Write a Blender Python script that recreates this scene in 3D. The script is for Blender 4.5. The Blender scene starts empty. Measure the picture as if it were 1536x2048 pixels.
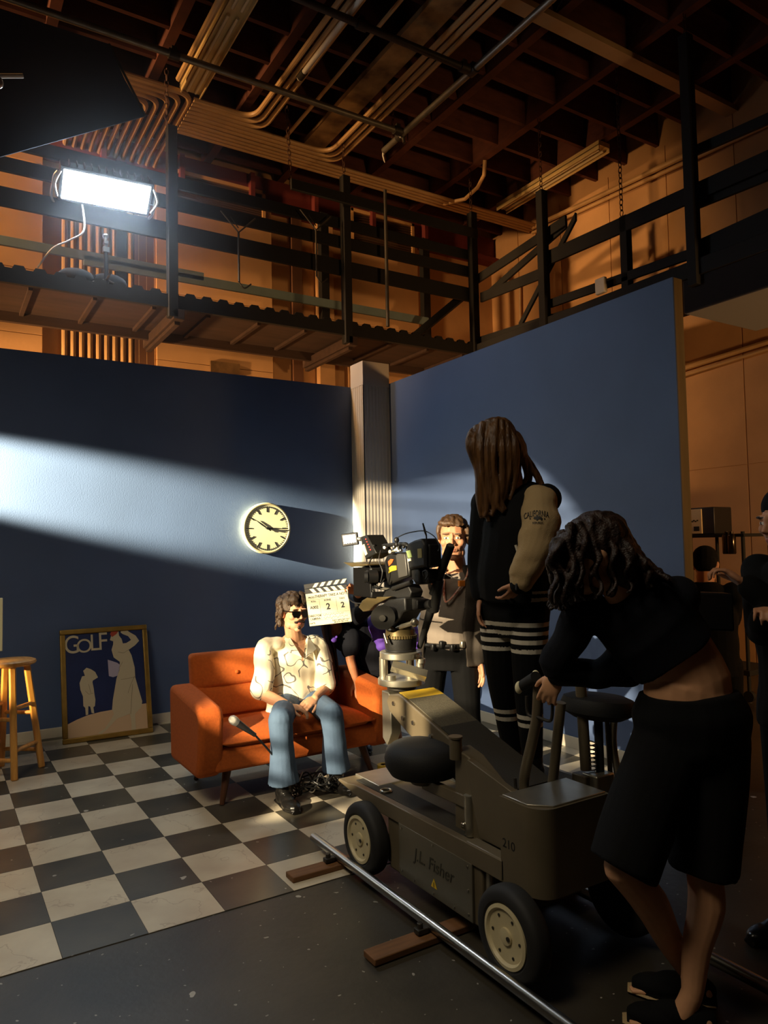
import bpy, bmesh, math, random
import numpy as np
from mathutils import Vector, Matrix, Euler, noise
random.seed(7)
sc = bpy.context.scene
COL = sc.collection
R_ = math.radians

# ------------------------------------------------------------------ camera
F_PX = 1448.736
CAM_LOC = Vector((-0.4274, -3.0604, 1.5408))
CAM_ROT = Euler((R_(92.7164), R_(1.1544), R_(-31.8325)), 'XYZ')
cam_data = bpy.data.cameras.new('camera')
cam_data.sensor_fit = 'HORIZONTAL'
cam_data.sensor_width = 36.0
cam_data.lens = F_PX * 36.0 / 1536.0
cam_data.clip_start = 0.05
cam = bpy.data.objects.new('camera', cam_data)
cam.location = CAM_LOC
cam.rotation_euler = CAM_ROT
COL.objects.link(cam)
sc.camera = cam
CM = CAM_ROT.to_matrix()

# ------------------------------------------------------------------ world, exposure, lamps of the stage
world = bpy.data.worlds.new('world')
sc.world = world
world.use_nodes = True
wb = world.node_tree.nodes['Background']
wb.inputs[0].default_value = (0.010, 0.009, 0.009, 1)
wb.inputs[1].default_value = 0.35
sc.view_settings.view_transform = 'Standard'
sc.view_settings.look = 'None'
sc.view_settings.exposure = 0.0
sc.view_settings.gamma = 1.0
sc.view_settings.use_curve_mapping = False
try:
    sc.cycles.max_bounces = 5
    sc.cycles.use_adaptive_sampling = True
    sc.cycles.use_denoising = True
    sc.cycles.sample_clamp_indirect = 4.0
except Exception:
    pass

def lamp(name, kind, loc, target, energy, color, size=0.1, angle=60, blend=0.3, size_y=None, spread=None):
    ld = bpy.data.lights.new(name, kind)
    ld.energy = energy
    ld.color = color
    if kind == 'SPOT':
        ld.spot_size = R_(angle); ld.spot_blend = blend; ld.shadow_soft_size = size
    elif kind == 'AREA':
        ld.size = size
        if size_y:
            ld.shape = 'RECTANGLE'; ld.size_y = size_y
        if spread: ld.spread = R_(spread)
    else:
        ld.shadow_soft_size = size
    o = bpy.data.objects.new(name, ld)
    o.location = loc
    d = Vector(target) - Vector(loc)
    o.rotation_euler = d.to_track_quat('-Z', 'Y').to_euler()
    COL.objects.link(o)
    return o

WARM = (1.0, 0.82, 0.54)
TUNG = (1.0, 0.55, 0.22)
# key from the left in front of the sofa, cut by the grip flags and slats built further down
KEY = Vector((-3.6, -0.9, 2.55))
lamp('key_spot', 'SPOT', KEY, (0.94, 0.75, 1.26), 5000, WARM, size=0.02, angle=36, blend=0.15)
# narrow spot raking along the left flat
lamp('wall_spot', 'SPOT', (-3.2, 3.22, 2.78), (-0.4, 3.61, 2.25), 36000, (1.0, 0.87, 0.54), size=0.03, angle=13.0, blend=0.7)
# low spot on the stool
lamp('stool_spot', 'SPOT', (-2.1, 2.12, 1.15), (0.03, 2.72, 0.62), 1100, (1.0, 0.72, 0.30), size=0.04, angle=9.6, blend=0.4)
# tungsten work lights behind the flats
lamp('work_light_left', 'SPOT', (-4.2, 4.3, 1.7), (6.0, 6.1, 3.5), 2600, TUNG, size=0.2, angle=48, blend=0.6)
lamp('work_light_high', 'SPOT', (-5.5, 4.05, 6.05), (4.5, 6.0, 4.7), 2600, TUNG, size=0.2, angle=46, blend=0.6)
lamp('work_light_mid', 'SPOT', (2.4, 3.95, 0.8), (3.0, 6.1, 3.0), 70, TUNG, size=0.3, angle=120, blend=0.6)
lamp('work_light_right', 'SPOT', (5.7, -4.4, 2.2), (7.3, 2.2, 2.2), 620, TUNG, size=0.25, angle=92, blend=0.8)
# soft house light overhead, to the left
lamp('house_light', 'AREA', (-1.9, -1.2, 5.2), (-0.6, 0.2, 0.0), 46, (1.0, 0.86, 0.64), size=1.6, spread=110)

# ------------------------------------------------------------------ helpers
def ray(px, py):
    return CM @ Vector(((px - 768) / F_PX, -(py - 1024) / F_PX, -1.0))
def PZ(px, py, z=0.0):
    d = ray(px, py); return CAM_LOC + d * ((z - CAM_LOC.z) / d.z)
def PY(px, py, y):
    d = ray(px, py); return CAM_LOC + d * ((y - CAM_LOC.y) / d.y)
def PX(px, py, x):
    d = ray(px, py); return CAM_LOC + d * ((x - CAM_LOC.x) / d.x)
def PD(px, py, t):
    return CAM_LOC + ray(px, py) * t
def lin(c):
    return tuple(((v / 255.0) / 12.92 if v / 255.0 <= 0.04045 else ((v / 255.0 + 0.055) / 1.055) ** 2.4) for v in c)

MATS = {}
def mat(name, color, rough=0.6, metal=0.0, var=0.0, vscale=6.0, bump=0.0, bscale=40.0, color2=None, emit=None, estr=1.0,
        stretch=None, spec=None, sheen=0.0, coat=0.0):
    if name in MATS: return MATS[name]
    m = bpy.data.materials.new(name); m.use_nodes = True
    nt = m.node_tree; b = nt.nodes['Principled BSDF']
    b.inputs['Base Color'].default_value = (*color, 1)
    b.inputs['Roughness'].default_value = rough
    b.inputs['Metallic'].default_value = metal
    if spec is not None: b.inputs['Specular IOR Level'].default_value = spec
    if sheen: b.inputs['Sheen Weight'].default_value = sheen
    if coat: b.inputs['Coat Weight'].default_value = coat
    if emit:
        b.inputs['Emission Color'].default_value = (*emit, 1)
        b.inputs['Emission Strength'].default_value = estr
    if var or bump:
        tc = nt.nodes.new('ShaderNodeTexCoord'); mp = nt.nodes.new('ShaderNodeMapping')
        nt.links.new(tc.outputs['Object'], mp.inputs['Vector'])
        if stretch: mp.inputs['Scale'].default_value = stretch
    if var:
        n = nt.nodes.new('ShaderNodeTexNoise'); n.inputs['Scale'].default_value = vscale; n.inputs['Detail'].default_value = 6
        nt.links.new(mp.outputs[0], n.inputs['Vector'])
        mx = nt.nodes.new('ShaderNodeMix'); mx.data_type = 'RGBA'
        c2 = color2 if color2 else tuple(c * (1 - var) for c in color)
        mx.inputs[6].default_value = (*color, 1); mx.inputs[7].default_value = (*c2, 1)
        rp = nt.nodes.new('ShaderNodeValToRGB')
        rp.color_ramp.elements[0].position = 0.35; rp.color_ramp.elements[1].position = 0.68
        nt.links.new(n.outputs['Fac'], rp.inputs[0]); nt.links.new(rp.outputs[0], mx.inputs[0])
        nt.links.new(mx.outputs[2], b.inputs['Base Color'])
    if bump:
        n2 = nt.nodes.new('ShaderNodeTexNoise'); n2.inputs['Scale'].default_value = bscale; n2.inputs['Detail'].default_value = 4
        nt.links.new(mp.outputs[0], n2.inputs['Vector'])
        bp = nt.nodes.new('ShaderNodeBump'); bp.inputs['Strength'].default_value = bump; bp.inputs['Distance'].default_value = 0.01
        nt.links.new(n2.outputs['Fac'], bp.inputs['Height']); nt.links.new(bp.outputs[0], b.inputs['Normal'])
    MATS[name] = m
    return m

def frame_from_z(z, up=(0, 0, 1)):
    z = Vector(z).normalized(); u = Vector(up)
    if abs(z.dot(u)) > 0.98: u = Vector((0, 1, 0)) if abs(z.y) < 0.9 else Vector((1, 0, 0))
    x = u.cross(z).normalized(); y = z.cross(x)
    return Matrix((x, y, z)).transposed()
def mtx(loc, rot3=None):
    m = (rot3 if rot3 is not None else Matrix.Identity(3)).to_4x4(); m.translation = Vector(loc); return m

class MB:
    """collects shapes into one mesh (world coordinates unless a matrix is given)"""
    def __init__(s, M=None): s.v = []; s.f = []; s.mi = []; s.M = M; s.cm = 0
    def add(s, vs, fs, M=None):
        o = len(s.v)
        for p in vs:
            p = Vector(p)
            if M is not None: p = M @ p
            if s.M is not None: p = s.M @ p
            s.v.append(p)
        for f in fs: s.f.append([i + o for i in f]); s.mi.append(s.cm)
        return s
    def box(s, c, d, M=None):
        x, y, z = d[0] / 2, d[1] / 2, d[2] / 2
        vs = [(c[0] + a * x, c[1] + b * y, c[2] + e * z) for a in (-1, 1) for b in (-1, 1) for e in (-1, 1)]
        return s.add(vs, [(0, 1, 3, 2), (4, 6, 7, 5), (0, 4, 5, 1), (2, 3, 7, 6), (0, 2, 6, 4), (1, 5, 7, 3)], M)
    def bb(s, a, b, M=None):
        return s.box([(a[i] + b[i]) / 2 for i in range(3)], [abs(b[i] - a[i]) for i in range(3)], M)
    def beam(s, p0, p1, w, h, up=(0, 0, 1)):
        p0 = Vector(p0); p1 = Vector(p1); d = p1 - p0
        m = mtx((p0 + p1) / 2, frame_from_z(d, up))
        return s.box((0, 0, 0), (w, h, d.length), m)
    def tube(s, pts, r, n=10, caps=True, up=None, ell=None, closed=False):
        """swept tube; r scalar or list; ell=(list of (a,b)) elliptical radii with side vector up"""
        P = [Vector(p) for p in pts]; N = len(P)
        vs = []; fs = []
        prev = None
        for i in range(N):
            if closed: t = P[(i + 1) % N] - P[i - 1]
            elif i == 0: t = P[1] - P[0]
            elif i == N - 1: t = P[-1] - P[-2]
            else: t = (P[i + 1] - P[i]).normalized() + (P[i] - P[i - 1]).normalized()
            if t.length < 1e-9: t = Vector((0, 0, 1))
            t.normalize()
            if up is not None:
                u = Vector(up[i]) if isinstance(up, list) else Vector(up)
                x = (u - t * u.dot(t)).normalized()
            else:
                if prev is None:
                    a = Vector((0, 0, 1)) if abs(t.z) < 0.9 else Vector((1, 0, 0))
                    x = (a - t * a.dot(t)).normalized()
                else:
                    x = prev - t * prev.dot(t)
                    x = x.normalized() if x.length > 1e-6 else Vector((1, 0, 0))
            prev = x
            y = t.cross(x)
            if ell: ra, rb = ell[i]
            else: ra = rb = (r[i] if isinstance(r, (list, tuple)) else r)
            for k in range(n):
                an = 2 * math.pi * k / n
                vs.append(P[i] + x * (ra * math.cos(an)) + y * (rb * math.sin(an)))
        for i in range(N if closed else N - 1):
            j = (i + 1) % N
            for k in range(n):
                k2 = (k + 1) % n
                fs.append((i * n + k, i * n + k2, j * n + k2, j * n + k))
        if caps and not closed:
            fs.append(tuple(range(n - 1, -1, -1))); fs.append(tuple((N - 1) * n + k for k in range(n)))
        return s.add(vs, fs)
    def cyl(s, p0, p1, r0, r1=None, n=20):
        return s.tube([p0, p1], [r0, r0 if r1 is None else r1], n)
    def lathe(s, prof, M=None, n=28, caps=True):
        vs = []; fs = []
        for r, z in prof:
            for k in range(n):
                a = 2 * math.pi * k / n; vs.append((r * math.cos(a), r * math.sin(a), z))
        for i in range(len(prof) - 1):
            for k in range(n):
                k2 = (k + 1) % n; fs.append((i * n + k, i * n + k2, (i + 1) * n + k2, (i + 1) * n + k))
        if caps:
            fs.append(tuple(range(n - 1, -1, -1))); fs.append(tuple((len(prof) - 1) * n + k for k in range(n)))
        return s.add(vs, fs, M)
    def prism(s, poly, z0, z1, M=None):
        n = len(poly)
        vs = [(p[0], p[1], z0) for p in poly] + [(p[0], p[1], z1) for p in poly]
        fs = [tuple(range(n - 1, -1, -1)), tuple(range(n, 2 * n))]
        for i in range(n): j = (i + 1) % n; fs.append((i, j, n + j, n + i))
        return s.add(vs, fs, M)
    def ell(s, c, r, M=None, n=14, m=10):
        if not isinstance(r, (list, tuple)): r = (r, r, r)
        vs = [(0, 0, r[2])]; fs = []
        for i in range(1, m):
            th = math.pi * i / m
            for k in range(n):
                a = 2 * math.pi * k / n
                vs.append((r[0] * math.sin(th) * math.cos(a), r[1] * math.sin(th) * math.sin(a), r[2] * math.cos(th)))
        vs.append((0, 0, -r[2]))
        for k in range(n): fs.append((0, 1 + k, 1 + (k + 1) % n))
        for i in range(m - 2):
            for k in range(n):
                a = 1 + i * n + k; b = 1 + i * n + (k + 1) % n
                fs.append((a, a + n, b + n, b))
        L = len(vs) - 1
        for k in range(n): fs.append((L, 1 + (m - 2) * n + (k + 1) % n, 1 + (m - 2) * n + k))
        mm = mtx(c) if M is None else mtx(c, M)
        return s.add(vs, fs, mm)
    def torus(s, c, R, r, axis=(0, 0, 1), n=24, m=8):
        fr = frame_from_z(axis)
        pts = [Vector(c) + fr @ Vector((R * math.cos(2 * math.pi * k / n), R * math.sin(2 * math.pi * k / n), 0)) for k in range(n)]
        return s.tube(pts, r, m, closed=True)
    def build(s, name, mats, parent=None, bev=0.0, smooth=True, angle=38, seg=2, kind=None):
        if not isinstance(mats, (list, tuple)): mats = [mats]
        me = bpy.data.meshes.new(name)
        vs = s.v
        if parent is not None:
            inv = WM[parent.name].inverted(); vs = [inv @ p for p in vs]
        me.from_pydata([tuple(p) for p in vs], [], s.f)
        for m in mats: me.materials.append(m)
        if len(mats) > 1: me.polygons.foreach_set('material_index', s.mi)
        bm = bmesh.new(); bm.from_mesh(me); bmesh.ops.recalc_face_normals(bm, faces=bm.faces); bm.to_mesh(me); bm.free()
        if smooth:
            me.polygons.foreach_set('use_smooth', [True] * len(me.polygons))
            me.set_sharp_from_angle(angle=R_(angle))
        me.update()
        o = bpy.data.objects.new(name, me); COL.objects.link(o)
        if parent is not None:
            o.parent = parent; WM[o.name] = WM[parent.name]
        else:
            WM[o.name] = Matrix.Identity(4)
        if bev:
            b = o.modifiers.new('bevel', 'BEVEL'); b.width = bev; b.segments = seg; b.limit_method = 'ANGLE'; b.angle_limit = R_(40)
            b.harden_normals = False
        if kind: o['kind'] = kind
        return o
WM = {}
def thing(name, label, cat, M=(0, 0, 0), group=None):
    o = bpy.data.objects.new(name, None); COL.objects.link(o)
    o.empty_display_size = 0.1
    if not isinstance(M, Matrix): M = Matrix.Translation(Vector(M))
    o.matrix_world = M; WM[o.name] = M
    o['label'] = label; o['category'] = cat
    if group: o['group'] = group
    return o
def tag(o, label, cat, group=None):
    o['label'] = label; o['category'] = cat
    if group: o['group'] = group
    return o
def origin_to(o, p):
    """move the origin of a top-level mesh to p without moving the mesh"""
    p = Vector(p)
    o.data.transform(Matrix.Translation(-p)); o.location = p; WM[o.name] = Matrix.Translation(p)
    return o
def dup(root, M, label=None, group=None):
    r = root.copy(); COL.objects.link(r); r.matrix_world = M; WM[r.name] = M
    if label: r['label'] = label
    if group: r['group'] = group
    for ch in list(root.children):
        c = ch.copy(); COL.objects.link(c); c.parent = r
        for g in list(ch.children):
            d = g.copy(); COL.objects.link(d); d.parent = c
    return r
def text_mesh(name, body, size, M, m, parent=None, depth=0.0006, align='CENTER', sx=1.0, shear=0.0, bold=0.0):
    cu = bpy.data.curves.new('t', 'FONT'); cu.body = body; cu.size = size; cu.extrude = depth; cu.align_x = align; cu.align_y = 'CENTER'
    cu.shear = shear; cu.offset = bold
    t = bpy.data.objects.new('t', cu); COL.objects.link(t)
    dg = bpy.context.evaluated_depsgraph_get()
    me = bpy.data.meshes.new_from_object(t.evaluated_get(dg))
    bpy.data.objects.remove(t)
    W = M @ Matrix.Diagonal((sx, 1, 1, 1))
    if parent is not None: W = WM[parent.name].inverted() @ W
    me.transform(W)
    me.materials.clear(); me.materials.append(m)
    o = bpy.data.objects.new(name, me); COL.objects.link(o)
    if parent is not None: o.parent = parent; WM[o.name] = WM[parent.name]
    else: WM[o.name] = Matrix.Identity(4)
    return o
def smooth_path(pts, n=8):
    """Catmull-Rom"""
    P = [Vector(p) for p in pts]; out = []
    for i in range(len(P) - 1):
        a = P[max(i - 1, 0)]; b = P[i]; c = P[i + 1]; d = P[min(i + 2, len(P) - 1)]
        for k in range(n):
            t = k / n
            out.append(0.5 * ((2 * b) + (c - a) * t + (2 * a - 5 * b + 4 * c - d) * t * t + (3 * b - a - 3 * c + d) * t ** 3))
    out.append(P[-1]); return out
# ================================================================== SETTING
T = 0.32          # floor tile
YW = 3.61         # left (rear) blue flat, front face
XR = 3.657        # right blue flat, front face
YB = 6.1          # stage rear wall
XS = 7.5          # stage side wall
ZC = 6.62          # underside of ceiling joists
M_floor = mat('stage_floor_paint', lin((70, 64, 53)), 0.42, var=0.6, vscale=1.6, bump=0.12, bscale=30, color2=lin((42, 38, 32)))
def specks(m, scale=26, thr=0.035, col=(0.42, 0.40, 0.36), vs=3.2, off=(0, 0, 0)):
    """scattered paint drips and scuffs with a shape of their own"""
    nt = m.node_tree; b = nt.nodes['Principled BSDF']
    src = b.inputs['Base Color'].links[0].from_socket
    tc = nt.nodes.new('ShaderNodeTexCoord')
    v = nt.nodes.new('ShaderNodeTexVoronoi'); v.voronoi_dimensions = '2D'; v.inputs['Scale'].default_value = vs
    nz = nt.nodes.new('ShaderNodeTexNoise'); nz.inputs['Scale'].default_value = 14
    ad = nt.nodes.new('ShaderNodeMixRGB'); ad.inputs[0].default_value = 0.06
    nt.links.new(tc.outputs['Object'], nz.inputs['Vector'])
    mo_ = nt.nodes.new('ShaderNodeMapping'); mo_.inputs['Location'].default_value = off; nt.links.new(tc.outputs['Object'], mo_.inputs[0]); nt.links.new(mo_.outputs[0], ad.inputs[1]); nt.links.new(nz.outputs['Color'], ad.inputs[2])
    nt.links.new(ad.outputs[0], v.inputs['Vector'])
    lt = nt.nodes.new('ShaderNodeMath'); lt.operation = 'LESS_THAN'; lt.inputs[1].default_value = thr
    nt.links.new(v.outputs['Distance'], lt.inputs[0])
    mx = nt.nodes.new('ShaderNodeMix'); mx.data_type = 'RGBA'; mx.inputs[7].default_value = (*col, 1)
    nt.links.new(lt.outputs[0], mx.inputs[0]); nt.links.new(src, mx.inputs[6])
    nt.links.new(mx.outputs[2], b.inputs['Base Color'])
specks(M_floor, thr=0.020, vs=1.7)
specks(M_floor, thr=0.020, vs=4.1, off=(3.3, 1.2, 0), col=(0.34, 0.32, 0.28))
specks(M_floor, thr=0.022, vs=7, off=(7.3, 4.2, 0), col=(0.3, 0.28, 0.25))
o = MB().bb((-9, -7, -0.2), (XS + 0.3, YB + 0.3, 0.0)).build('floor', M_floor, smooth=False, kind='structure')

M_tw = mat('tile_white', lin((208, 198, 176)), 0.30, var=0.3, vscale=3.2, bump=0.03, bscale=60, color2=lin((184, 170, 148)))
M_tb = mat('tile_black', lin((84, 79, 67)), 0.30, var=0.4, vscale=3.0, bump=0.03, bscale=60, color2=lin((58, 55, 48)))
# faint veins in the white tiles
def veins(m, col, scale=2.2, w=0.012):
    nt = m.node_tree; b = nt.nodes['Principled BSDF']; src = b.inputs['Base Color'].links[0].from_socket
    tc = nt.nodes.new('ShaderNodeTexCoord'); n = nt.nodes.new('ShaderNodeTexNoise'); n.inputs['Scale'].default_value = scale; n.inputs['Detail'].default_value = 5
    nt.links.new(tc.outputs['Object'], n.inputs['Vector'])
    s1 = nt.nodes.new('ShaderNodeMath'); s1.operation = 'SUBTRACT'; s1.inputs[1].default_value = 0.5
    a1 = nt.nodes.new('ShaderNodeMath'); a1.operation = 'ABSOLUTE'
    l1 = nt.nodes.new('ShaderNodeMath'); l1.operation = 'LESS_THAN'; l1.inputs[1].default_value = w * 0.28
    nt.links.new(n.outputs['Fac'], s1.inputs[0]); nt.links.new(s1.outputs[0], a1.inputs[0]); nt.links.new(a1.outputs[0], l1.inputs[0])
    k = nt.nodes.new('ShaderNodeMath'); k.operation = 'MULTIPLY'; k.inputs[1].default_value = 0.35; nt.links.new(l1.outputs[0], k.inputs[0])
    mx = nt.nodes.new('ShaderNodeMix'); mx.data_type = 'RGBA'; mx.inputs[7].default_value = (*col, 1)
    nt.links.new(k.outputs[0], mx.inputs[0]); nt.links.new(src, mx.inputs[6]); nt.links.new(mx.outputs[2], b.inputs['Base Color'])
veins(M_tw, lin((140, 120, 100)))
specks(M_tb, thr=0.016, vs=1.5)
specks(M_tb, thr=0.018, vs=4, off=(2, 5, 0))
M_grout = mat('tile_joint', lin((70, 66, 58)), 0.8)
ck = MB()
ck.cm = 0; ck.bb((-4 * T, 0, 0.0), (XR, YW, 0.0022))
rt = random.Random(3)
for iu in range(-4, 12):
    for iv in range(0, 12):
        x0, x1 = iu * T + 0.0012, min((iu + 1) * T - 0.0012, XR - 0.001)
        y0, y1 = iv * T + 0.0012, min((iv + 1) * T - 0.0012, YW - 0.001)
        if x1 <= x0 or y1 <= y0: continue
        ck.cm = 2 if (iu + iv) % 2 == 0 else 1
        ck.bb((x0, y0, 0.0015), (x1, y1, 0.0040))
ck.build('floor_checkered', [M_grout, M_tw, M_tb], smooth=False, kind='structure')

M_blue = mat('blue_flat_paint', lin((84, 104, 144)), 0.62, var=0.16, vscale=1.2, bump=0.06, bscale=90)
M_ply = mat('raw_plywood_edge', lin((150, 128, 84)), 0.7, var=0.3, vscale=12, stretch=(1, 1, 0.1))
M_trimw = mat('white_trim_paint', lin((225, 216, 196)), 0.5, var=0.1, vscale=5)
HF = 3.24
MB().bb((-2.2, YW, 0), (XR + 0.09, YW + 0.09, HF)).build('wall_left', M_blue, smooth=False, kind='structure')
fr = MB(); fr.cm = 0; fr.bb((XR, -0.12, 0), (XR + 0.012, YW, HF + 0.02))
fr.cm = 1; fr.bb((XR + 0.012, -0.12, 0), (XR + 0.095, YW, HF + 0.02))
fr.build('wall_right', [M_blue, M_ply], smooth=False, kind='structure')
MB().bb((-2.2, YW - 0.014, 0.003), (3.30, YW, 0.085)).build('baseboard_left', M_trimw, bev=0.003, kind='structure')
MB().bb((XR - 0.014, -0.12, 0.003), (XR, 3.35, 0.09)).build('baseboard_right', M_trimw, bev=0.003, kind='structure')

# fluted white column in the corner of the set
M_colm = mat('column_white_paint', lin((214, 204, 190)), 0.55, var=0.06, vscale=4)
cx0, cx1, cy0, cy1, ch = 3.335, XR, 3.35, YW, 3.47
cl = MB()
cl.bb((cx0 + 0.008, cy0 + 0.008, 0.0), (cx1, cy1, ch - 0.02))
cl.bb((cx0, cy0, 3.22), (cx1, cy1, ch))                                # plain head block
cl.bb((cx0 - 0.012, cy0 - 0.012, 0.0), (cx1, cy1, 0.16))                # foot block
nf = 8
def flute_poly(w, n):
    """front outline of a fluted face, along x in 0..w, depth +y"""
    pts = [(0, 0.008), (0, 0)]
    for i in range(n):
        a = w * (i + 0.18) / n; b = w * (i + 0.82) / n; m_ = (a + b) / 2; h = (b - a) / 2
        for q in range(7):
            t = math.pi * q / 6; pts.append((m_ - h * math.cos(t), 0.007 * math.sin(t)))
    pts += [(w, 0), (w, 0.008)]
    return pts
MF = Matrix.Translation((cx0, cy0, 0))
cl.prism(flute_poly(cx1 - cx0, 8), 0.16, 3.22, MF)
MF2 = Matrix.Translation((cx0, cy1, 0)) @ Matrix.Rotation(R_(-90), 4, 'Z')
cl.prism([(x, y) for x, y in flute_poly(cy1 - cy0, 6)], 0.16, 3.22, MF2)
cl.build('trim_1', M_colm, smooth=False, kind='structure')

# ---- the stage itself
M_stage = mat('stage_wall_panel', lin((196, 152, 104)), 0.8, var=0.14, vscale=2.5, bump=0.1, bscale=25)
M_stagedk = mat('stage_wall_dark', lin((96, 62, 40)), 0.85, var=0.2, vscale=3)
M_maroon = mat('maroon_paint', lin((118, 46, 42)), 0.7, var=0.15, vscale=4)
MB().bb((-6, YB, 0), (XS + 0.3, YB + 0.2, 8.2)).build('wall_rear', M_stage, smooth=False, kind='structure')
MB().bb((XS, -7, 0), (XS + 0.2, YB, 8.2)).build('wall_side', M_stage, smooth=False, kind='structure')
MB().bb((-9, -7.2, 0), (XS + 0.2, -7, 8.2)).build('wall_front', M_stagedk, smooth=False, kind='structure')
MB().bb((-9.2, -7, 0), (-9, YB + 0.2, 8.2)).build('wall_far_left', M_stagedk, smooth=False, kind='structure')
# raised acoustic panels on the rear wall, with gaps between them
seam = 0.006
def panel_field(name, x0, x1, y_front, seams_z, zt=6.2):
    b = MB(); zs = [0.0] + seams_z + [zt]
    for a, c in zip(zs[:-1], zs[1:]):
        b.bb((x0, y_front, a + seam / 2), (x1, YB, c - seam / 2))
    return b.build(name, M_stage, smooth=False, kind='structure', bev=0.004)
panel_field('trim_2', -2.5, 0.62, 6.0, [1.2, 2.4, 3.6, 4.05, 4.8, 6.0])
panel_field('trim_3', 1.92, 3.48, 6.0, [1.2, 2.4, 3.6, 3.93, 4.8, 6.0])
panel_field('trim_4', 4.18, 4.42, 5.97, [2.4, 4.8])
panel_field('trim_5', 4.65, 5.92, 6.0, [1.2, 2.4, 3.6, 4.8, 6.0])
# dark pilaster boards
b = MB()
for x0, x1 in ((3.80, 3.95), (1.66, 1.90)):
    b.bb((x0, 6.03, 0), (x1, YB, 6.6))
b.build('trim_6', M_stagedk, smooth=False, kind='structure')
# plank-like panels of the side wall: thin battens cover the joints
b = MB()
for k in range(8):
    yy = -1.0 + k * 0.92
    b.bb((XS - 0.012, yy, 0.0), (XS, yy + 0.905, 2.4 - 0.008)); b.bb((XS - 0.012, yy, 2.4), (XS, yy + 0.905, 4.8)); b.bb((XS - 0.012, yy, 4.81), (XS, yy + 0.905, 6.6))
b.build('trim_7', M_stage, smooth=False, kind='structure')
# ceiling: roof deck, deep joists one way and purlins the other
M_wood = mat('ceiling_timber', lin((98, 54, 40)), 0.85, var=0.35, vscale=5, stretch=(1, 1, 3))
M_roof = mat('roof_deck', lin((70, 44, 34)), 0.9, var=0.3, vscale=2)
MB().bb((-9, -7, 7.12), (XS + 0.2, YB + 0.2, 7.3)).build('ceiling', M_roof, smooth=False, kind='structure')
b = MB()
x = 4.667 - 1.042 * 12
while x < XS:
    b.bb((x - 0.05, -5, ZC), (x + 0.05, YB, 7.12)); x += 1.042
b.build('trim_8', M_wood, smooth=False, kind='structure')
b = MB()
y = 2.288 - 0.507 * 13
while y < YB - 0.1:
    b.bb((-9, y - 0.025, ZC + 0.02), (XS, y + 0.025, 7.12)); y += 0.507
b.build('trim_9', M_wood, smooth=False, kind='structure')
# maroon wall plate under the ceiling along the rear wall
b = MB(); b.bb((-5, 5.90, 6.18), (XS, YB, 6.26)); b.bb((-5, 6.00, 6.26), (XS, YB, 6.62))
for k in range(9):
    xx = 0.3 + k * 0.95
    b.bb((xx, 5.90, 6.26), (xx + 0.06, 6.0, 6.60))
b.build('trim_10', M_maroon, smooth=False, kind='structure')
# ================================================================== STAGE RIGGING
M_black = mat('black_painted_wood', lin((17, 16, 15)), 0.8, var=0.3, vscale=8)
M_brown = mat('brown_deck_timber', lin((66, 46, 36)), 0.85, var=0.35, vscale=5, stretch=(0.3, 2, 2))
M_teal = mat('grey_green_board_paint', lin((124, 144, 146)), 0.7, var=0.15, vscale=5)
M_galv = mat('galvanised_pipe', lin((140, 136, 124)), 0.42, metal=0.7, var=0.25, vscale=10)
M_dpipe = mat('dark_steel_pipe', lin((72, 68, 62)), 0.5, metal=0.6, var=0.25, vscale=10)
M_cond = mat('painted_conduit', lin((196, 158, 108)), 0.5, var=0.15, vscale=4)
M_rust = mat('rusty_chain_iron', lin((74, 48, 36)), 0.6, metal=0.5)
M_steel = mat('bare_steel', lin((190, 186, 176)), 0.28, metal=1.0)
M_alu = mat('aluminium_satin', lin((200, 194, 176)), 0.34, metal=0.9, var=0.1, vscale=20)
M_rub = mat('black_rubber', lin((22, 21, 20)), 0.75)
M_plas = mat('black_plastic', lin((24, 24, 25)), 0.42)
M_cable = mat('black_cable_jacket', lin((20, 20, 20)), 0.5)
M_cablew = mat('pale_cable_jacket', lin((205, 200, 188)), 0.5)
M_cloth_blk = mat('black_duvetyne', lin((16, 17, 22)), 0.95, sheen=0.3)

yf, yr = 4.4, 5.42
zd = 4.20
def zf(px, py): return PY(px, py, yf).z
cw = thing('catwalk', 'long black timber catwalk hung above the rear blue flat, with brown underside', 'catwalk', (1.67, 4.9, 4.0))
b = MB()   # deck: corrugated front edge
poly = [(-2.2, 4.06), (-2.2, 4.20)]
x = -2.2
while x < 5.7:
    poly += [(x + 0.03, 4.20), (x + 0.05, 4.235), (x + 0.13, 4.235), (x + 0.15, 4.20)]; x += 0.18
poly += [(5.75, 4.20), (5.75, 4.06)]
b.prism(poly, -yf - 0.02, -yf + 0.03, Matrix.Rotation(R_(90), 4, 'X'))
b.bb((-2.2, yf + 0.05, 4.12), (5.75, yr, 4.19))
b.build('deck', M_black, cw, smooth=False)
b = MB(); b.bb((-2.2, yf + 0.06, 4.085), (5.7, yr, 4.118))
for k in range(14): b.bb((-2.0 + k * 0.58, yf + 0.08, 4.05), (-1.96 + k * 0.58, yr, 4.085))
b.bb((-2.2, yr - 0.06, 3.98), (5.7, yr, 4.085))
b.build('soffit', M_brown, cw, smooth=False)
for X in (-0.42, 1.67, 3.75, 5.70):
    MB().bb((X - 0.055, yf - 0.06, 3.96), (X + 0.045, yf + 0.04, 6.0)).build('post', M_black, cw, bev=0.006)
for X in (1.3, 3.9, 5.55):
    MB().bb((X, yr - 0.08, 4.1), (X + 0.12, yr + 0.02, 6.0)).build('post', M_black, cw, bev=0.006)
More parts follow.
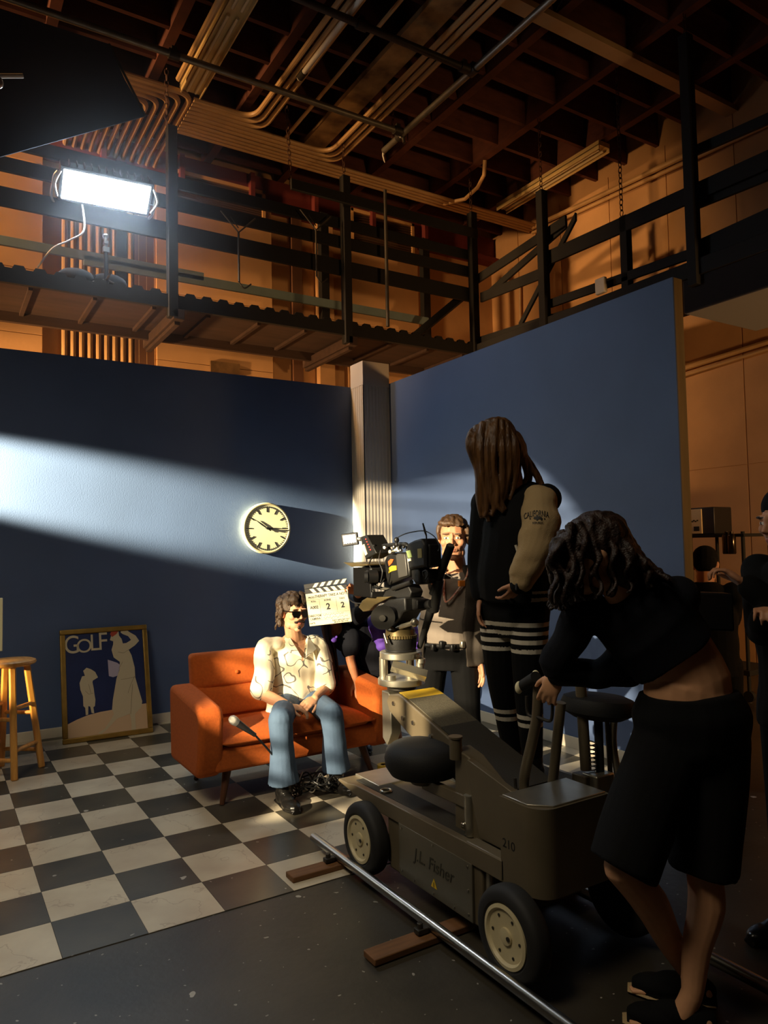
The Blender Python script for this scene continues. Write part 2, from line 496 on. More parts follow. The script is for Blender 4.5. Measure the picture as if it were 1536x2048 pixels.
for X in (-0.42, 1.72, 3.80):
    bm_ = MB(); bm_.bb((X - 0.06, yf - 0.06, 3.94), (X + 0.06, yr + 0.2, 4.05)); bm_.bb((X - 0.03, yf + 0.02, 3.90), (X + 0.03, yr + 0.2, 3.94))
    bm_.build('beam', M_brown, cw, bev=0.006)
for (ya, yb_, xa, xb) in ((390, 413, -2.2, 5.7), (429, 454, -2.2, 5.7), (480, 513, -2.2, 5.7)):
    za, zb = zf(517, ya), zf(517, yb_)
    MB().bb((xa, yf + 0.04, zb), (xb, yf + 0.075, za)).build('rail', M_black, cw, bev=0.005)
za, zb = zf(574, 363), zf(574, 384)
MB().bb((3.0, yf - 0.10, zb), (5.72, yf - 0.062, za)).build('rail', M_black, cw, bev=0.005)
za, zb = PY(0, 474, 5.36).z, PY(0, 493, 5.36).z
MB().bb((-2.2, 5.30, zb), (2.30, 5.335, za)).build('kickboard', M_teal, cw, bev=0.004)
za, zb = PY(300, 537, 5.36).z, PY(300, 556, 5.36).z
MB().bb((0.95, 5.30, zb), (5.6, 5.335, za)).build('kickboard', M_teal, cw, bev=0.004)
MB().beam((5.0, yr, 4.2), (5.68, 4.5, 4.95), 0.05, 0.10).build('brace', M_black, cw)

xc, xr2 = 5.7, 6.7
cr = thing('catwalk', 'black timber catwalk running above the right blue flat toward the camera', 'catwalk', (5.8, 2.0, 4.0))
MB().bb((xc - 0.02, -2.2, 4.04), (xr2, yf - 0.06, 4.2)).build('deck', M_black, cr, bev=0.006)
for Yp, zt in ((3.08, 5.73), (1.10, 6.4), (-0.02, 6.0)):
    MB().bb((xc - 0.06, Yp - 0.05, 3.95), (xc + 0.04, Yp + 0.05, zt)).build('post', M_black, cr, bev=0.006)
MB().bb((xc + 0.06, 1.93, 4.2), (xc + 0.15, 2.02, 5.0)).build('post', M_black, cr, bev=0.006)
def rrail(a, c, w, name='rail', dx=0.06, m=M_black):
    p0, p1 = PX(*a, xc + dx), PX(*c, xc + dx)
    d = (p1 - p0).normalized()
    return MB().beam(p0, p1, 0.035, w, (1, 0, 0) if False else (0, 0, 1)).build(name, m, cr, bev=0.004) if False else \
        MB().add([p + Vector((sx, 0, sz)) for p in (p0, p1) for sx in (0, 0.035) for sz in (-w / 2, w / 2)],
                 [(0, 1, 3, 2), (4, 6, 7, 5), (0, 4, 5, 1), (2, 3, 7, 6), (0, 2, 6, 4), (1, 5, 7, 3)]).build(name, m, cr, bev=0.004)
rrail((1085, 520), (1536, 318), 0.17)
rrail((950, 560), (1130, 440), 0.12)
rrail((960, 595), (1085, 545), 0.13)
rrail((1096, 608), (1400, 500), 0.10)
rrail((1390, 505), (1560, 430), 0.22)
rrail((1390, 405), (1560, 335), 0.13, dx=0.1)
rrail((1390, 300), (1560, 225), 0.10, dx=0.1)
rrail((950, 685), (1370, 555), 0.12)
rrail((979, 583), (1131, 448), 0.09, 'brace', 0.1)
rrail((1037, 653), (1150, 432), 0.09, 'brace', 0.1)
MB().bb((xc, -2.2, 3.72), (xr2 + 0.2, 1.25, 4.05)).build('hung_cloth', M_cloth_blk, cr, bev=0.02)

# ---------------------------------------------------------------- LED panel light on the catwalk
lc = PY(214, 386, 4.22)
aim = (Vector((2.3, 1.2, 1.3)) - lc).normalized()
xa = (PY(284, 400, 4.22) - PY(141, 372, 4.22)).normalized()
aim = (aim - xa * aim.dot(xa)).normalized(); ya = aim.cross(xa)       # local x right, y up/down, z aim
if ya.z < 0: xa = -xa; ya = aim.cross(xa)
ML = Matrix((xa, ya, aim)).transposed().to_4x4(); ML.translation = lc
led = thing('led_panel_light', 'glowing white LED panel light on the catwalk above the rear flat', 'light', ML)
LW, LH = 0.80, 0.285
M_led = mat('led_diffuser', (0.9, 0.95, 1.0), 0.5, emit=(0.74, 0.88, 1.0), estr=60)
M_ledb = mat('light_housing', lin((30, 30, 32)), 0.4)
b = MB(ML); b.box((0, 0, -0.07), (LW + 0.06, LH + 0.06, 0.11)); b.box((0, 0, -0.14), (LW * 0.7, LH * 0.7, 0.05))
for k in range(12): b.box((-LW / 2 + 0.05 + k * LW / 12, LH / 2 + 0.04, -0.08), (0.012, 0.04, 0.09))
b.build('housing', M_ledb, led, bev=0.006)
MB(ML).box((0, 0, -0.012), (LW, LH, 0.012)).build('diffuser', M_led, led, smooth=False)
b = MB(ML)
b.tube(smooth_path([(-LW / 2 - 0.045, 0.10, -0.05), (-LW / 2 - 0.075, 0, -0.06), (-LW / 2 - 0.03, -0.25, -0.08), (0, -0.32, -0.10), (LW / 2 + 0.03, -0.25, -0.08), (LW / 2 + 0.075, 0, -0.06), (LW / 2 + 0.045, 0.10, -0.05)]), 0.012, 8)
b.build('yoke', M_steel, led)
b = MB()
for s_ in (-1, 1):
    hp = [ML @ Vector((s_ * (LW / 2 + 0.03), LH * 0.45, 0.0)), ML @ Vector((s_ * (LW / 2 + 0.075), 0.02, 0.04)), ML @ Vector((s_ * (LW / 2 + 0.04), -LH * 0.42, 0.0))]
    MB().tube(smooth_path(hp), 0.011, 8).build('handle', M_steel, led)
cabp = [ML @ Vector((-0.2, -LH / 2 - 0.04, -0.07)), PY(168, 460, 4.33), PY(140, 480, 4.35), PY(105, 497, 4.36), PY(75, 535, 4.47)]
MB().tube(smooth_path(cabp), 0.009, 8).build('cable', M_cablew, led)

st = thing('light_stand', 'short chrome spigot stand on the catwalk deck under the LED panel', 'stand', tuple(PY(213, 568, 4.5)))
b = MB(); p0 = PY(213, 568, 4.5); p1 = PY(212, 500, 4.5); b.cyl((p0.x, 4.5, 4.20), p1, 0.022)
b.build('pole', M_plas, st)
b = MB(); p2 = PY(211, 472, 4.5); b.cyl(p1, p2, 0.016); b.ell(p2, 0.03); b.box(tuple(p1), (0.06, 0.05, 0.05)); b.box(tuple((p1 + p2) / 2), (0.04, 0.06, 0.03))
b.build('spigot', M_steel, st)
b = MB(); c = Vector((p0.x, 4.5, 4.235))
for a in (20, 150, 265): b.cyl(c + Vector((0, 0, 0.05)), c + Vector((0.3 * math.cos(R_(a)), 0.3 * math.sin(R_(a)), 0.0)), 0.011)
b.build('foot', M_steel, st)
def sandbag(c, w, d, h):
    b = MB()
    n, m = 20, 10
    b.ell((c[0] - w * 0.3, c[1], c[2] + h / 2), (w * 0.34, d / 2, h / 2)); b.ell((c[0] + w * 0.3, c[1], c[2] + h / 2), (w * 0.34, d / 2, h / 2))
    b.box((c[0], c[1], c[2] + h * 0.62), (w * 0.3, d * 0.5, 0.02))
    return b
cs = PY(188, 556, 4.62)
sb = sandbag((cs.x, 4.66, 4.235), 0.52, 0.22, 0.17).build('sandbag', M_cloth_blk); tag(sb, 'black sandbag lying on the catwalk deck beside the spigot stand', 'sandbag'); origin_to(sb, (cs.x, 4.66, 4.24))

# ---------------------------------------------------------------- black flag hung from the first pipe
def flat_poly(name, pts, n, th, m, parent=None):
    b = MB(); N = len(pts); nn = Vector(n).normalized() * th
    b.add([p for p in pts] + [p + nn for p in pts], [tuple(range(N - 1, -1, -1)), tuple(range(N, 2 * N))] + [(i, (i + 1) % N, N + (i + 1) % N, N + i) for i in range(N)])
    return b.build(name, m, parent, smooth=False)
fg = thing('overhead_flag', 'large black cloth flag hung high at upper left, above the LED panel', 'flag', tuple(PY(215, 88, 3.74)))
fpts = [PY(218, 88, 3.74), PY(250, 160, 3.74), PY(291, 232, 3.74), PY(124, 279, 3.74), PY(-40, 325, 3.74), PY(-330, 250, 3.74), PY(-260, -60, 3.74), PY(0, 18, 3.74)]
flat_poly('cloth', fpts, (0, 1, 0), 0.012, mat('glow_tinted_duvetyne', lin((44, 56, 84)), 0.9, sheen=0.3, var=0.2, vscale=2), fg)  # black cloth, with the lamp's bluish glow put into its colour
MB().tube([fpts[0], fpts[2]], 0.012, 8).build('edge_rod', M_dpipe, fg)

# ---------------------------------------------------------------- pipes of the overhead grid
def pipe(p0, p1, r, m, label, name='grid_pipe', cat='pipe', couplers=()):
    t = thing(name, label, cat, tuple(p0))
    MB().cyl(p0, p1, r, n=16).build('tube', m, t)
    for k in couplers:
        q = Vector(p0).lerp(Vector(p1), k); d = (Vector(p1) - Vector(p0)).normalized()
        bb_ = MB(); bb_.cyl(q - d * 0.05, q + d * 0.05, r * 1.45, n=16); bb_.box(q + Vector((0, 0, r * 1.3)), (0.05, 0.05, 0.06))
        bb_.build('coupler', M_dpipe, t)
    return t
zp = 6.3
pipe((-5, 3.685, zp), (4.15, 3.685, zp), 0.034, M_galv, 'grey overhead pipe from top left corner, crossing below the strip light', couplers=(0.71, 0.99))
pipe((-5, 2.43, zp), (4.13, 2.43, zp), 0.034, M_dpipe, 'dark overhead pipe nearer the camera, entering at the top edge', couplers=(0.86, 0.99))
pc = pipe((4.13, -4.0, zp), (4.14, 4.12, zp), 0.034, M_galv, 'grey overhead pipe running to the top edge right of centre, open end down', couplers=(0.79, 0.955))
e = PZ(803, 268, zp); b = MB(); b.cyl(e + Vector((0.02, 0, -0.03)), e + Vector((0.02, -0.02, -0.11)), 0.018); b.torus(e, 0.045, 0.012, (0, 1, 0)); b.build('clamp', M_steel, pc)
b = MB(); e2 = Vector((4.14, 4.12, zp)); b.tube([e2, e2 + Vector((0, 0.02, -0.05)), e2 + Vector((0.01, 0.0, -0.14))], [0.02, 0.012, 0.008], 6); b.build('tape_tail', M_cablew, pc)
pipe((2.735, -4.0, 6.36), (2.725, 3.49, 6.36), 0.026, M_trimw, 'pale conduit pipe ending near the first dark pipe beside tan conduits', 'conduit_pipe', couplers=(0.99,))
# ---------------------------------------------------------------- conduits
def conduit(pts, r, label, group=None, m=M_cond):
    o = MB().tube(pts, r, 8).build('conduit', m)
    tag(o, label, 'conduit', group); return o
def bend(p, c, q, r, n=6):
    """corner c rounded with radius r"""
    p, c, q = Vector(p), Vector(c), Vector(q)
    a = c + (p - c).normalized() * r; d = c + (q - c).normalized() * r
    return [p] + [a * (1 - t) ** 2 + c * 2 * t * (1 - t) + d * t * t for t in [k / n for k in range(n + 1)]] + [q]
g1 = 'wall conduits rising behind the LED panel'
for k in range(12):
    X = 0.86 + k * 0.0945
    yb_ = 5.33 - k * 0.082
    pts = bend((X, 6.06, 0.3), (X, 6.06, 6.40), (X, 5.80, 6.44), 0.12)[:-1]
    pts += bend((X, 5.80, 6.44), (X, yb_, 6.44), (X - 2.5, yb_, 6.44), 0.16)
    conduit(pts, 0.031, 'tan conduit in the ribbed row climbing the rear wall and turning left under the ceiling', g1)
g2 = 'conduits turning away toward the ceiling at the first bend'
for k in range(3):
    y0 = 4.46 + k * 0.075; X = 2.62 + k * 0.085
    conduit([(1.93, y0, 6.42)] + bend((2.1, y0, 6.42), (X, y0, 6.42), (X - 0.02, -4, 6.42), 0.20), 0.028, 'tan conduit at the first of the two ceiling bends, beside the pale pipe', g2)
g3 = 'conduits turning at the second bend'
for k in range(3):
    y0 = 4.69 + k * 0.075; X = 3.70 + k * 0.085
    conduit([(1.93, y0, 6.42)] + bend((2.1, y0, 6.42), (X, y0, 6.42), (X, -4, 6.42), 0.22), 0.028, 'tan conduit at the second ceiling bend, along the stained tan board', g3)
g4 = 'straight conduits along the top of the rear wall'
for k in range(4):
    y0 = 4.925 + k * 0.07
    conduit([(1.93, y0, 6.42), (4.0, y0, 6.42), (XS - 0.05, y0, 6.42)], 0.026, 'tan conduit running straight under the ceiling to the far right corner, above the catwalk', g4)
conduit([PZ(885, 408, 6.42), PZ(930, 398, 6.42), PZ(955, 375, 6.42), PZ(968, 350, 6.44), PZ(970, 320, 6.6)], 0.026, 'short curved tan conduit rising to the ceiling above the third catwalk post')
conduit([(3.10, -4, 6.45), (3.11, 4.78, 6.45)], 0.020, 'thin tan bar alone between the two groups of bent conduits')
conduit([(1.70, -2, 6.42), (1.69, 4.2, 6.42)], 0.032, 'thick tan conduit against the left edge of the long strip light')
# stained board beside the second group
M_brd = mat('stained_board', lin((186, 150, 98)), 0.8, var=0.75, vscale=3.0, color2=lin((80, 56, 36)))
bo = MB().bb((3.37, -4, 6.47), (3.64, 4.73, 6.53)).build('ceiling_board', M_brd); tag(bo, 'wide stained tan board on the ceiling left of the second bent conduits', 'board'); origin_to(bo, (3.5, 1, 6.47))
bo = MB().bb((3.93, 1.68, 6.52), (XS - 0.02, 1.83, 6.58)).build('ceiling_board', M_brd2 := mat('pale_board', lin((190, 160, 118)), 0.7, var=0.2, vscale=2)); tag(bo, 'long narrow pale board crossing the dark ceiling at upper right', 'board'); origin_to(bo, (5.7, 1.75, 6.52))

# ---------------------------------------------------------------- strip lights (switched off)
def strip_light(x0, x1, y0, y1, z, label):
    t = thing('strip_light', label, 'light', ((x0 + x1) / 2, (y0 + y1) / 2, z))
    b = MB(); b.bb((x0, y0, z), (x1, y1, z + 0.06)); w = (x1 - x0)
    for xx in (x0, x1 - 0.012): b.bb((xx, y0, z - 0.05), (xx + 0.012, y1, z + 0.01))
    b.build('reflector', mat('cream_enamel', lin((214, 186, 128)), 0.3), t, smooth=False)
    n = max(1, int((y1 - y0) / 1.3))
    for k in range(n):
        for f in (0.30, 0.70):
            a = y0 + 0.05 + k * (y1 - y0) / n
            MB().cyl((x0 + w * f, a, z - 0.025), (x0 + w * f, a + (y1 - y0) / n - 0.1, z - 0.025), 0.016, n=10).build('lamp_tube', mat('dead_lamp_glass', lin((222, 208, 170)), 0.08, coat=0.6), t)
    return t
strip_light(1.77, 1.99, 0.3, 4.43, 6.47, 'long cream strip light with bare tubes, switched off, at top left of centre')
strip_light(6.63, 6.83, 3.0, 4.95, 6.53, 'short cream strip light with bare tubes, switched off, at the right above the second catwalk')
# ---------------------------------------------------------------- pipes on the side wall
def wall_pipe(a, c, X, r, label, group=None):
    o = MB().tube([PX(*a, X), PX(*c, X)], r, 8).build('wall_pipe', M_cond); tag(o, label, 'pipe', group); origin_to(o, PX(*a, X)); return o
wall_pipe((1560, 222), (1065, 455), 7.40, 0.035, 'upper tan pipe high along the side wall at the right')
wall_pipe((1560, 238), (1065, 466), 7.42, 0.025, 'tan pipe just under the highest pipe on the side wall')
wall_pipe((1560, 676), (1365, 738), 7.45, 0.03, 'upper of two tan pipes low on the side wall, right of the blue flat')
wall_pipe((1560, 690), (1365, 752), 7.45, 0.02, 'lower of two tan pipes low on the side wall, right of the blue flat')
wall_pipe((1000, 525), (1095, 470), 7.42, 0.02, 'thin slanting tan pipe in the far corner behind the right catwalk')
wall_pipe((1040, 560), (1041, 650), 7.44, 0.02, 'thin upright pipe on the side wall behind the right catwalk')

# ---------------------------------------------------------------- framed vents on the rear wall
def vent(x0, y0, x1, y1, label):
    a, c = PY(x0, y0, 5.98), PY(x1, y1, 5.98)
    X0, X1 = min(a.x, c.x), max(a.x, c.x); z1, z0 = a.z, c.z
    t = thing('wall_vent', label, 'vent', ((X0 + X1) / 2, 5.99, z0))
    b = MB(); w = 0.05
    b.bb((X0, 5.96, z0), (X0 + w, 6.0, z1)); b.bb((X1 - w, 5.96, z0), (X1, 6.0, z1)); b.bb((X0, 5.96, z0), (X1, 6.0, z0 + w)); b.bb((X0, 5.96, z1 - w), (X1, 6.0, z1))
    b.build('frame', mat('vent_frame_paint', lin((226, 176, 116)), 0.6), t, bev=0.004)
    b = MB(); b.bb((X0 + w, 5.992, z0 + w), (X1 - w, 5.998, z1 - w))
    n = 14
    for k in range(n):
        zz = z0 + w + (k + 0.5) * (z1 - z0 - 2 * w) / n
        b.add([(X0 + w, 5.972, zz - 0.012), (X1 - w, 5.972, zz - 0.012), (X1 - w, 5.992, zz + 0.02), (X0 + w, 5.992, zz + 0.02)], [(0, 1, 2, 3)])
    b.build('louvre', mat('vent_louvre_paint', lin((92, 66, 48)), 0.7), t, smooth=False)
vent(340, 335, 531, 455, 'cream framed louvre vent behind the catwalk between its first two posts')
vent(700, 415, 829, 525, 'cream framed louvre vent behind the catwalk right of the second post')
vent(-60, 295, 82, 352, 'cream framed louvre vent at the left edge beside the LED panel')
o = MB().bb(PY(420, 722, 5.99), PY(480, 752, 5.96)).build('wall_plate', mat('tarnished_plate', lin((120, 92, 60)), 0.6, metal=0.3, var=0.4, vscale=12)); tag(o, 'square tarnished plate on the rear wall just above the left flat', 'plate')
o = MB(); q0, q1 = PY(425, 687, 5.96), PY(495, 698, 5.96); o.cyl(q0, q1, 0.036); o = o.build('spring_tube', M_dpipe); tag(o, 'dark coiled tube fixed on the rear wall above the square plate', 'tube'); origin_to(o, q0)

# ---------------------------------------------------------------- hanging chains and rods
def chain_mb(p0, p1, r=0.0055, L=0.075):
    p0, p1 = Vector(p0), Vector(p1); d = p1 - p0; n = max(2, int(d.length / (L * 0.78))); t = d.normalized()
    a = Vector((1, 0, 0)); a = (a - t * a.dot(t)).normalized(); c = t.cross(a); b = MB()
    for k in range(n):
        q = p0 + d * ((k + 0.5) / n); s_ = a if k % 2 else c
        pts = []
        for j in range(8):
            an = 2 * math.pi * j / 8; pts.append(q + s_ * (0.02 * math.cos(an)) + t * (L / 2 * math.sin(an)))
        b.tube(pts, r, 4, closed=True)
    return b
def chain(p0, p1, label):
    o = chain_mb(p0, p1).build('hanging_chain', M_rust); tag(o, label, 'chain'); origin_to(o, p1); return o
chain((1.62, 4.40, 7.05), (1.62, 4.40, 6.0), 'rusty chain hanging to the top of the first catwalk post, by the LED panel')
chain((3.74, 4.40, 7.05), (3.74, 4.40, 6.0), 'rusty chain hanging to the top of the second catwalk post')
chain((4.135, 3.9, 7.05), (4.135, 3.9, 6.33), 'rusty chain holding the open end of the grey overhead pipe')
chain((5.69, 4.40, 7.05), (5.69, 4.40, 6.0), 'rusty chain hanging to the top of the third catwalk post')
chain((5.69, 3.08, 7.05), (5.69, 3.08, 5.73), 'rusty chain hanging to the leftmost post of the right catwalk')
chain((5.76, 1.98, 7.05), (5.76, 1.98, 5.0), 'rusty chain hanging to the short middle post of the right catwalk')
chain((5.69, 1.10, 7.05), (5.69, 1.10, 6.4), 'rusty chain hanging to the tallest post of the right catwalk')
chain((2.98, 4.40, 7.05), (3.05, 4.42, 5.72), 'rusty chain hanging to the end of the upper catwalk rail')
# spring clamps and hooks on the catwalk rails
def hook(px, py, y, label, L=0.55):
    p = PY(px, py, y); t = thing('rail_hook', label, 'hook', tuple(p))
    b = MB(); b.cyl(p, p + Vector((0, 0, -L)), 0.012); b.tube(smooth_path([p + Vector((0, 0, -L)), p + Vector((0.06, 0, -L - 0.06)), p + Vector((0.14, 0, -L)), ]), 0.008, 6)
    b.build('rod', M_dpipe, t)
    b = MB(); b.tube([p + Vector((-0.2, 0, 0.2)), p, p + Vector((0.2, 0, 0.2))], 0.010, 6); b.tube([p + Vector((-0.09, 0, 0.16)), p + Vector((0, 0, 0.05))], 0.007, 6); b.build('arm', M_dpipe, t)
hook(632, 460, 4.36, 'forked iron hook hanging on the rail left of the second catwalk post')
hook(477, 465, 4.36, 'forked iron hook hanging on the rail between the first two catwalk posts')
q = PY(770, 380, 4.3)
o = MB().cyl((q.x, 4.30, q.z), (q.x, 4.30, 4.22), 0.022, n=12).build('upright_pole', M_dpipe); tag(o, 'thin dark pole standing on the catwalk right of its second post', 'pole'); origin_to(o, (q.x, 4.3, 4.22))
q0 = PX(1200, 562, 5.68)
o = MB().box(tuple(PX(1202, 572, 5.66)), (0.05, 0.13, 0.17)).build('hanging_tag', M_trimw, bev=0.01); tag(o, 'small pale card hooked on the right catwalk edge above the flat', 'card')
# end of an arm at the left edge
t = thing('boom_pole', 'pale boom pole end poking in at the upper left edge', 'pole', tuple(PY(0, 152, 3.2)))
MB().tube([PY(-160, 152, 3.2), PY(46, 152, 3.2)], 0.018, 10).build('rod', M_trimw, t)
b = MB(); q = PY(-4, 165, 3.2); b.ell(q, (0.04, 0.03, 0.05)); b.cyl(q, q + Vector((0, 0, -0.25)), 0.012); b.build('knuckle', M_steel, t)

# thin scattering volume added to imitate the bloom round the lamp
sm = MB(); sm.ell(lc + aim * 0.25, 1.9, n=24, m=16)
so = sm.build('lamp_glow', None or bpy.data.materials.new('glow_volume')); so['kind'] = 'stuff'; tag(so, 'thin bluish glow added round the LED panel light', 'glow'); origin_to(so, lc + aim * 0.25)
m = so.data.materials[0]; m.use_nodes = True; nt = m.node_tree; nt.nodes.remove(nt.nodes['Principled BSDF'])
vs_ = nt.nodes.new('ShaderNodeVolumeScatter'); vs_.inputs['Color'].default_value = (0.85, 0.92, 1, 1); vs_.inputs['Anisotropy'].default_value = 0.3
tc = nt.nodes.new('ShaderNodeTexCoord'); ln = nt.nodes.new('ShaderNodeVectorMath'); ln.operation = 'LENGTH'; nt.links.new(tc.outputs['Object'], ln.inputs[0])
mr = nt.nodes.new('ShaderNodeMapRange'); mr.inputs[1].default_value = 0.0; mr.inputs[2].default_value = 1.85; mr.inputs[3].default_value = 1.0; mr.inputs[4].default_value = 0.0; nt.links.new(ln.outputs['Value'], mr.inputs[0])
pw = nt.nodes.new('ShaderNodeMath'); pw.operation = 'POWER'; pw.inputs[1].default_value = 2.0; nt.links.new(mr.outputs[0], pw.inputs[0])
ml = nt.nodes.new('ShaderNodeMath'); ml.operation = 'MULTIPLY'; ml.inputs[1].default_value = 0.10; nt.links.new(pw.outputs[0], ml.inputs[0]); nt.links.new(ml.outputs[0], vs_.inputs['Density'])
nt.links.new(vs_.outputs[0], nt.nodes['Material Output'].inputs['Volume'])
# ================================================================== SET PROPS
# ---------------------------------------------------------------- wall clock
M_cream = mat('cream_clock_face', lin((244, 236, 196)), 0.45)
M_crim = mat('cream_clock_rim', lin((214, 200, 156)), 0.35, coat=0.3)
M_ink = mat('black_ink', lin((20, 19, 18)), 0.6)
ccp = PY(534.5, 1056.5, YW - 0.05)
MC = Matrix.Translation((ccp.x, YW, ccp.z)) @ Matrix.Rotation(R_(90), 4, 'X')          # local z points into the room
clk = thing('wall_clock', 'round cream wall clock with black hands on the left blue flat', 'clock', MC)
RC = 0.252
MB(MC).lathe([(0.0, 0.0), (RC - 0.01, 0.0), (RC, 0.01), (RC, 0.040), (RC - 0.008, 0.050), (RC - 0.018, 0.0515), (RC - 0.024, 0.050), (RC - 0.026, 0.046), (0, 0.046)], n=64, caps=False).build('case', M_crim, clk)
MB(MC).lathe([(0, 0.0465), (RC - 0.026, 0.0465), (RC - 0.026, 0.0485), (0, 0.0485)], n=64, caps=False).build('dial', M_cream, clk, smooth=False)
b = MB(MC)
for k in range(60):
    a = 2 * math.pi * k / 60; big = k % 5 == 0
    r0, r1, w = (0.158, 0.216, 0.0085) if big else (0.202, 0.216, 0.004)
    b.box((0, 0, 0), (w, r1 - r0, 0.002), Matrix.Rotation(-a, 4, 'Z') @ Matrix.Translation((0, (r0 + r1) / 2, 0.049)))
b.build('minute_marks', M_ink, clk, smooth=False)
def hand(name, ang, L, tail, w, z):
    b = MB(MC); m = Matrix.Rotation(-ang, 4, 'Z')
    b.prism([(-w * 0.5, -tail), (w * 0.5, -tail), (w * 0.85, L * 0.45), (w * 0.2, L), (-w * 0.2, L), (-w * 0.85, L * 0.45)], z, z + 0.002, m)
    b.build(name, M_ink, clk, smooth=False)
hand('hour_hand', R_(304), 0.145, 0.045, 0.010, 0.0515)
hand('minute_hand', R_(92), 0.205, 0.02, 0.0075, 0.0545)
MB(MC).cyl((0, 0, 0.048), (0, 0, 0.06), 0.012).build('hub', M_ink, clk)

# ---------------------------------------------------------------- framed poster leaning on the wall
q0, q1 = PZ(125, 1490, 0.004), PZ(307, 1465, 0.004)
q0.y = max(q0.y, 3.30); q1.y = q0.y - 0.03
tl = PY(119, 1261, YW - 0.035)
ex = (q1 - q0); PWD = ex.length; ex.normalize()
upv = (tl - q0); upv = (upv - ex * upv.dot(ex)); PHT = upv.length; upv.normalize()
ez = ex.cross(upv)                                    # toward the viewer side
if ez.y > 0: ez = -ez
MP = Matrix((ex, upv, ez)).transposed().to_4x4(); MP.translation = q0 - ez * 0.0
pst = thing('framed_poster', 'gold framed navy poster reading GOLF, leaning on the left flat by the stool', 'poster', MP)
M_gold = mat('aged_gold_frame', lin((166, 132, 62)), 0.42, metal=0.55, var=0.25, vscale=14)
fw = 0.042
for a, c in (((0, 0), (PWD, fw)), ((0, PHT - fw), (PWD, PHT)), ((0, fw), (fw, PHT - fw)), ((PWD - fw, fw), (PWD, PHT - fw))):
    bb_ = MB(MP); bb_.bb((a[0], a[1], -0.012), (c[0], c[1], 0.014)); bb_.build('frame_rail', M_gold, pst, bev=0.008, seg=3)
M_navy = mat('poster_navy_print', lin((38, 52, 98)), 0.35, var=0.25, vscale=4, coat=0.2)
M_pcream = mat('poster_cream_print', lin((206, 192, 160)), 0.4, coat=0.2)
M_psand = mat('poster_sand_print', lin((214, 182, 146)), 0.4, coat=0.2)
M_pred = mat('poster_red_print', lin((176, 72, 52)), 0.4)
M_pline = mat('poster_line_print', lin((120, 104, 78)), 0.5)
M_plil = mat('poster_lilac_print', lin((186, 176, 196)), 0.4)
MB(MP).bb((fw * 0.8, fw * 0.8, -0.004), (PWD - fw * 0.8, PHT - fw * 0.8, 0.0)).build('print', M_navy, pst, smooth=False)
def pz(x, y):                                          # crop pixels of the printed area -> poster plane
    u = (x - (590 + (y - 540) * 0.021)) / 722.0; v = (1490 - y - (x - 600) * -0.0) ; 
    yb_ = 1490 - 100 * u; yt = 540 - 45 * u
    t = (yb_ - y) / (yb_ - yt)
    return (fw * 0.8 + u * (PWD - 1.6 * fw), fw * 0.8 + t * (PHT - 1.6 * fw))
def pshape(name, pts, m, z):
    MB(MP).prism([pz(*p) for p in pts], z, z + 0.0012).build(name, m, pst, smooth=False)
pshape('hill', [(612, 1488), (612, 1358), (700, 1312), (790, 1275), (900, 1246), (1030, 1222), (1160, 1195), (1337, 1165), (1338, 1392)], M_psand, 0.0)
pshape('lady_figure', [(1012, 560), (1000, 600), (1030, 612), (1028, 640), (1012, 690), (1030, 760), (1085, 800), (1080, 870), (1050, 950), (1032, 1040), (1012, 1140), (1002, 1228), (1020, 1262), (985, 1320), (930, 1395), (870, 1432), (905, 1440), (960, 1392), (1030, 1320), (1045, 1305), (1160, 1262), (1172, 1320), (1172, 1400), (1212, 1398), (1208, 1262), (1270, 1200), (1278, 1150), (1248, 1040), (1222, 940), (1220, 850), (1195, 740), (1170, 690), (1230, 650), (1272, 608), (1240, 560), (1180, 525), (1150, 500), (1105, 500), (1100, 530), (1120, 545), (1170, 565), (1196, 600), (1150, 628), (1118, 632), (1108, 590), (1085, 560), (1080, 515), (1040, 505)], M_pcream, 0.0014)
pshape('lady_cap', [(1002, 545), (1018, 512), (1060, 503), (1082, 515), (1060, 545), (1020, 572)], M_pred, 0.0030)
pshape('bag_print', [(975, 780), (1060, 808), (1090, 830), (1060, 925), (1020, 938), (982, 928)], M_plil, 0.0012)
pshape('caddie_figure', [(755, 880), (785, 852), (822, 865), (860, 890), (884, 940), (838, 968), (835, 985), (845, 1040), (850, 1090), (858, 1140), (852, 1195), (838, 1205), (845, 1258), (822, 1256), (812, 1200), (795, 1195), (792, 1270), (772, 1276), (768, 1210), (752, 1195), (750, 1110), (728, 1050), (722, 990), (745, 930), (770, 925)], M_pcream, 0.0014)
def pline(pts, w=0.0022):
    b = MB(MP); P2 = [pz(*p) for p in pts]
    for a, c in zip(P2[:-1], P2[1:]):
        b.beam((a[0], a[1], 0.003), (c[0], c[1], 0.003), w, 0.001, (0, 0, 1))
    return b
b = pline([(1215, 930), (1180, 1000), (1150, 1080)])
for l in ([(1170, 690), (1120, 720), (1070, 710)], [(1090, 960), (1150, 950), (1225, 935)], [(1195, 1000), (1180, 1130), (1170, 1260)], [(1075, 860), (1110, 800)], [(800, 1000), (820, 1080)], [(770, 1060), (800, 1090), (840, 1080)]):
    b2 = pline(l); b.v += []; o_ = len(b.v); b.v += b2.v; b.f += [[i + o_ for i in f] for f in b2.f]; b.mi += b2.mi
b.build('drawn_lines', M_pline, pst, smooth=False)
for ch, cx_, cy_, s_ in (('G', 660, 648, 0.215), ('O', 768, 658, 0.165), ('L', 860, 628, 0.20), ('F', 934, 618, 0.215)):
    u, v = pz(cx_, cy_)
    text_mesh('lettering', ch, s_, MP @ Matrix.Translation((u, v - 0.0, 0.0016)), M_pcream, pst, depth=0.0008, sx=0.82 if ch != 'O' else 0.95)

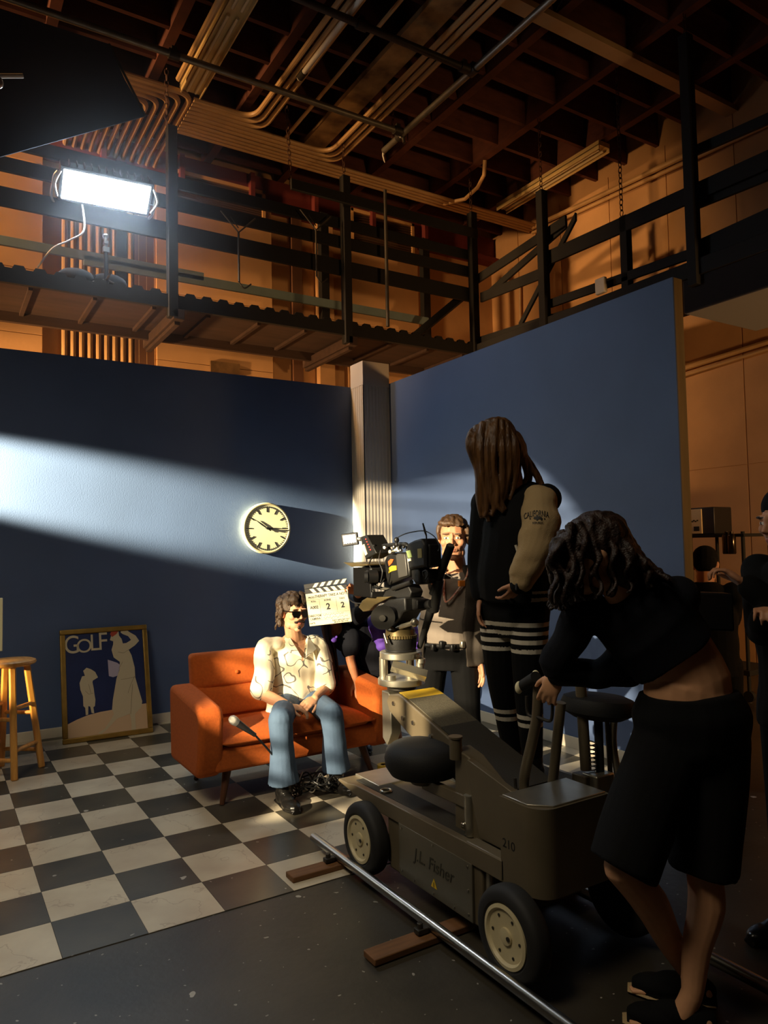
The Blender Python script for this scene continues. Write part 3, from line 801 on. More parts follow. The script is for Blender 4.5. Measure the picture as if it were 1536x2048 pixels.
# ---------------------------------------------------------------- wooden bar stool
M_pine = mat('honey_pine', lin((222, 164, 84)), 0.42, var=0.3, vscale=5, stretch=(8, 8, 0.8), color2=lin((190, 126, 58)), coat=0.25)
sc0 = Vector((0.035, 2.74, 0))
stool = thing('bar_stool', 'round honey-coloured wooden bar stool at the left edge', 'stool', tuple(sc0))
MB(Matrix.Translation(sc0)).lathe([(0, 0.752), (0.14, 0.752), (0.168, 0.762), (0.174, 0.772), (0.170, 0.785), (0.150, 0.793), (0, 0.790)], n=48, caps=False).build('seat', M_pine, stool)
feet = [(0.05, 2.525), (0.246, 2.76), (0.0, 2.955), (-0.20, 2.72)]
tops = []; 
for fx, fy in feet:
    f_ = Vector((fx, fy, 0.003)); t_ = sc0 + (Vector((fx, fy, 0)) - sc0) * 0.52; t_.z = 0.757
    MB().beam(f_, t_, 0.043, 0.043, (Vector((fx, fy, 0)) - sc0)).build('leg', M_pine, stool, bev=0.009, seg=3); tops.append((f_, t_))
for zr, prs in ((0.47, ((0, 1), (2, 3))), (0.40, ((1, 2), (3, 0))), (0.19, ((0, 1), (2, 3))), (0.13, ((1, 2), (3, 0)))):
    for i, j in prs:
        a = tops[i][0].lerp(tops[i][1], zr / 0.757); c = tops[j][0].lerp(tops[j][1], zr / 0.757)
        MB().cyl(a, c, 0.0145, n=12).build('rung', M_pine, stool)

# ---------------------------------------------------------------- cream board at the left edge
t = thing('bounce_board', 'cream board edge on a stand at the very left edge, above the stool', 'board', tuple(PY(-30, 1480, 2.2)))
a, c = PY(-330, 1212, 2.2), PY(5, 1302, 2.2)
MB().bb((a.x, 2.19, c.z), (c.x, 2.21, a.z)).build('panel', mat('cream_card', lin((250, 240, 196)), 0.7), t, bev=0.004)
b = MB(); mx_ = (a.x + c.x) / 2; b.cyl((mx_, 2.23, 0.02), (mx_, 2.23, a.z - 0.05), 0.012)
for k in (90, 210, 330): b.cyl((mx_, 2.23, 0.28), (mx_ + 0.2 * math.cos(R_(k)), 2.23 + 0.2 * math.sin(R_(k)), 0.006), 0.008)
b.build('stand', M_dpipe, t)

# ---------------------------------------------------------------- orange loveseat
M_or = mat('orange_tweed', lin((188, 90, 22)), 0.9, var=0.18, vscale=60, bump=0.25, bscale=260)
M_leg = mat('walnut_leg', lin((86, 50, 28)), 0.42, var=0.3, vscale=10, stretch=(3, 3, 0.5))
sofa = thing('loveseat', 'burnt orange mid-century loveseat with tapered wooden legs under the seated man', 'sofa', (1.59, 1.5, 0))
sx0, sx1, sy0, sy1 = 0.905, 2.265, 1.20, 1.86
def rbox(b, a, c, r, n=3):
    """rounded box as a bevelled hull is left to the modifier"""
    b.bb(a, c)
b = MB(); b.bb((sx0 + 0.11, sy0 + 0.012, 0.20), (sx1 - 0.11, sy1 - 0.02, 0.345)); b.build('base', M_or, sofa, bev=0.025, seg=3)
def cushion(x0, x1, y0, y1, z0, z1, crown=0.03, n=18, m=14):
    b = MB(); vs = []; fs = []
    def sh(u):  # rounded edge profile 0..1
        return (1 - abs(2 * u - 1) ** 5) ** 0.5
    top = []; bot = []
    for j in range(m + 1):
        for i in range(n + 1):
            u, v = i / n, j / m
            x = x0 + (x1 - x0) * u; y = y0 + (y1 - y0) * v
            k = min(sh(u), 1) * min(sh(v), 1)
            cr_ = crown * math.sin(math.pi * u) * math.sin(math.pi * v)
            h = (z1 - z0) / 2
            top.append((x, y, z0 + h + h * k + cr_)); bot.append((x, y, z0 + h - h * k))
    N = (n + 1) * (m + 1); vs = top + bot
    for j in range(m):
        for i in range(n):
            a = j * (n + 1) + i
            fs.append((a, a + 1, a + n + 2, a + n + 1)); fs.append((N + a, N + a + n + 1, N + a + n + 2, N + a + 1))
    for i in range(n):
        fs.append((i, N + i, N + i + 1, i + 1)); a = m * (n + 1) + i; fs.append((a, a + 1, N + a + 1, N + a))
    for j in range(m):
        a = j * (n + 1); fs.append((a, a + n + 1, N + a + n + 1, N + a)); a = a + n; fs.append((a, N + a, N + a + n + 1, a + n + 1))
    return b.add(vs, fs)
cu = cushion(sx0 + 0.14, sx1 - 0.14, sy0 - 0.005, 1.72, 0.315, 0.435, 0.012).build('seat_cushion', M_or, sofa)
pp = [(sx0 + 0.16, sy0 + 0.004, 0.378), (sx0 + 0.2, sy0 - 0.010, 0.374), (1.59, sy0 - 0.012, 0.370), (sx1 - 0.2, sy0 - 0.010, 0.374), (sx1 - 0.16, sy0 + 0.004, 0.378)]
MB().tube(smooth_path(pp), 0.006, 6).build('piping', M_or, cu)
# arms: outline in the y-z plane, rounded over the top, leaning in toward the foot
armp = [(sy0 + 0.05, 0.175), (sy0 + 0.0, 0.30), (sy0 - 0.025, 0.52), (sy0 - 0.012, 0.575), (sy0 + 0.03, 0.60), (sy0 + 0.12, 0.612), (sy1 - 0.12, 0.655), (sy1 - 0.04, 0.655), (sy1 - 0.03, 0.60), (sy1 - 0.05, 0.175)]
for xa_, xb_ in ((sx0, sx0 + 0.155), (sx1 - 0.155, sx1)):
    b = MB(); b.add([(x, y, z) for x in (xa_, xb_) for y, z in armp], [tuple(range(len(armp))), tuple(range(2 * len(armp) - 1, len(armp) - 1, -1))] + [(i, (i + 1) % len(armp), len(armp) + (i + 1) % len(armp), len(armp) + i) for i in range(len(armp))])
    b.build('arm', M_or, sofa, bev=0.035, seg=4, angle=60)
# back: slightly reclined, two stacked pads
def lean(p): return Vector((p[0], p[1] + (p[2] - 0.42) * 0.16, p[2]))
b = MB(); vs = [lean(p) for p in [(x, y, z) for x in (sx0 + 0.13, sx1 - 0.13) for y in (1.69, 1.79) for z in (0.22, 0.845)]]
b.add(vs, [(0, 1, 3, 2), (4, 6, 7, 5), (0, 4, 5, 1), (2, 3, 7, 6), (0, 2, 6, 4), (1, 5, 7, 3)])
bk = b.build('back', M_or, sofa, bev=0.03, seg=4)
for z0_, z1_ in ((0.43, 0.625), (0.62, 0.835)):
    c_ = cushion(sx0 + 0.155, sx1 - 0.155, -z1_, -z0_, 0, 0.055, 0.01)
    c_.v = [lean((p.x, 1.70 - p.z + 0.018, -p.y)) for p in c_.v]
    c_.build('back_pad', M_or, sofa)
b = MB()
for xx in (1.33, 1.85):
    q = lean((xx, 1.650, 0.71)); b.ell(q, (0.014, 0.008, 0.014))
b.build('button', M_or, bk)
for (x0_, y0_), (x1_, y1_) in (((1.06, 1.245), (1.115, 1.30)), ((2.115, 1.245), (2.06, 1.30)), ((1.08, 1.82), (1.12, 1.77)), ((2.10, 1.82), (2.06, 1.77))):
    MB().cyl((x0_, y0_, 0.004), (x1_, y1_, 0.21), 0.015, 0.029, n=16).build('leg', M_leg, sofa)

# ---------------------------------------------------------------- microphone on its gooseneck and cable heap
mb_ = PZ(622, 1568, 0.0); mc_ = PY(468, 1441, 1.02)
mic = thing('microphone', 'silver-headed microphone on a thin bent neck before the orange seat', 'microphone', tuple(mb_))
hp = PY(494, 1459, 1.02); d_ = (mc_ - hp).normalized()
MG = mtx(mc_, frame_from_z(d_))
MB(MG).lathe([(0.0, 0.032), (0.014, 0.03), (0.024, 0.018), (0.0265, 0.0), (0.0265, -0.006), (0.022, -0.026), (0.0, -0.028)], n=24, caps=False).build('grille', mat('mic_grille', lin((168, 166, 158)), 0.4, metal=0.8, bump=0.5, bscale=600), mic)
MB(MG).lathe([(0, -0.026), (0.0215, -0.027), (0.020, -0.05), (0.0125, -0.15), (0.012, -0.165), (0, -0.166)], n=20, caps=False).build('handle', mat('mic_body', lin((52, 50, 50)), 0.4, metal=0.4), mic)
tail = mc_ - d_ * 0.165
MB().tube(smooth_path([tail, PY(530, 1492, 1.01), PY(553, 1517, 1.03), PY(585, 1540, 1.08), mb_ + Vector((-0.03, 0, 0.03))], 10), 0.006, 8).build('gooseneck', M_cable, mic)
MB(Matrix.Translation(mb_)).lathe([(0, 0.0045), (0.115, 0.0045), (0.118, 0.012), (0.112, 0.02), (0.03, 0.034), (0, 0.036)], n=40, caps=False).build('base', M_plas, mic)
rc = random.Random(11)
hc = PZ(622, 1592, 0.0)
def heap(c, n, R, seed, zmax):
    r_ = random.Random(seed); pts = []
    for k in range(n):
        a = k * 0.62 + r_.uniform(-0.3, 0.3); rr = R * r_.uniform(0.45, 1.0)
        pts.append(Vector((c.x + rr * math.cos(a) * 1.1 + r_.uniform(-0.02, 0.02), c.y + rr * math.sin(a) * 0.8, 0.012 + zmax * r_.random())))
    return pts
o = MB().tube(smooth_path(heap(hc, 64, 0.15, 5, 0.12), 6), 0.0045, 6).build('cable_coil', M_cable); tag(o, 'tangled heap of black cable on the floor between the seated man\'s shoes', 'cable'); origin_to(o, hc)
o = MB().tube(smooth_path(heap(hc + Vector((0.05, 0.05, 0)), 24, 0.13, 8, 0.12) + [PZ(650, 1570, 0.012), PZ(690, 1580, 0.01)], 6), 0.004, 6).build('cable_coil', M_cablew); tag(o, 'pale cable tangled into the black heap by the seated man\'s shoes', 'cable'); origin_to(o, hc)
# small things on the floor by the right leg of the sofa
q = PZ(768, 1543, 0); o = MB(Matrix.Translation((q.x, q.y, 0.004))).lathe([(0.022, 0), (0.045, 0), (0.045, 0.045), (0.022, 0.045)], n=28, caps=False).build('tape_roll', mat('yellow_tape', lin((206, 170, 40)), 0.5)); tag(o, 'yellow roll of tape on the floor right of the sofa', 'tape'); origin_to(o, q)

q = PZ(772, 1556, 0.0); b = MB(); b.ell((q.x, q.y, 0.03), (0.10, 0.07, 0.028)); b.ell((q.x + 0.07, q.y + 0.02, 0.025), (0.06, 0.06, 0.022))
b.v = [V_ + Vector((0, 0, 0.010 * noise.noise(V_ * 22))) for V_ in b.v]
for V_ in b.v: V_.z = max(V_.z, 0.0045)
o = b.build('crumpled_cloth', mat('pale_pink_cloth', lin((224, 196, 184)), 0.9, bump=0.3, bscale=60)); tag(o, 'crumpled pale pink cloth on the floor behind the front of the dolly', 'cloth'); origin_to(o, (q.x, q.y, 0.0045))
# ================================================================== DOLLY TRACK, DOLLY, FILM CAMERA
M_dol = mat('dolly_olive_grey_paint', lin((106, 95, 75)), 0.42, metal=0.2, var=0.15, vscale=6)
M_pan = mat('dolly_side_panel', lin((120, 114, 98)), 0.32, metal=0.5, var=0.1, vscale=5)
M_mat = mat('grip_tape_black', lin((44, 42, 36)), 0.8, bump=0.5, bscale=300)
M_grit = mat('grip_tape_worn', lin((92, 86, 70)), 0.8, var=0.35, vscale=120, bump=0.5, bscale=400)
M_whl = mat('cream_wheel_hub', lin((206, 192, 152)), 0.45, var=0.12, vscale=14)
M_tyre = mat('black_tyre', lin((28, 27, 26)), 0.7)
M_tan = mat('wood_sleeper', lin((122, 82, 46)), 0.7, var=0.35, vscale=7, stretch=(1, 6, 6))
M_seat = mat('black_seat_vinyl', lin((18, 18, 18)), 0.7, bump=0.15, bscale=200)
M_yel = mat('yellow_tape', lin((246, 240, 30)), 0.55)
def prx(name, pts, x0, x1, m, parent, bev=0.0, seg=2):
    """side outline (world points or (y,z)) extruded from x0 to x1"""
    P2 = [(p.y, p.z) if isinstance(p, Vector) else p for p in pts]; n = len(P2)
    b = MB(); b.add([(x, y, z) for x in (x0, x1) for y, z in P2], [tuple(range(n)), tuple(range(2 * n - 1, n - 1, -1))] + [(i, (i + 1) % n, n + (i + 1) % n, n + i) for i in range(n)])
    return b.build(name, m, parent, bev=bev, seg=seg)

# track: two rails on wooden sleepers
def rail(x, y0, y1, label):
    t = thing('track_rail', label, 'rail', (x, y0, 0.0))
    MB().cyl((x, y0, 0.055), (x, y1, 0.055), 0.021, n=20).build('tube', M_steel, t)
    MB().cyl((x, y0 + 0.002, 0.055), (x, y0 - 0.03, 0.055), 0.014, n=14).build('pin', M_dpipe, t)
    MB().bb((x + 0.0, y1, 0.028), (x + 0.05, y0 - 0.04, 0.036)).build('flange', M_dpipe, t)
    return t
RX0, RX1 = 1.243, 1.935
rail(RX0, 0.375, -3.4, 'bright steel dolly rail running from the checkered floor toward the camera, left of the dolly')
rail(RX1, 0.375, -3.4, 'steel dolly rail at lower right, beyond the leaning person\'s bare legs')
def sleeper(y, xl, xr, label, h=0.034):
    t = thing('track_sleeper', label, 'sleeper', (xl, y, 0))
    MB().bb((xl, y - 0.042, 0.004), (xr, y + 0.042, 0.004 + h - 0.008)).build('board', M_tan, t, bev=0.004)
    b = MB(); b.box((RX0 - 0.045, y + 0.01, 0.045), (0.05, 0.035, 0.02)); b.cyl((RX0 - 0.05, y + 0.01, 0.036), (RX0 - 0.05, y + 0.01, 0.075), 0.012, n=10)
    b.build('clamp', M_dpipe, t, bev=0.003)
sleeper(0.105, 0.985, 2.10, 'brown wooden sleeper end on the white tile at the front of the rail')
sleeper(-0.67, 0.955, 2.12, 'brown wooden sleeper end on the dark floor beside the rear dolly wheel')
sleeper(-2.3, 0.9, 2.15, 'brown wooden sleeper under the track at the bottom right corner')

dl = thing('camera_dolly', 'olive grey camera dolly with cream-hubbed wheels standing on the rails', 'dolly', (1.62, -0.5, 0.0))
def wheel(x, y, sgn):
    c = Vector((x, y, 0.182)); MW = mtx(c, frame_from_z((sgn, 0, 0)))
    w = MB(MW).lathe([(0.0, -0.035), (0.12, -0.035), (0.14, -0.03), (0.158, -0.015), (0.162, 0.0), (0.162, 0.03), (0.156, 0.045), (0.138, 0.056), (0.116, 0.056), (0.106, 0.048), (0.0, 0.042)], n=56, caps=False).build('wheel', M_tyre, dl)
    h = MB(MW).lathe([(0, 0.043), (0.106, 0.048), (0.106, 0.055), (0.094, 0.057), (0.086, 0.046), (0.056, 0.042), (0.053, 0.034), (0.03, 0.034), (0.028, 0.052), (0.012, 0.055), (0, 0.055)], n=48, caps=False).build('hub', M_whl, w)
    b = MB(MW)
    for k in range(6):
        a = 2 * math.pi * k / 6; b.cyl((0.069 * math.cos(a), 0.069 * math.sin(a), 0.042), (0.069 * math.cos(a), 0.069 * math.sin(a), 0.049), 0.0055, n=8)
    b.cyl((0.018, 0.0, 0.05), (0.018, 0.0, 0.057), 0.008, n=8)
    b.build('bolt_ring', M_dpipe, w)
WF, WR = PX(716, 1680, 1.259).y, PX(1008, 1872, 1.259).y
wheel(1.315, WF, -1); wheel(1.315, WR, -1); wheel(1.852, WF, 1); wheel(1.852, WR, 1)
XD = 1.335
# deck, side rails and the sloped nose
prx('deck', [(0.27, 0.35), (0.27, 0.362), (0.08, 0.366), (-0.80, 0.366), (-0.80, 0.32), (0.05, 0.32)], XD, 1.90, M_dol, dl, bev=0.006)
for xa_, xb_ in ((XD, XD + 0.035), (1.865, 1.90)):
    prx('side_channel', [(0.24, 0.352), (0.09, 0.378), (-0.99, 0.392), (-0.99, 0.315), (-0.05, 0.312), (0.10, 0.335)], xa_ - 0.002, xb_, M_dol, dl, bev=0.004)
prx('grip_mat', [(0.17, 0.366), (0.17, 0.373), (-0.70, 0.376), (-0.70, 0.366)], XD + 0.05, 1.50, M_mat, dl, bev=0.003)
prx('grip_mat', [(0.17, 0.366), (0.17, 0.373), (-0.70, 0.376), (-0.70, 0.366)], 1.77, 1.855, M_mat, dl, bev=0.003)
b = MB(); q = PZ(772, 1583, 0.376); b.torus((q.x, q.y, 0.380), 0.024, 0.006, (0, 0, 1)); b.build('deck_ring', M_steel, dl)
MB().bb((XD + 0.09, 0.02, 0.36), (XD + 0.30, 0.25, 0.376)).build('nose_plate', M_alu, dl, bev=0.004)
# underslung box with its riveted panel and lettering
MB().bb((1.345, -0.86, 0.085), (1.88, -0.20, 0.32)).build('underbody', M_dol, dl, bev=0.008)
sp = MB().bb((1.332, -0.815, 0.095), (1.347, -0.30, 0.318)).build('side_panel', M_pan, dl, bev=0.003)
b = MB()
for y_, z_ in ((-0.325, 0.30), (-0.79, 0.30), (-0.325, 0.12), (-0.79, 0.12), (-0.56, 0.305), (-0.56, 0.112), (-0.79, 0.21), (-0.70, 0.112), (-0.42, 0.112)): b.cyl((1.333, y_, z_), (1.328, y_, z_), 0.005, n=8)
b.build('rivets', M_steel, sp)
MTXT = Matrix(((0, 0, -1, 1.3305), (-1, 0, 0, -0.56), (0, 1, 0, 0.222), (0, 0, 0, 1)))
M_let = mat('faded_dark_lettering', lin((52, 50, 40)), 0.6)
text_mesh('lettering', 'J.L. Fisher', 0.075, MTXT, M_let, sp, sx=0.95, shear=0.2)
def tri(s_): return [(0, s_), (-s_ * 0.9, -s_ * 0.55), (s_ * 0.9, -s_ * 0.55)]
MTR = Matrix(((0, 0, -1, 1.3310), (-1, 0, 0, -0.565), (0, 1, 0, 0.148), (0, 0, 0, 1)))
MB(MTR).prism(tri(0.024), 0, 0.001).build('warning_triangle', mat('warning_yellow', lin((206, 170, 30)), 0.5), sp, smooth=False)
b = MB(MTR); b.box((0, 0.001, 0.0014), (0.004, 0.016, 0.0006)); b.box((0, -0.0095, 0.0014), (0.004, 0.003, 0.0006)); b.build('exclamation_mark', M_ink, sp, smooth=False)
MB().cyl((1.37, -0.875, 0.09), (1.37, -0.875, 0.33), 0.014).build('hydraulic_pipe', M_alu, dl)
MB().cyl((1.365, -0.20, 0.30), (1.365, -0.20, 0.11), 0.02).build('front_leg', M_dol, dl)
# rear tower with rounded corner and wedge front
tw = [(-0.70, 0.385)]
prx('tower', [(-0.60, 0.315), (-0.60, 0.40), (-0.61, 0.70), (-0.70, 0.68), (-0.90, 0.565), (-0.935, 0.560), (-0.935, 0.315)], 1.42, 1.50, M_dol, dl, bev=0.006)
b = MB(); 
outl = [(1.335, -0.985), (1.335, -1.12)] + [(1.335 + 0.075 - 0.075 * math.cos(t), -1.12 - 0.075 * math.sin(t)) for t in [k * math.pi / 2 / 8 for k in range(1, 9)]]
outl += [(1.68, -1.195), (1.68, -0.985)]
b.prism(outl, 0.318, 0.622); b.build('rear_box', M_dol, dl, angle=50)
MB().prism([(1.345, -0.99), (1.345, -1.12), (1.41, -1.185), (1.67, -1.185), (1.67, -0.99)], 0.622, 0.628).build('rear_box_lid', M_alu, dl, bev=0.002)
MB().bb((1.335, -1.0, 0.318), (1.39, -0.78, 0.395)).build('gusset', M_dol, dl, bev=0.005)
prx('wedge_plate', [(-0.985, 0.62), (-0.985, 0.39), (-0.78, 0.39), (-0.70, 0.66), (-0.72, 0.68)], 1.40, 1.43, M_dol, dl, bev=0.003)
MB().bb((1.68, -1.17, 0.318), (1.90, -0.93, 0.505)).build('rear_step', M_dol, dl, bev=0.01)
MB().bb((1.70, -1.16, 0.505), (1.88, -0.94, 0.512)).build('rear_step_plate', M_alu, dl, bev=0.002)
MTX2 = Matrix(((0, 0, -1, 1.3345), (-1, 0, 0, -1.03), (0, 1, 0, 0.46), (0, 0, 0, 1)))
text_mesh('number_lettering', '210', 0.045, MTX2, M_ink, dl)
# lifting arm: box beam with bare aluminium sides and grip mat on top
A0, A1 = Vector((1.64, 0.06, 0.795)), Vector((1.64, -0.72, 0.555))
dy, dz = (A1.y - A0.y), (A1.z - A0.z)
arm_poly = [(0.055, 0.80), (-0.03, 0.812), (-0.53, 0.655), (-0.80, 0.565), (-0.88, 0.50), (-0.72, 0.46), (-0.50, 0.50), (-0.10, 0.640), (0.06, 0.715), (0.085, 0.76)]
prx('arm', arm_poly, 1.52, 1.76, M_dol, dl, bev=0.006)
prx('arm_mat', [(-0.20, 0.7635), (-0.20, 0.769), (-0.36, 0.718), (-0.36, 0.7115)], 1.535, 1.745, M_grit, dl)
prx('arm_mat', [(-0.36, 0.7115), (-0.36, 0.718), (-0.84, 0.566), (-0.84, 0.556)], 1.535, 1.745, M_mat, dl)
prx('arm_mat', [(-0.10, 0.7945), (-0.10, 0.800), (-0.20, 0.769), (-0.20, 0.7635)], 1.535, 1.745, M_grit, dl)
prx('yellow_tape', [(-0.01, 0.8125), (-0.01, 0.817), (-0.10, 0.800), (-0.10, 0.7945)], 1.540, 1.745, M_yel, dl)
b = MB()
for y_, z_ in ((0.01, 0.762), (-0.07, 0.705), (-0.30, 0.665), (-0.16, 0.70)): b.cyl((1.521, y_, z_), (1.512, y_, z_), 0.011, n=12)
b.build('arm_bolt', M_steel, dl)
# small front levelling head under the rings
prx('arm_nose', [(0.10, 0.80), (0.16, 0.80), (0.16, 0.56), (0.12, 0.53), (0.075, 0.60), (0.075, 0.78)], 1.54, 1.60, M_alu, dl, bev=0.004)
rc_ = Vector((1.64, 0.125, 0))
def disc(z0, z1, r, m, name, n=48, par=dl, off=(0, 0), bev_=0.004):
    MB(Matrix.Translation((rc_.x + off[0], rc_.y + off[1], 0))).lathe([(0, z0), (r - bev_, z0), (r, z0 + bev_), (r, z1 - bev_), (r - bev_, z1), (0, z1)], n=n, caps=False).build(name, m, par)
disc(0.80, 0.83, 0.075, M_dpipe, 'arm_swivel')
disc(0.828, 0.862, 0.122, M_alu, 'lower_ring')
disc(0.962, 0.996, 0.110, M_alu, 'upper_ring')
b = MB()
b.tube([(1.555, 0.08, 0.935), (1.70, -0.015, 0.880)], [0.03, 0.03], 4)
b.build('riser_strut', M_alu, dl)
for (x_, y_) in ((1.57, 0.185), (1.72, 0.16), (1.705, 0.045)):
    MB().cyl((x_, y_, 0.86), (x_, y_, 0.964), 0.022, n=16).build('riser_post', M_alu, dl)
b = MB(); b.cyl((1.555, 0.09, 0.862), (1.555, 0.09, 0.885), 0.026, n=16); b.cyl((1.70, 0.03, 0.94), (1.70, 0.03, 0.962), 0.024, n=16); b.build('riser_knob', M_alu, dl)
MTX3 = Matrix(((1, 0, 0, 1.675), (0, 0, -1, 0.0135), (0, 1, 0, 0.979), (0, 0, 0, 1)))
text_mesh('ring_lettering', 'JL Fisher', 0.02, MTX3, M_let, dl)
# seat over the left deck
sc_ = PX(847, 1513, 1.45)
MB(Matrix.Translation(sc_)).lathe([(0, -0.085), (0.10, -0.085), (0.150, -0.07), (0.172, -0.035), (0.176, 0.0), (0.168, 0.035), (0.145, 0.055), (0.09, 0.065), (0, 0.066)], n=48, caps=False).build('operator_seat', M_seat, dl)
b = MB(); b.cyl(sc_ + Vector((0, 0, -0.08)), (sc_.x, sc_.y, sc_.z - 0.115), 0.07, 0.06); b.beam((sc_.x, sc_.y, sc_.z - 0.115), (1.42, -0.70, 0.50), 0.03, 0.05)
b.build('seat_bracket', M_dol, dl, bev=0.004)
MB().cyl((1.42, -0.70, 0.37), (1.42, -0.70, 0.53), 0.022).build('seat_post', M_alu, dl)
b = MB(); b.cyl((1.41, -0.63, 0.66), (1.41, -0.63, 0.75), 0.026, n=18); b.cyl((1.41, -0.63, 0.745), (1.41, -0.63, 0.752), 0.03, n=18); b.build('seat_socket', M_dol, dl)
b = MB(); b.ell(PX(928, 1650, 1.40), 0.014); b.ell(PX(925, 1671, 1.40), 0.01); b.build('latch_knob', M_steel, dl)
# steering column, handle and uprights at the rear
def px_tube(name, pts, X, r, m, n=12, ends=None):
    return MB().tube(smooth_path([PX(x, y, X) for x, y in pts], 6), r, n).build(name, m, dl)
p_ = [(1055, 1612), (1048, 1560), (1066, 1475), (1074, 1430), (1077, 1362)]
px_tube('steering_column', p_, 1.50, 0.020, M_dol, 14)
hb = MB(); hb.cyl(PX(1041, 1374, 1.50), PX(1072, 1354, 1.46), 0.021, n=16); hb.build('steering_grip', M_rub, dl)
b = MB()
for a in ((1038, 1375), (1071, 1353)):
    b.ell(PX(a[0], a[1], 1.48), (0.018, 0.012, 0.024))
b.build('grip_caps', M_cream, dl)
px_tube('cable_hook', [(1053, 1392), (1056, 1428), (1075, 1434), (1098, 1442), (1104, 1432), (1105, 1405)], 1.49, 0.006, M_dpipe)
px_tube('cable_hook', [(1030, 1556), (1033, 1580), (1048, 1590), (1062, 1602)], 1.47, 0.006, M_dpipe)
px_tube('upright', [(1103, 1588), (1122, 1405)], 1.68, 0.020, M_dol, 14)
px_tube('cable_hook', [(1080, 1592), (1108, 1596), (1115, 1560)], 1.66, 0.006, M_dpipe)
px_tube('seat_upright', [(1172, 1540), (1160, 1350)], 1.80, 0.022, M_dol, 14)
b = MB(); q = PX(1166, 1545, 1.80); b.bb((q.x - 0.035, q.y - 0.045, 0.51), (q.x + 0.035, q.y + 0.03, q.z)); b.build('upright_base', M_dol, dl, bev=0.006)
b = MB(); q = PX(1180, 1520, 1.82); pts = []
for k in range(72): pts.append((q.x + 0.017 * math.cos(k * 0.75), q.y - 0.01 + 0.017 * math.sin(k * 0.75), q.z - 0.06 + 0.14 * k / 72))
b.tube(pts, 0.003, 5); b.build('spring', M_steel, dl)
px_tube('lever', [(1199, 1590), (1200, 1545), (1196, 1430)], 1.86, 0.018, M_black, 12)
px_tube('lever', [(1178, 1415), (1192, 1444)], 1.86, 0.007, M_alu, 8)
px_tube('seat_strut', [(1238, 1560), (1226, 1480), (1232, 1402)], 1.95, 0.015, M_alu, 12)
px_tube('seat_strut', [(1222, 1570), (1214, 1440)], 1.93, 0.010, M_dol, 10)
b = MB(); q = PX(1197, 1570, 1.84); b.bb((q.x - 0.05, q.y - 0.04, 0.51), (q.x + 0.05, q.y + 0.04, q.z + 0.05)); b.build('seat_foot', M_alu, dl, bev=0.006)
s2 = PX(1196, 1408, 1.90)
MB(Matrix.Translation(s2) @ Matrix.Rotation(R_(6), 4, 'Y')).lathe([(0, -0.06), (0.10, -0.055), (0.145, -0.03), (0.15, 0.0), (0.14, 0.025), (0.11, 0.036), (0, 0.038)], n=48, caps=False).build('rear_seat', M_seat, dl)
q = PX(1165, 1650, 1.75); MB().bb((q.x - 0.02, -1.22, 0.36), (q.x + 0.06, -1.18, 0.45)).build('brake_block', mat('brake_amber', lin((150, 100, 40)), 0.5), dl, bev=0.012)
# outrigger step on the far side, where one person stands
MB().bb((1.90, -0.92, 0.390), (2.20, -0.28, 0.417)).build('side_step', M_dol, dl, bev=0.006)
MB().bb((1.91, -0.91, 0.417), (2.19, -0.29, 0.423)).build('step_mat', M_mat, dl)
for y_ in (-0.85, -0.41): MB().beam((1.86, y_, 0.375), (2.16, y_, 0.375), 0.03, 0.03).build('step_bracket', M_dol, dl)

# ---------------------------------------------------------------- geared head
CXL, CXR = 1.60, 1.695
def CZ(x, y, X=CXL): return PX(670 + x * 270 / 1536.0, 1030 + y * 270 / 1536.0, X)
M_camg = mat('camera_grey_black', lin((36, 35, 33)), 0.38, metal=0.3, var=0.1, vscale=10)
M_camb = mat('camera_black_crackle', lin((22, 21, 20)), 0.5, bump=0.2, bscale=300)
M_olive = mat('head_olive_anodised', lin((124, 108, 72)), 0.38, metal=0.6, var=0.15, vscale=12)
gh = thing('geared_head', 'round olive and black camera head standing on the dolly rings under the film camera', 'camera head', (rc_.x, rc_.y, 0.996))
disc(0.997, 1.008, 0.082, M_plas, 'base_plate', par=gh)
MB(Matrix.Translation((rc_.x, rc_.y, 0))).lathe([(0, 1.008), (0.078, 1.008), (0.082, 1.02), (0.086, 1.062), (0.080, 1.066), (0, 1.066)], n=40, caps=False).build('bowl', M_camb, gh)
b = MB(Matrix.Translation((rc_.x, rc_.y, 0))); b.lathe([(0, 1.066), (0.084, 1.066), (0.084, 1.082), (0, 1.082)], n=40, caps=False)
for k in range(40):
    a = 2 * math.pi * k / 40; b.box((0, 0, 0), (0.006, 0.007, 0.015), Matrix.Rotation(a, 4, 'Z') @ Matrix.Translation((0.085, 0, 1.074)))
b.build('knurled_ring', M_olive, gh)
MB(Matrix.Translation((rc_.x, rc_.y, 0))).lathe([(0, 1.082), (0.078, 1.082), (0.076, 1.11), (0.055, 1.128), (0, 1.130)], n=40, caps=False).build('turret', M_olive, gh)
b = MB(); b.cyl(CZ(690, 1290, 1.6), CZ(930, 1215, 1.6), 0.012); b.ell(CZ(905, 1225, 1.6), 0.022); b.build('lock_lever', M_alu, gh)
MB().cyl(CZ(545, 1165, 1.530), CZ(545, 1165, 1.505) , 0.062, n=40).build('gear_wheel', M_camg, gh)
MB().cyl(CZ(560, 1350, 1.53), CZ(595, 1460, 1.53), 0.006).build('level_pin', M_steel, gh)
b = MB(); b.cyl(CZ(540, 1175, 1.505), CZ(540, 1175, 1.497), 0.016, n=16); b.cyl(CZ(500, 1110, 1.505), CZ(500, 1110, 1.50), 0.008, n=12); b.build('wheel_boss', M_steel, gh)
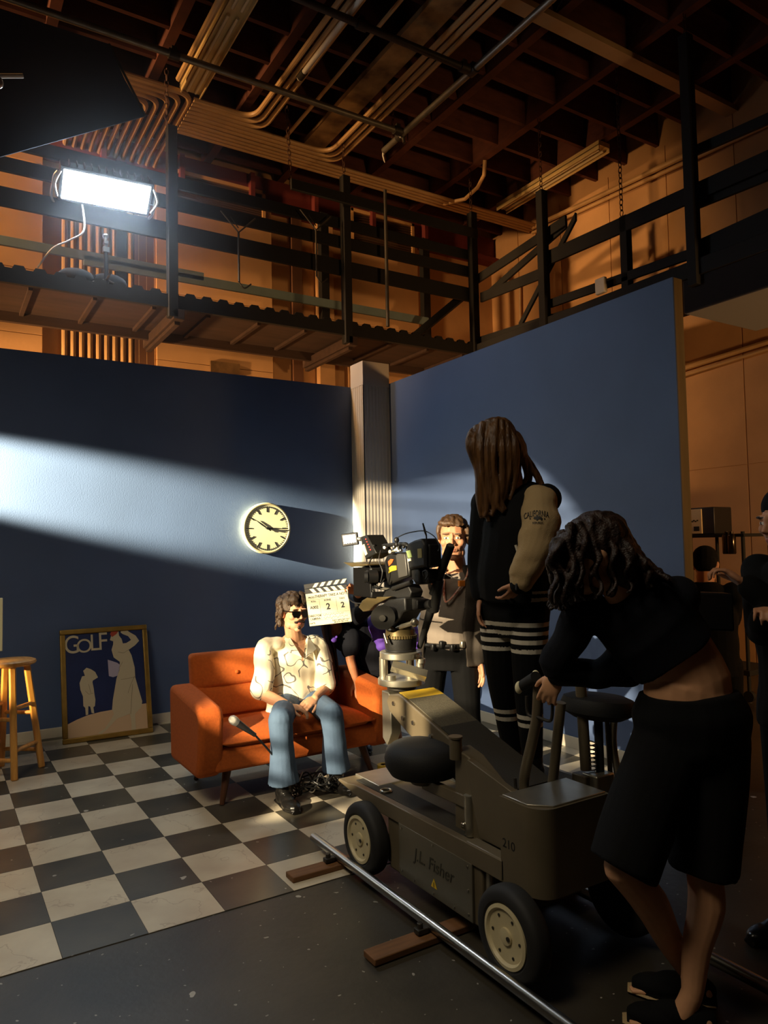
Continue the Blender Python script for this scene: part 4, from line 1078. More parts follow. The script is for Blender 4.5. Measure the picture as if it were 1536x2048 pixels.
prx('cradle', [CZ(470, 1090), CZ(640, 960), CZ(830, 935), CZ(840, 1090), CZ(800, 1110), (rc_.y - 0.03, 1.125), (rc_.y + 0.05, 1.125), CZ(530, 1240)], 1.58, 1.70, M_camb, gh, bev=0.008)
prx('rocker_wing', [CZ(320, 1045), CZ(360, 970), CZ(430, 925), CZ(560, 930), CZ(690, 925), CZ(500, 1020), CZ(440, 1085), CZ(370, 1095)], 1.57, 1.60, M_olive, gh, bev=0.004)
prx('handwheel_guard', [CZ(830, 945), CZ(860, 960), CZ(900, 970), CZ(900, 1080), CZ(835, 1090)], 1.62, 1.70, M_camb, gh, bev=0.008)

# ---------------------------------------------------------------- film camera
fc_ = thing('film_camera', 'black film camera with rear magazine, mounted on the dolly head and aimed at the sofa', 'camera', (1.64, 0.13, 1.24))
prx('body', [CZ(556, 520), CZ(600, 445), CZ(690, 425), CZ(815, 428), CZ(845, 625), CZ(845, 700), CZ(730, 745), CZ(600, 800), CZ(575, 700)], CXL, CXR, M_camg, fc_, bev=0.010, seg=3)
bd = [o for o in fc_.children][-1]
prx('side_door', [CZ(700, 440), CZ(810, 445), CZ(835, 690), CZ(735, 720)], CXL - 0.008, CXL + 0.01, mat('camera_door_grey', lin((74, 72, 68)), 0.42, metal=0.3), bd, bev=0.004)
prx('magazine', [CZ(820, 330), CZ(900, 288), CZ(985, 265), CZ(1022, 330), CZ(1035, 590), CZ(840, 625), CZ(815, 450)], CXL - 0.004, CXR + 0.004, M_camb, fc_, bev=0.012, seg=3)
mg = list(fc_.children)[-1]
prx('magazine_rear', [CZ(1030, 330), CZ(1050, 335), CZ(1060, 575), CZ(1034, 582)], CXL + 0.012, CXR - 0.012, M_camg, mg, bev=0.006, seg=3)
b = MB(); q = CZ(1062, 450, 1.64); b.bb((CXL + 0.03, q.y - 0.012, q.z - 0.02), (CXR - 0.03, q.y, q.z + 0.02)); b.build('magazine_catch', M_alu, mg, bev=0.003)
M_stW = mat('pale_label', lin((226, 222, 196)), 0.6); M_stG = mat('green_label', lin((150, 170, 110)), 0.6); M_stO = mat('orange_sticker', lin((226, 92, 30)), 0.6)
b1 = prx('window_label', [CZ(950, 385), CZ(995, 380), CZ(1000, 485), CZ(955, 490)], CXL - 0.007, CXL - 0.004, mat('olive_label', lin((150, 140, 86)), 0.6), mg)
prx('label', [CZ(820, 410), CZ(865, 398), CZ(888, 478), CZ(845, 490)], CXL - 0.007, CXL - 0.004, M_stG, mg)
prx('label', [CZ(838, 498), CZ(874, 492), CZ(876, 522), CZ(842, 528)], CXL - 0.007, CXL - 0.004, M_stW, mg)
prx('sticker', [CZ(610, 530), CZ(640, 500), CZ(672, 505), CZ(655, 545), CZ(620, 580)], CXL - 0.004, CXL + 0.002, M_stO, bd)
prx('sticker', [CZ(620, 600), CZ(650, 578), CZ(702, 575), CZ(705, 625), CZ(650, 640), CZ(618, 662)], CXL - 0.004, CXL + 0.002, M_yel, bd)
prx('base_block', [CZ(845, 625), CZ(930, 606), CZ(945, 785), CZ(900, 800), CZ(850, 720)], CXL + 0.01, CXR - 0.01, M_camb, fc_, bev=0.008)
prx('rear_bracket', [CZ(930, 650), CZ(1010, 610), CZ(1010, 740), CZ(980, 790), CZ(935, 770)], CXL + 0.03, CXR - 0.01, M_camg, fc_, bev=0.008)
prx('sliding_plate', [CZ(560, 850), CZ(800, 785), CZ(850, 875), CZ(830, 940), CZ(600, 960), CZ(480, 1010)], CXL + 0.01, CXR - 0.01, M_camb, fc_, bev=0.006)
for dx in (0.02, 0.12):
    MB().cyl(CZ(330, 800, CXL + dx), CZ(640, 852, CXL + dx), 0.0085, n=12).build('support_rod', M_alu, fc_)
MB().cyl(CZ(660, 838, CXL - 0.004), CZ(872, 762, CXL - 0.004), 0.012, n=14).build('balance_rod', M_camg, fc_)
# lens along the camera axis
l0, l1 = CZ(560, 650, 1.645), CZ(330, 705, 1.645); dL = (l1 - l0); LL = dL.length; MLn = mtx(l0, frame_from_z(dL))
lens = MB(MLn).lathe([(0, -0.03), (0.040, -0.03), (0.040, 0.02), (0.050, 0.024), (0.050, 0.06), (0.044, 0.064), (0.044, 0.10), (0.053, 0.105), (0.053, 0.16), (0.057, 0.17), (0.057, LL - 0.02), (0.050, LL - 0.01), (0.046, LL - 0.02), (0, LL - 0.03)], n=40, caps=False).build('lens', M_camb, fc_)
b = MB(MLn)
for z_, n_ in ((0.042, 36), (0.13, 40)):
    for k in range(n_):
        a = 2 * math.pi * k / n_; b.box((0, 0, 0), (0.004, 0.0035, 0.022), Matrix.Rotation(a, 4, 'Z') @ Matrix.Translation((0.0515 if z_ < 0.1 else 0.0545, 0, z_)))
b.build('focus_gear', M_camg, lens)
b = MB(); c = CZ(470, 700, 1.56); b.cyl(c, c + Vector((-0.05, 0.01, 0)), 0.036, n=28); b.cyl(c + Vector((-0.05, 0, 0)), c + Vector((-0.066, 0.01, 0)), 0.03, n=28); b.build('follow_focus', M_plas, fc_)
# matte box with top flag
b = MB()
fr_ = [CZ(205, 605, 1.54), CZ(240, 925, 1.54)]
y0_, y1_ = fr_[0].y, CZ(400, 640, 1.54).y; zt_, zb_ = CZ(300, 600, 1.54).z, CZ(300, 930, 1.54).z
for (xa_, xb_, za_, zb2) in ((1.54, 1.552, zb_, zt_), (1.738, 1.75, zb_, zt_), (1.54, 1.75, zt_ - 0.012, zt_), (1.54, 1.75, zb_, zb_ + 0.012)):
    b.bb((xa_, y1_, za_), (xb_, y0_, zb2))
b.bb((1.54, y1_ - 0.012, zb_), (1.75, y1_, zb_ + 0.03)); b.bb((1.54, y1_ - 0.012, zt_ - 0.03), (1.75, y1_, zt_))
mbx = b.build('matte_box', M_plas, fc_, bev=0.003)
prx('top_flag', [CZ(95, 540, 1.53), CZ(370, 560, 1.53), CZ(370, 572, 1.53), CZ(190, 590, 1.53)], 1.53, 1.76, M_olive, mbx)
MB().bb((1.5385, y1_ + 0.004, zb_ + 0.004), (1.5398, y0_ - 0.004, zt_ - 0.004)).build('side_card', mat('matte_card', lin((14, 13, 13)), 1.0, spec=0.1), mbx)
# viewfinder / control box, leaning
prx('control_box', [CZ(285, 250, 1.57), CZ(358, 225, 1.57), CZ(472, 435, 1.57), CZ(345, 505, 1.57)], 1.57, 1.68, M_camg, fc_, bev=0.005)
cb = list(fc_.children)[-1]
prx('box_face', [CZ(315, 350, 1.57), CZ(335, 330, 1.57), CZ(372, 445, 1.57), CZ(352, 462, 1.57)], 1.566, 1.572, M_stW, cb)
b = MB()
for k in range(5): b.ell(CZ(350 + k * 13, 275 + k * 30, 1.568), 0.0035, n=8, m=6)
b.build('indicator_lights', mat('red_indicator', (0.8, 0.05, 0.03), 0.4, emit=(1, 0.08, 0.05), estr=1.2), cb)
# monitor facing the photographer
mo = thing('onboard_monitor', 'small black monitor with lit white screen on the front of the film camera', 'monitor', tuple(CZ(170, 280, 1.60)))
c0, c1, c2, c3 = CZ(58, 205, 1.60), CZ(262, 195, 1.60), CZ(275, 345, 1.60), CZ(80, 362, 1.60)
cen = (c0 + c1 + c2 + c3) / 4; n_ = (CAM_LOC - cen); n_.z *= 0.3; n_.normalize(); n_ = (n_ + Vector((-0.25, 0.1, 0))).normalized()
right = Vector((0, 0, 1)).cross(n_).normalized(); upm = n_.cross(right)
roll = R_(6); right, upm = right * math.cos(roll) + upm * math.sin(roll) * -1 * -1 * 0 + right * 0 + upm * math.sin(roll), upm * math.cos(roll) - right * math.sin(roll)
MM = Matrix((right, upm, n_)).transposed().to_4x4(); MM.translation = cen
mw = 0.098; mh = 0.073
b = MB(MM); b.box((0, 0, -0.012), (mw, mh, 0.022)); b.build('bezel', M_plas, mo, bev=0.005)
MB(MM).box((0, 0.001, 0.0005), (mw * 0.76, mh * 0.66, 0.002)).build('screen', mat('lit_screen', (0.8, 0.85, 0.9), 0.3, emit=(0.92, 0.97, 1.0), estr=1.6), mo)
b = MB(MM)
for k in range(5): b.box((-0.028 + k * 0.014, mh * 0.30, 0.0018), (0.008, 0.003, 0.0006)); b.box((-0.030 + k * 0.015, -mh * 0.30, 0.0018), (0.009, 0.003, 0.0006))
b.build('screen_readout', M_ink, mo)
b = MB(); b.cyl(cen - n_ * 0.02 + right * 0.04, CZ(300, 270, 1.62), 0.008); b.ell(CZ(285, 275, 1.62), 0.012); b.build('arm', M_alu, mo)
# top handle and the clutter on it
b = MB(); b.tube(smooth_path([CZ(450, 450, 1.64), CZ(470, 370, 1.64), CZ(560, 350, 1.64), CZ(760, 330, 1.64), CZ(820, 345, 1.64), CZ(830, 400, 1.64)]), 0.011, 10); b.build('top_handle', M_camg, fc_)
rk = random.Random(5)
for k in range(15):
    x_, y_ = 440 + rk.random() * 380, 350 + rk.random() * 110
    p_ = CZ(x_, y_, 1.565 + rk.random() * 0.1); b = MB()
    if k % 3 == 0: b.cyl(p_, p_ + Vector((-0.02, rk.uniform(-0.02, 0.02), rk.uniform(-0.01, 0.02))), 0.007 + 0.004 * rk.random(), n=12)
    elif k % 3 == 1: b.box(tuple(p_), (0.022, 0.018 + 0.02 * rk.random(), 0.016), )
    else: b.ell(p_, 0.008 + 0.003 * rk.random(), n=12, m=8)
    b.build('clamp_knob', M_steel if k % 2 else M_camg, fc_, bev=0.002)
b = MB(); b.ell(CZ(700, 285, 1.60), (0.014, 0.014, 0.016)); b.cyl(CZ(700, 285, 1.60), CZ(700, 345, 1.60), 0.006); b.build('tally_knob', M_plas, fc_)
prx('white_tag', [CZ(675, 420), CZ(690, 370), CZ(722, 365), CZ(740, 415)], CXL - 0.006, CXL, M_stW, fc_)
for pts in ([(520, 400), (500, 520), (540, 640), (520, 760)], [(430, 470), (390, 560), (440, 640)], [(560, 730), (500, 820), (430, 840), (400, 900)], [(450, 640), (425, 700), (440, 770)]):
    MB().tube(smooth_path([CZ(x, y, 1.545) for x, y in pts]), 0.0035, 6).build('cable', M_cable, fc_)
for k in range(7):
    x_, y_ = 300 + rk.random() * 180, 730 + rk.random() * 150; p_ = CZ(x_, y_, 1.55 + rk.random() * 0.06)
    b = MB(); b.cyl(p_, p_ + Vector((rk.uniform(-0.02, 0.02), 0.03, rk.uniform(-0.02, 0.03))), 0.007, n=12); b.build('rod_clamp', M_alu if k % 2 else M_camg, fc_, bev=0.001)
MB().tube(smooth_path([CZ(700, 265), CZ(760, 230), CZ(850, 200), CZ(1000, 180), CZ(1090, 215), CZ(1150, 270), CZ(1190, 360), CZ(1175, 410)]), 0.0028, 6).build('cable', M_cable, fc_)
b = MB(); b.tube([CZ(1000, 95), CZ(1025, 190), CZ(1040, 240)], [0.004, 0.0055, 0.004], 8); b.cyl(CZ(1040, 240), CZ(1045, 590), 0.0035, n=8); b.build('antenna', M_plas, fc_)
MB().tube(smooth_path([CZ(1010, 700), CZ(1000, 650), CZ(1040, 630), CZ(1060, 680), CZ(1030, 730)]), 0.0035, 6).build('cable', M_cable, fc_)
MB().tube(smooth_path([CZ(150, 870, 1.62), CZ(160, 950, 1.62), CZ(230, 1000, 1.62), CZ(330, 1005, 1.60)]), 0.004, 6).build('cable', M_cable, fc_)
# padded pan handle rising on the operator side and its black post
b = MB(); h0, h1 = CZ(1315, 350, 1.70), CZ(1115, 900, 1.70); b.cyl(h0, h1, 0.021, n=20); ph = b.build('pan_handle', M_rub, fc_)
MB().cyl(h0 + (h0 - h1).normalized() * 0.001, h0 + (h0 - h1).normalized() * 0.006, 0.016, n=16).build('end_cap', M_alu, ph)
MB().tube([CZ(1190, 740, 1.70), CZ(1130, 1070, 1.70), CZ(1090, 1090, 1.70)], [0.022, 0.026, 0.02], 12).build('handle_sleeve', M_camg, ph)
MB().tube([CZ(1090, 1080, 1.68), CZ(1030, 1290, 1.70), CZ(960, 1500, 1.72)], [0.022, 0.018, 0.014], 12).build('handle_post', M_rub, ph)
MB().cyl(CZ(980, 1040, 1.68), CZ(1100, 1010, 1.68), 0.022, n=14).build('handle_joint', M_rub, ph)
# ================================================================== PEOPLE
def remesh(mb, name, mats, parent, vox=0.0045, smooth=5, paint=None, wr=None, thin=None):
    """fuse overlapping shapes into one continuous surface"""
    me = bpy.data.meshes.new('tmp'); me.from_pydata([tuple(p) for p in mb.v], [], mb.f)
    bm = bmesh.new(); bm.from_mesh(me); bmesh.ops.recalc_face_normals(bm, faces=bm.faces); bm.to_mesh(me); bm.free()
    t = bpy.data.objects.new('tmp', me); COL.objects.link(t)
    r = t.modifiers.new('r', 'REMESH'); r.mode = 'VOXEL'; r.voxel_size = vox
    if smooth:
        s_ = t.modifiers.new('s', 'SMOOTH'); s_.iterations = smooth; s_.factor = 0.5
    dg = bpy.context.evaluated_depsgraph_get()
    out = bpy.data.meshes.new_from_object(t.evaluated_get(dg))
    bpy.data.objects.remove(t); bpy.data.meshes.remove(me)
    n = len(out.vertices); co = np.empty(n * 3, np.float32); out.vertices.foreach_get('co', co); co = co.reshape(-1, 3)
    if wr:                                             # cloth folds
        amp, sc_, st = wr
        no = np.empty(n * 3, np.float32); out.vertices.foreach_get('normal', no); no = no.reshape(-1, 3)
        d = np.array([noise.noise(Vector((p[0] * sc_ * st[0], p[1] * sc_ * st[1], p[2] * sc_ * st[2]))) for p in co], np.float32)
        d = np.sign(d) * np.abs(d) ** 0.8
        co = co + no * (d * amp)[:, None]
    inv = WM[parent.name].inverted() if parent is not None else Matrix.Identity(4)
    if not isinstance(mats, (list, tuple)): mats = [mats]
    out.materials.clear()
    for m in mats: out.materials.append(m)
    if paint:
        out.vertices.foreach_set('co', co.reshape(-1)); out.update()
        cs = np.empty(len(out.polygons) * 3, np.float32); out.polygons.foreach_get('center', cs); cs = cs.reshape(-1, 3)
        mi = np.zeros(len(out.polygons), np.int32)
        for fn, idx in paint:
            mi[fn(cs)] = idx
        out.polygons.foreach_set('material_index', mi)
    Mi = np.array(inv); co = co @ Mi[:3, :3].T + Mi[:3, 3]
    out.vertices.foreach_set('co', co.astype(np.float32).reshape(-1))
    out.polygons.foreach_set('use_smooth', [True] * len(out.polygons)); out.update()
    o = bpy.data.objects.new(name, out); COL.objects.link(o)
    if parent is not None: o.parent = parent; WM[o.name] = WM[parent.name]
    else: WM[o.name] = Matrix.Identity(4)
    return o
def in_ell(M, c, r):
    Mi = np.array(M.inverted()); c = np.array(c); r = np.array(r)
    return lambda P: (((((P @ Mi[:3, :3].T + Mi[:3, 3]) - c) / r) ** 2).sum(1) < 1)
def limb(b, pts, rad, n=14, sub=5):
    P = smooth_path(pts, sub) if len(pts) > 2 else [Vector(pts[0]).lerp(Vector(pts[1]), k / sub) for k in range(sub + 1)]
    N = len(P); R = []
    for i in range(N):
        t = i / (N - 1) * (len(rad) - 1); k = min(int(t), len(rad) - 2); f = t - k
        R.append(rad[k] * (1 - f) + rad[k + 1] * f)
    b.tube(P, R, n); b.ell(P[0], R[0] * 0.98, n=12, m=8); b.ell(P[-1], R[-1] * 0.98, n=12, m=8)
    return b
def torso(b, rings, side0, side1, n=20, sub=4):
    """rings: list of (centre, half width, half depth); side vectors turn from hips to shoulders"""
    P = smooth_path([r[0] for r in rings], sub); N = len(P); E = []; U = []
    for i in range(N):
        t = i / (N - 1) * (len(rings) - 1); k = min(int(t), len(rings) - 2); f = t - k; f = f * f * (3 - 2 * f)
        E.append((rings[k][1] * (1 - f) + rings[k + 1][1] * f, rings[k][2] * (1 - f) + rings[k + 1][2] * f))
        s_ = i / (N - 1); U.append(Vector(side0).normalized() * (1 - s_) + Vector(side1).normalized() * s_)
    b.tube(P, 0, n, ell=E, up=U)
    return b
def head_matrix(c, face, up=(0, 0, 1), scale=1.0):
    y = Vector(face).normalized(); z = Vector(up); z = (z - y * z.dot(y)).normalized(); x = y.cross(z)
    m = Matrix((x, y, z)).transposed() * scale
    m = m.to_4x4(); m.translation = Vector(c); return m
def head(b, M, male=True):
    def E(c, r): b.add(*ellv(c, r), M)
    E((0, -0.018, 0.035), (0.074, 0.095, 0.083)); E((0, 0.022, -0.018), (0.064, 0.068, 0.088)); E((0, -0.02, -0.02), (0.066, 0.07, 0.07))
    E((0, 0.036, -0.07), (0.049, 0.046, 0.040)); E((0, 0.064, -0.098), (0.023 if male else 0.018, 0.018, 0.016))
    for s_ in (-1, 1):
        E((s_ * 0.040, 0.058, -0.018), (0.024, 0.024, 0.022)); E((s_ * 0.047, 0.012, -0.072), (0.015, 0.038, 0.026))
        E((s_ * 0.030, 0.080, 0.028), (0.024, 0.010, 0.008)); E((s_ * 0.075, -0.006, -0.004), (0.008, 0.020, 0.031))
        E((s_ * 0.079, -0.012, 0.006), (0.008, 0.014, 0.022)); E((s_ * 0.031, 0.074, 0.006), (0.014, 0.011, 0.010)); E((s_ * 0.011, 0.092, -0.026), (0.009, 0.011, 0.008))
    E((0, 0.086, 0.010), (0.010, 0.010, 0.026)); E((0, 0.097, -0.012), (0.010, 0.012, 0.014)); E((0, 0.104, -0.021), (0.011, 0.012, 0.009))
    E((0, 0.084, -0.052), (0.021, 0.011, 0.006)); E((0, 0.083, -0.062), (0.018, 0.011, 0.006)); E((0, 0.075, -0.055), (0.03, 0.014, 0.018))
def ellv(c, r, n=14, m=10):
    t = MB(); t.ell(c, r, n=n, m=m); return t.v, t.f
def face_paint(M, o=1):
    """eye whites, irises, lips, brows: indices o..o+3"""
    P = []
    for s_ in (-1, 1):
        P.append((in_ell(M, (s_ * 0.031, 0.086, 0.006), (0.0135, 0.012, 0.0058)), o))
        P.append((in_ell(M, (s_ * 0.031, 0.088, 0.006), (0.0055, 0.012, 0.0058)), o + 1))
        P.append((in_ell(M, (s_ * 0.032, 0.088, 0.027), (0.021, 0.014, 0.0048)), o + 3))
    P.append((in_ell(M, (0, 0.092, -0.052), (0.022, 0.014, 0.0045)), o + 2)); P.append((in_ell(M, (0, 0.092, -0.062), (0.018, 0.014, 0.0052)), o + 2))
    return P
def hand_mb(b, wrist, d, nrm, thumb_side, curl=25, spread=1.0, s=1.0, thumb_in=0.0):
    """d: wrist->knuckles, nrm: palm side (fingers curl toward it), thumb_side: direction of the thumb"""
    z = Vector(d).normalized(); y = Vector(nrm); y = (y - z * y.dot(z)).normalized(); x = Vector(thumb_side); x = (x - z * x.dot(z) - y * x.dot(y)).normalized()
    W = Vector(wrist)
    def T(p): return W + (x * p[0] + y * p[1] + z * p[2]) * s
    FR = Matrix((x, y, z)).transposed()
    b.ell(T((0, 0, 0.045)), (0.040 * s, 0.015 * s, 0.050 * s), M=FR, n=14, m=10); b.ell(T((0.012, 0.006, 0.03)), (0.022 * s, 0.015 * s, 0.030 * s), M=FR)
    b.tube([T((0, 0, -0.02)), T((0, 0, 0.02))], 0, 12, ell=[(0.026 * s, 0.019 * s), (0.030 * s, 0.017 * s)], up=x)
    cu = curl if isinstance(curl, (list, tuple)) else [curl] * 4
    for k, (fx, L, r) in enumerate(((0.030, 0.074, 0.0088), (0.010, 0.083, 0.0090), (-0.0105, 0.077, 0.0086), (-0.0305, 0.060, 0.0078))):
        p = Vector((fx, 0, 0.083)); a = R_(cu[k]) * 0.7; pts = [Vector((fx * 0.9, 0, 0.055)), p]; rr = [r, r]
        sp = fx * 2.2 * spread
        for q, f in enumerate((0.45, 0.32, 0.23)):
            p = p + Vector((sp * L * f * 1.2, math.sin(a) * L * f, math.cos(a) * L * f)); pts.append(p.copy()); rr.append(r * (0.97, 0.90, 0.80)[q]); a += R_(cu[k])
        Q = [T(p_) for p_ in pts]
        b.tube(Q, [q_ * s for q_ in rr], 10); b.ell(Q[-1], rr[-1] * s, n=10, m=8)
        for q_, r_ in zip(Q[1:-1], rr[1:-1]): b.ell(q_, r_ * 1.03 * s, n=10, m=8)
    tp = [Vector((0.018, 0.004, 0.018)), Vector((0.040, 0.012 + thumb_in, 0.042)), Vector((0.055 - thumb_in, 0.020 + thumb_in * 1.6, 0.068)), Vector((0.060 - thumb_in * 2, 0.026 + thumb_in * 2, 0.090))]
    b.tube([T(p_) for p_ in tp], [0.013 * s, 0.0115 * s, 0.010 * s, 0.008 * s], 10); b.ell(T(tp[-1]), 0.008 * s, n=10, m=8)
def lock(b, pts, r0, r1, n=7):
    P = smooth_path(pts, 4); N = len(P); b.tube(P, [r0 + (r1 - r0) * (i / (N - 1)) for i in range(N)], n)
def shoe_mb(b, heel, toe, w=0.046, h=0.07, up=(0, 0, 1)):
    heel = Vector(heel); toe = Vector(toe); d = (toe - heel); L = d.length; d.normalize(); z = Vector(up); x = d.cross(z).normalized()
    FR = Matrix((x, d, z)).transposed()
    def T(p): return heel + FR @ Vector(p)
    b.ell(T((0, L * 0.22, 0.042)), (w * 0.82, L * 0.27, 0.045), M=FR); b.ell(T((0, L * 0.66, 0.032)), (w, L * 0.34, 0.034), M=FR)
    b.ell(T((0, L * 0.15, h * 0.9)), (w * 0.8, L * 0.18, h * 0.6), M=FR); b.ell(T((0, L * 0.45, 0.045)), (w * 0.8, L * 0.3, 0.04), M=FR)
    b.tube([T((0, -0.01, 0.012)), T((0, L * 0.3, 0.012)), T((0, L * 0.7, 0.012)), T((0, L * 0.99, 0.012))], 0, 16, ell=[(w * 0.7, 0.012), (w * 0.8, 0.012), (w * 1.03, 0.012), (w * 0.55, 0.012)], up=tuple(x))

SK = lambda n, c: mat(n, lin(c), 0.5, var=0.08, vscale=30, spec=0.4)
M_skA = SK('skin_fair_tan', (222, 166, 128)); M_skB = SK('skin_fair', (204, 146, 110)); M_skC = SK('skin_warm_brown', (176, 116, 80)); M_skD = SK('skin_tan', (220, 164, 122))
M_eyw = mat('eye_white', lin((226, 218, 208)), 0.3); M_iris = mat('iris_dark', lin((46, 34, 26)), 0.25); M_lip = mat('lip_rose', lin((178, 104, 88)), 0.45)
M_hbrn = mat('hair_brown', lin((92, 66, 42)), 0.45, var=0.45, vscale=60, stretch=(1, 1, 0.15), bump=0.4, bscale=180)
M_hdk = mat('hair_dark_brown', lin((44, 30, 22)), 0.45, var=0.4, vscale=60, stretch=(1, 1, 0.15), bump=0.4, bscale=180)
M_hch = mat('hair_chestnut', lin((112, 76, 40)), 0.42, var=0.55, vscale=45, stretch=(1, 1, 0.1), bump=0.5, bscale=160, color2=lin((70, 46, 26)))
M_hgry = mat('hair_greyed_brown', lin((82, 64, 46)), 0.5, var=0.5, vscale=70, bump=0.4, bscale=200, color2=lin((48, 36, 26)))
M_denim = mat('blue_denim', lin((86, 110, 138)), 0.85, var=0.3, vscale=4, bump=0.25, bscale=350, color2=lin((62, 82, 108)))
M_blkc = mat('black_cotton', lin((13, 13, 14)), 0.9, spec=0.2, bump=0.2, bscale=300)
M_blkn = mat('navy_black_knit', lin((17, 18, 25)), 0.9, spec=0.2, bump=0.2, bscale=300)
M_shoe = mat('black_leather', lin((20, 19, 18)), 0.28, coat=0.3)
M_grysh = mat('grey_tshirt', lin((134, 122, 110)), 0.85, bump=0.15, bscale=300)
M_jktg = mat('charcoal_jacket', lin((62, 54, 46)), 0.85, bump=0.2, bscale=260)
M_beige = mat('beige_wool_sleeve', lin((176, 150, 108)), 0.9, bump=0.25, bscale=220)
M_white = mat('white_cloth_band', lin((216, 208, 190)), 0.85)
M_purple = mat('purple_fabric', lin((96, 62, 168)), 0.75, var=0.2, vscale=8)

# printed camp shirt: cream cloth with loose inked curves
def doodle_cloth():
    m = mat('cream_printed_shirt', lin((242, 232, 202)), 0.85, bump=0.12, bscale=300)
    nt = m.node_tree; b = nt.nodes['Principled BSDF']; tc = nt.nodes.new('ShaderNodeTexCoord')
    n1 = nt.nodes.new('ShaderNodeTexNoise'); n1.inputs['Scale'].default_value = 13; n1.inputs['Detail'].default_value = 0.6
    n2 = nt.nodes.new('ShaderNodeTexNoise'); n2.inputs['Scale'].default_value = 5.0; n2.inputs['Detail'].default_value = 0
    nt.links.new(tc.outputs['Object'], n1.inputs['Vector'])
    mp = nt.nodes.new('ShaderNodeMapping'); mp.inputs['Location'].default_value = (3.1, 1.7, 5.2); nt.links.new(tc.outputs['Object'], mp.inputs[0]); nt.links.new(mp.outputs[0], n2.inputs['Vector'])
    def M(op, a, bb): 
        q = nt.nodes.new('ShaderNodeMath'); q.operation = op
        for i, v in enumerate((a, bb)):
            if v is None: continue
            if isinstance(v, (int, float)): q.inputs[i].default_value = v
            else: nt.links.new(v, q.inputs[i])
        return q.outputs[0]
    l1 = M('LESS_THAN', M('ABSOLUTE', M('SUBTRACT', n1.outputs['Fac'], 0.5), None), 0.019)
    k = M('GREATER_THAN', n2.outputs['Fac'], 0.40)
    f = M('MULTIPLY', M('MULTIPLY', l1, k), 0.85)
    mx = nt.nodes.new('ShaderNodeMix'); mx.data_type = 'RGBA'; mx.inputs[6].default_value = (*lin((242, 232, 202)), 1); mx.inputs[7].default_value = (*lin((58, 56, 66)), 1)
    nt.links.new(f, mx.inputs[0]); nt.links.new(mx.outputs[2], b.inputs['Base Color']); return m
M_shirt = doodle_cloth()
V = Vector

# ---------------------------------------------------------------- 1. man seated on the loveseat
h1 = thing('person', 'seated person in sunglasses, printed cream shirt and blue jeans on the orange loveseat', 'person', (1.6, 1.3, 0))
HM = head_matrix(PY(588, 1225, 1.44), (0.02, -1.0, -0.06), (0.03, 0, 1), 1.06)
neck = PY(592, 1273, 1.52); ch_ = PY(587, 1335, 1.54); wa = PY(588, 1395, 1.56); pe = V((wa.x + 0.01, 1.545, 0.485))
shL, shR = PY(532, 1294, 1.52), PY(637, 1290, 1.50)
elL, elR = PY(524, 1388, 1.45), PY(652, 1378, 1.42)
wrL, wrR = PY(578, 1412, 1.235), PY(630, 1397, 1.235)
hiL, hiR = V((pe.x - 0.10, 1.48, 0.485)), V((pe.x + 0.10, 1.47, 0.485))
knL, knR = PY(561, 1439, 1.03), PY(664, 1428, 1.05)
anL, anR = V((1.372, 1.03, 0.09)), V((1.765, 1.10, 0.09))
SX = (1, 0, 0)
b = MB(); head(b, HM); limb(b, [neck + V((0, 0.02, -0.05)), HM @ V((0, -0.025, -0.07))], [0.058, 0.054])
torso(b, [(pe, 0.15, 0.11), (wa, 0.14, 0.10), (ch_, 0.155, 0.11), (neck + V((0, 0.02, -0.05)), 0.12, 0.08), (neck, 0.06, 0.06)], SX, SX)
for s_, e_, w_ in ((shL, elL, wrL), (shR, elR, wrR)):
    limb(b, [s_, s_.lerp(e_, 0.5), e_], [0.05, 0.046, 0.038]); limb(b, [e_, e_.lerp(w_, 0.4), w_], [0.038, 0.040, 0.026])
for hh, kk, aa in ((hiL, knL, anL), (hiR, knR, anR)):
    limb(b, [hh, hh.lerp(kk, 0.5), kk], [0.075, 0.068, 0.052]); limb(b, [kk, kk.lerp(aa, 0.35), aa], [0.05, 0.052, 0.035])
# clasped hands
hand_mb(b, wrL, PY(611, 1418, 1.17) - wrL, (0.35, -0.1, -0.9), (0.2, -0.85, 0.3), curl=[30, 33, 36, 40], s=0.98, spread=0.3)
hand_mb(b, wrR, PY(594, 1421, 1.15) - wrR, (-0.3, 0.35, -0.85), (-0.2, -0.8, 0.45), curl=[34, 36, 38, 42], s=0.98, spread=0.3)
remesh(b, 'body', [M_skA, M_eyw, M_iris, M_lip, M_hdk], h1, 0.0034, 5, face_paint(HM))
# hair: cap plus wavy locks to the nape
rh = random.Random(21)
b = MB(); b.add(*ellv((0, -0.028, 0.048), (0.088, 0.102, 0.088)), HM); b.add(*ellv((0, -0.055, -0.01), (0.078, 0.065, 0.08)), HM)
for k in range(64):
    a = rh.uniform(-0.35, math.pi + 0.35)                 # around sides and back, from ear to ear
    st = V((0.074 * math.cos(a), -0.025 - 0.080 * math.sin(a), rh.uniform(0.03, 0.10)))
    out = V((math.cos(a), -math.sin(a), 0)); L = rh.uniform(0.08, 0.135) + 0.03 * max(0, math.sin(a)); w = rh.uniform(-0.012, 0.012); tv = V((-out.y, out.x, 0))
    lock(b, [HM @ st, HM @ (st + out * 0.024 + tv * w + V((0, 0, -L * 0.3))), HM @ (st + out * 0.016 - tv * w + V((0, 0, -L * 0.65))), HM @ (st + out * 0.030 + tv * w + V((0, 0, -L)))], 0.013, 0.006)
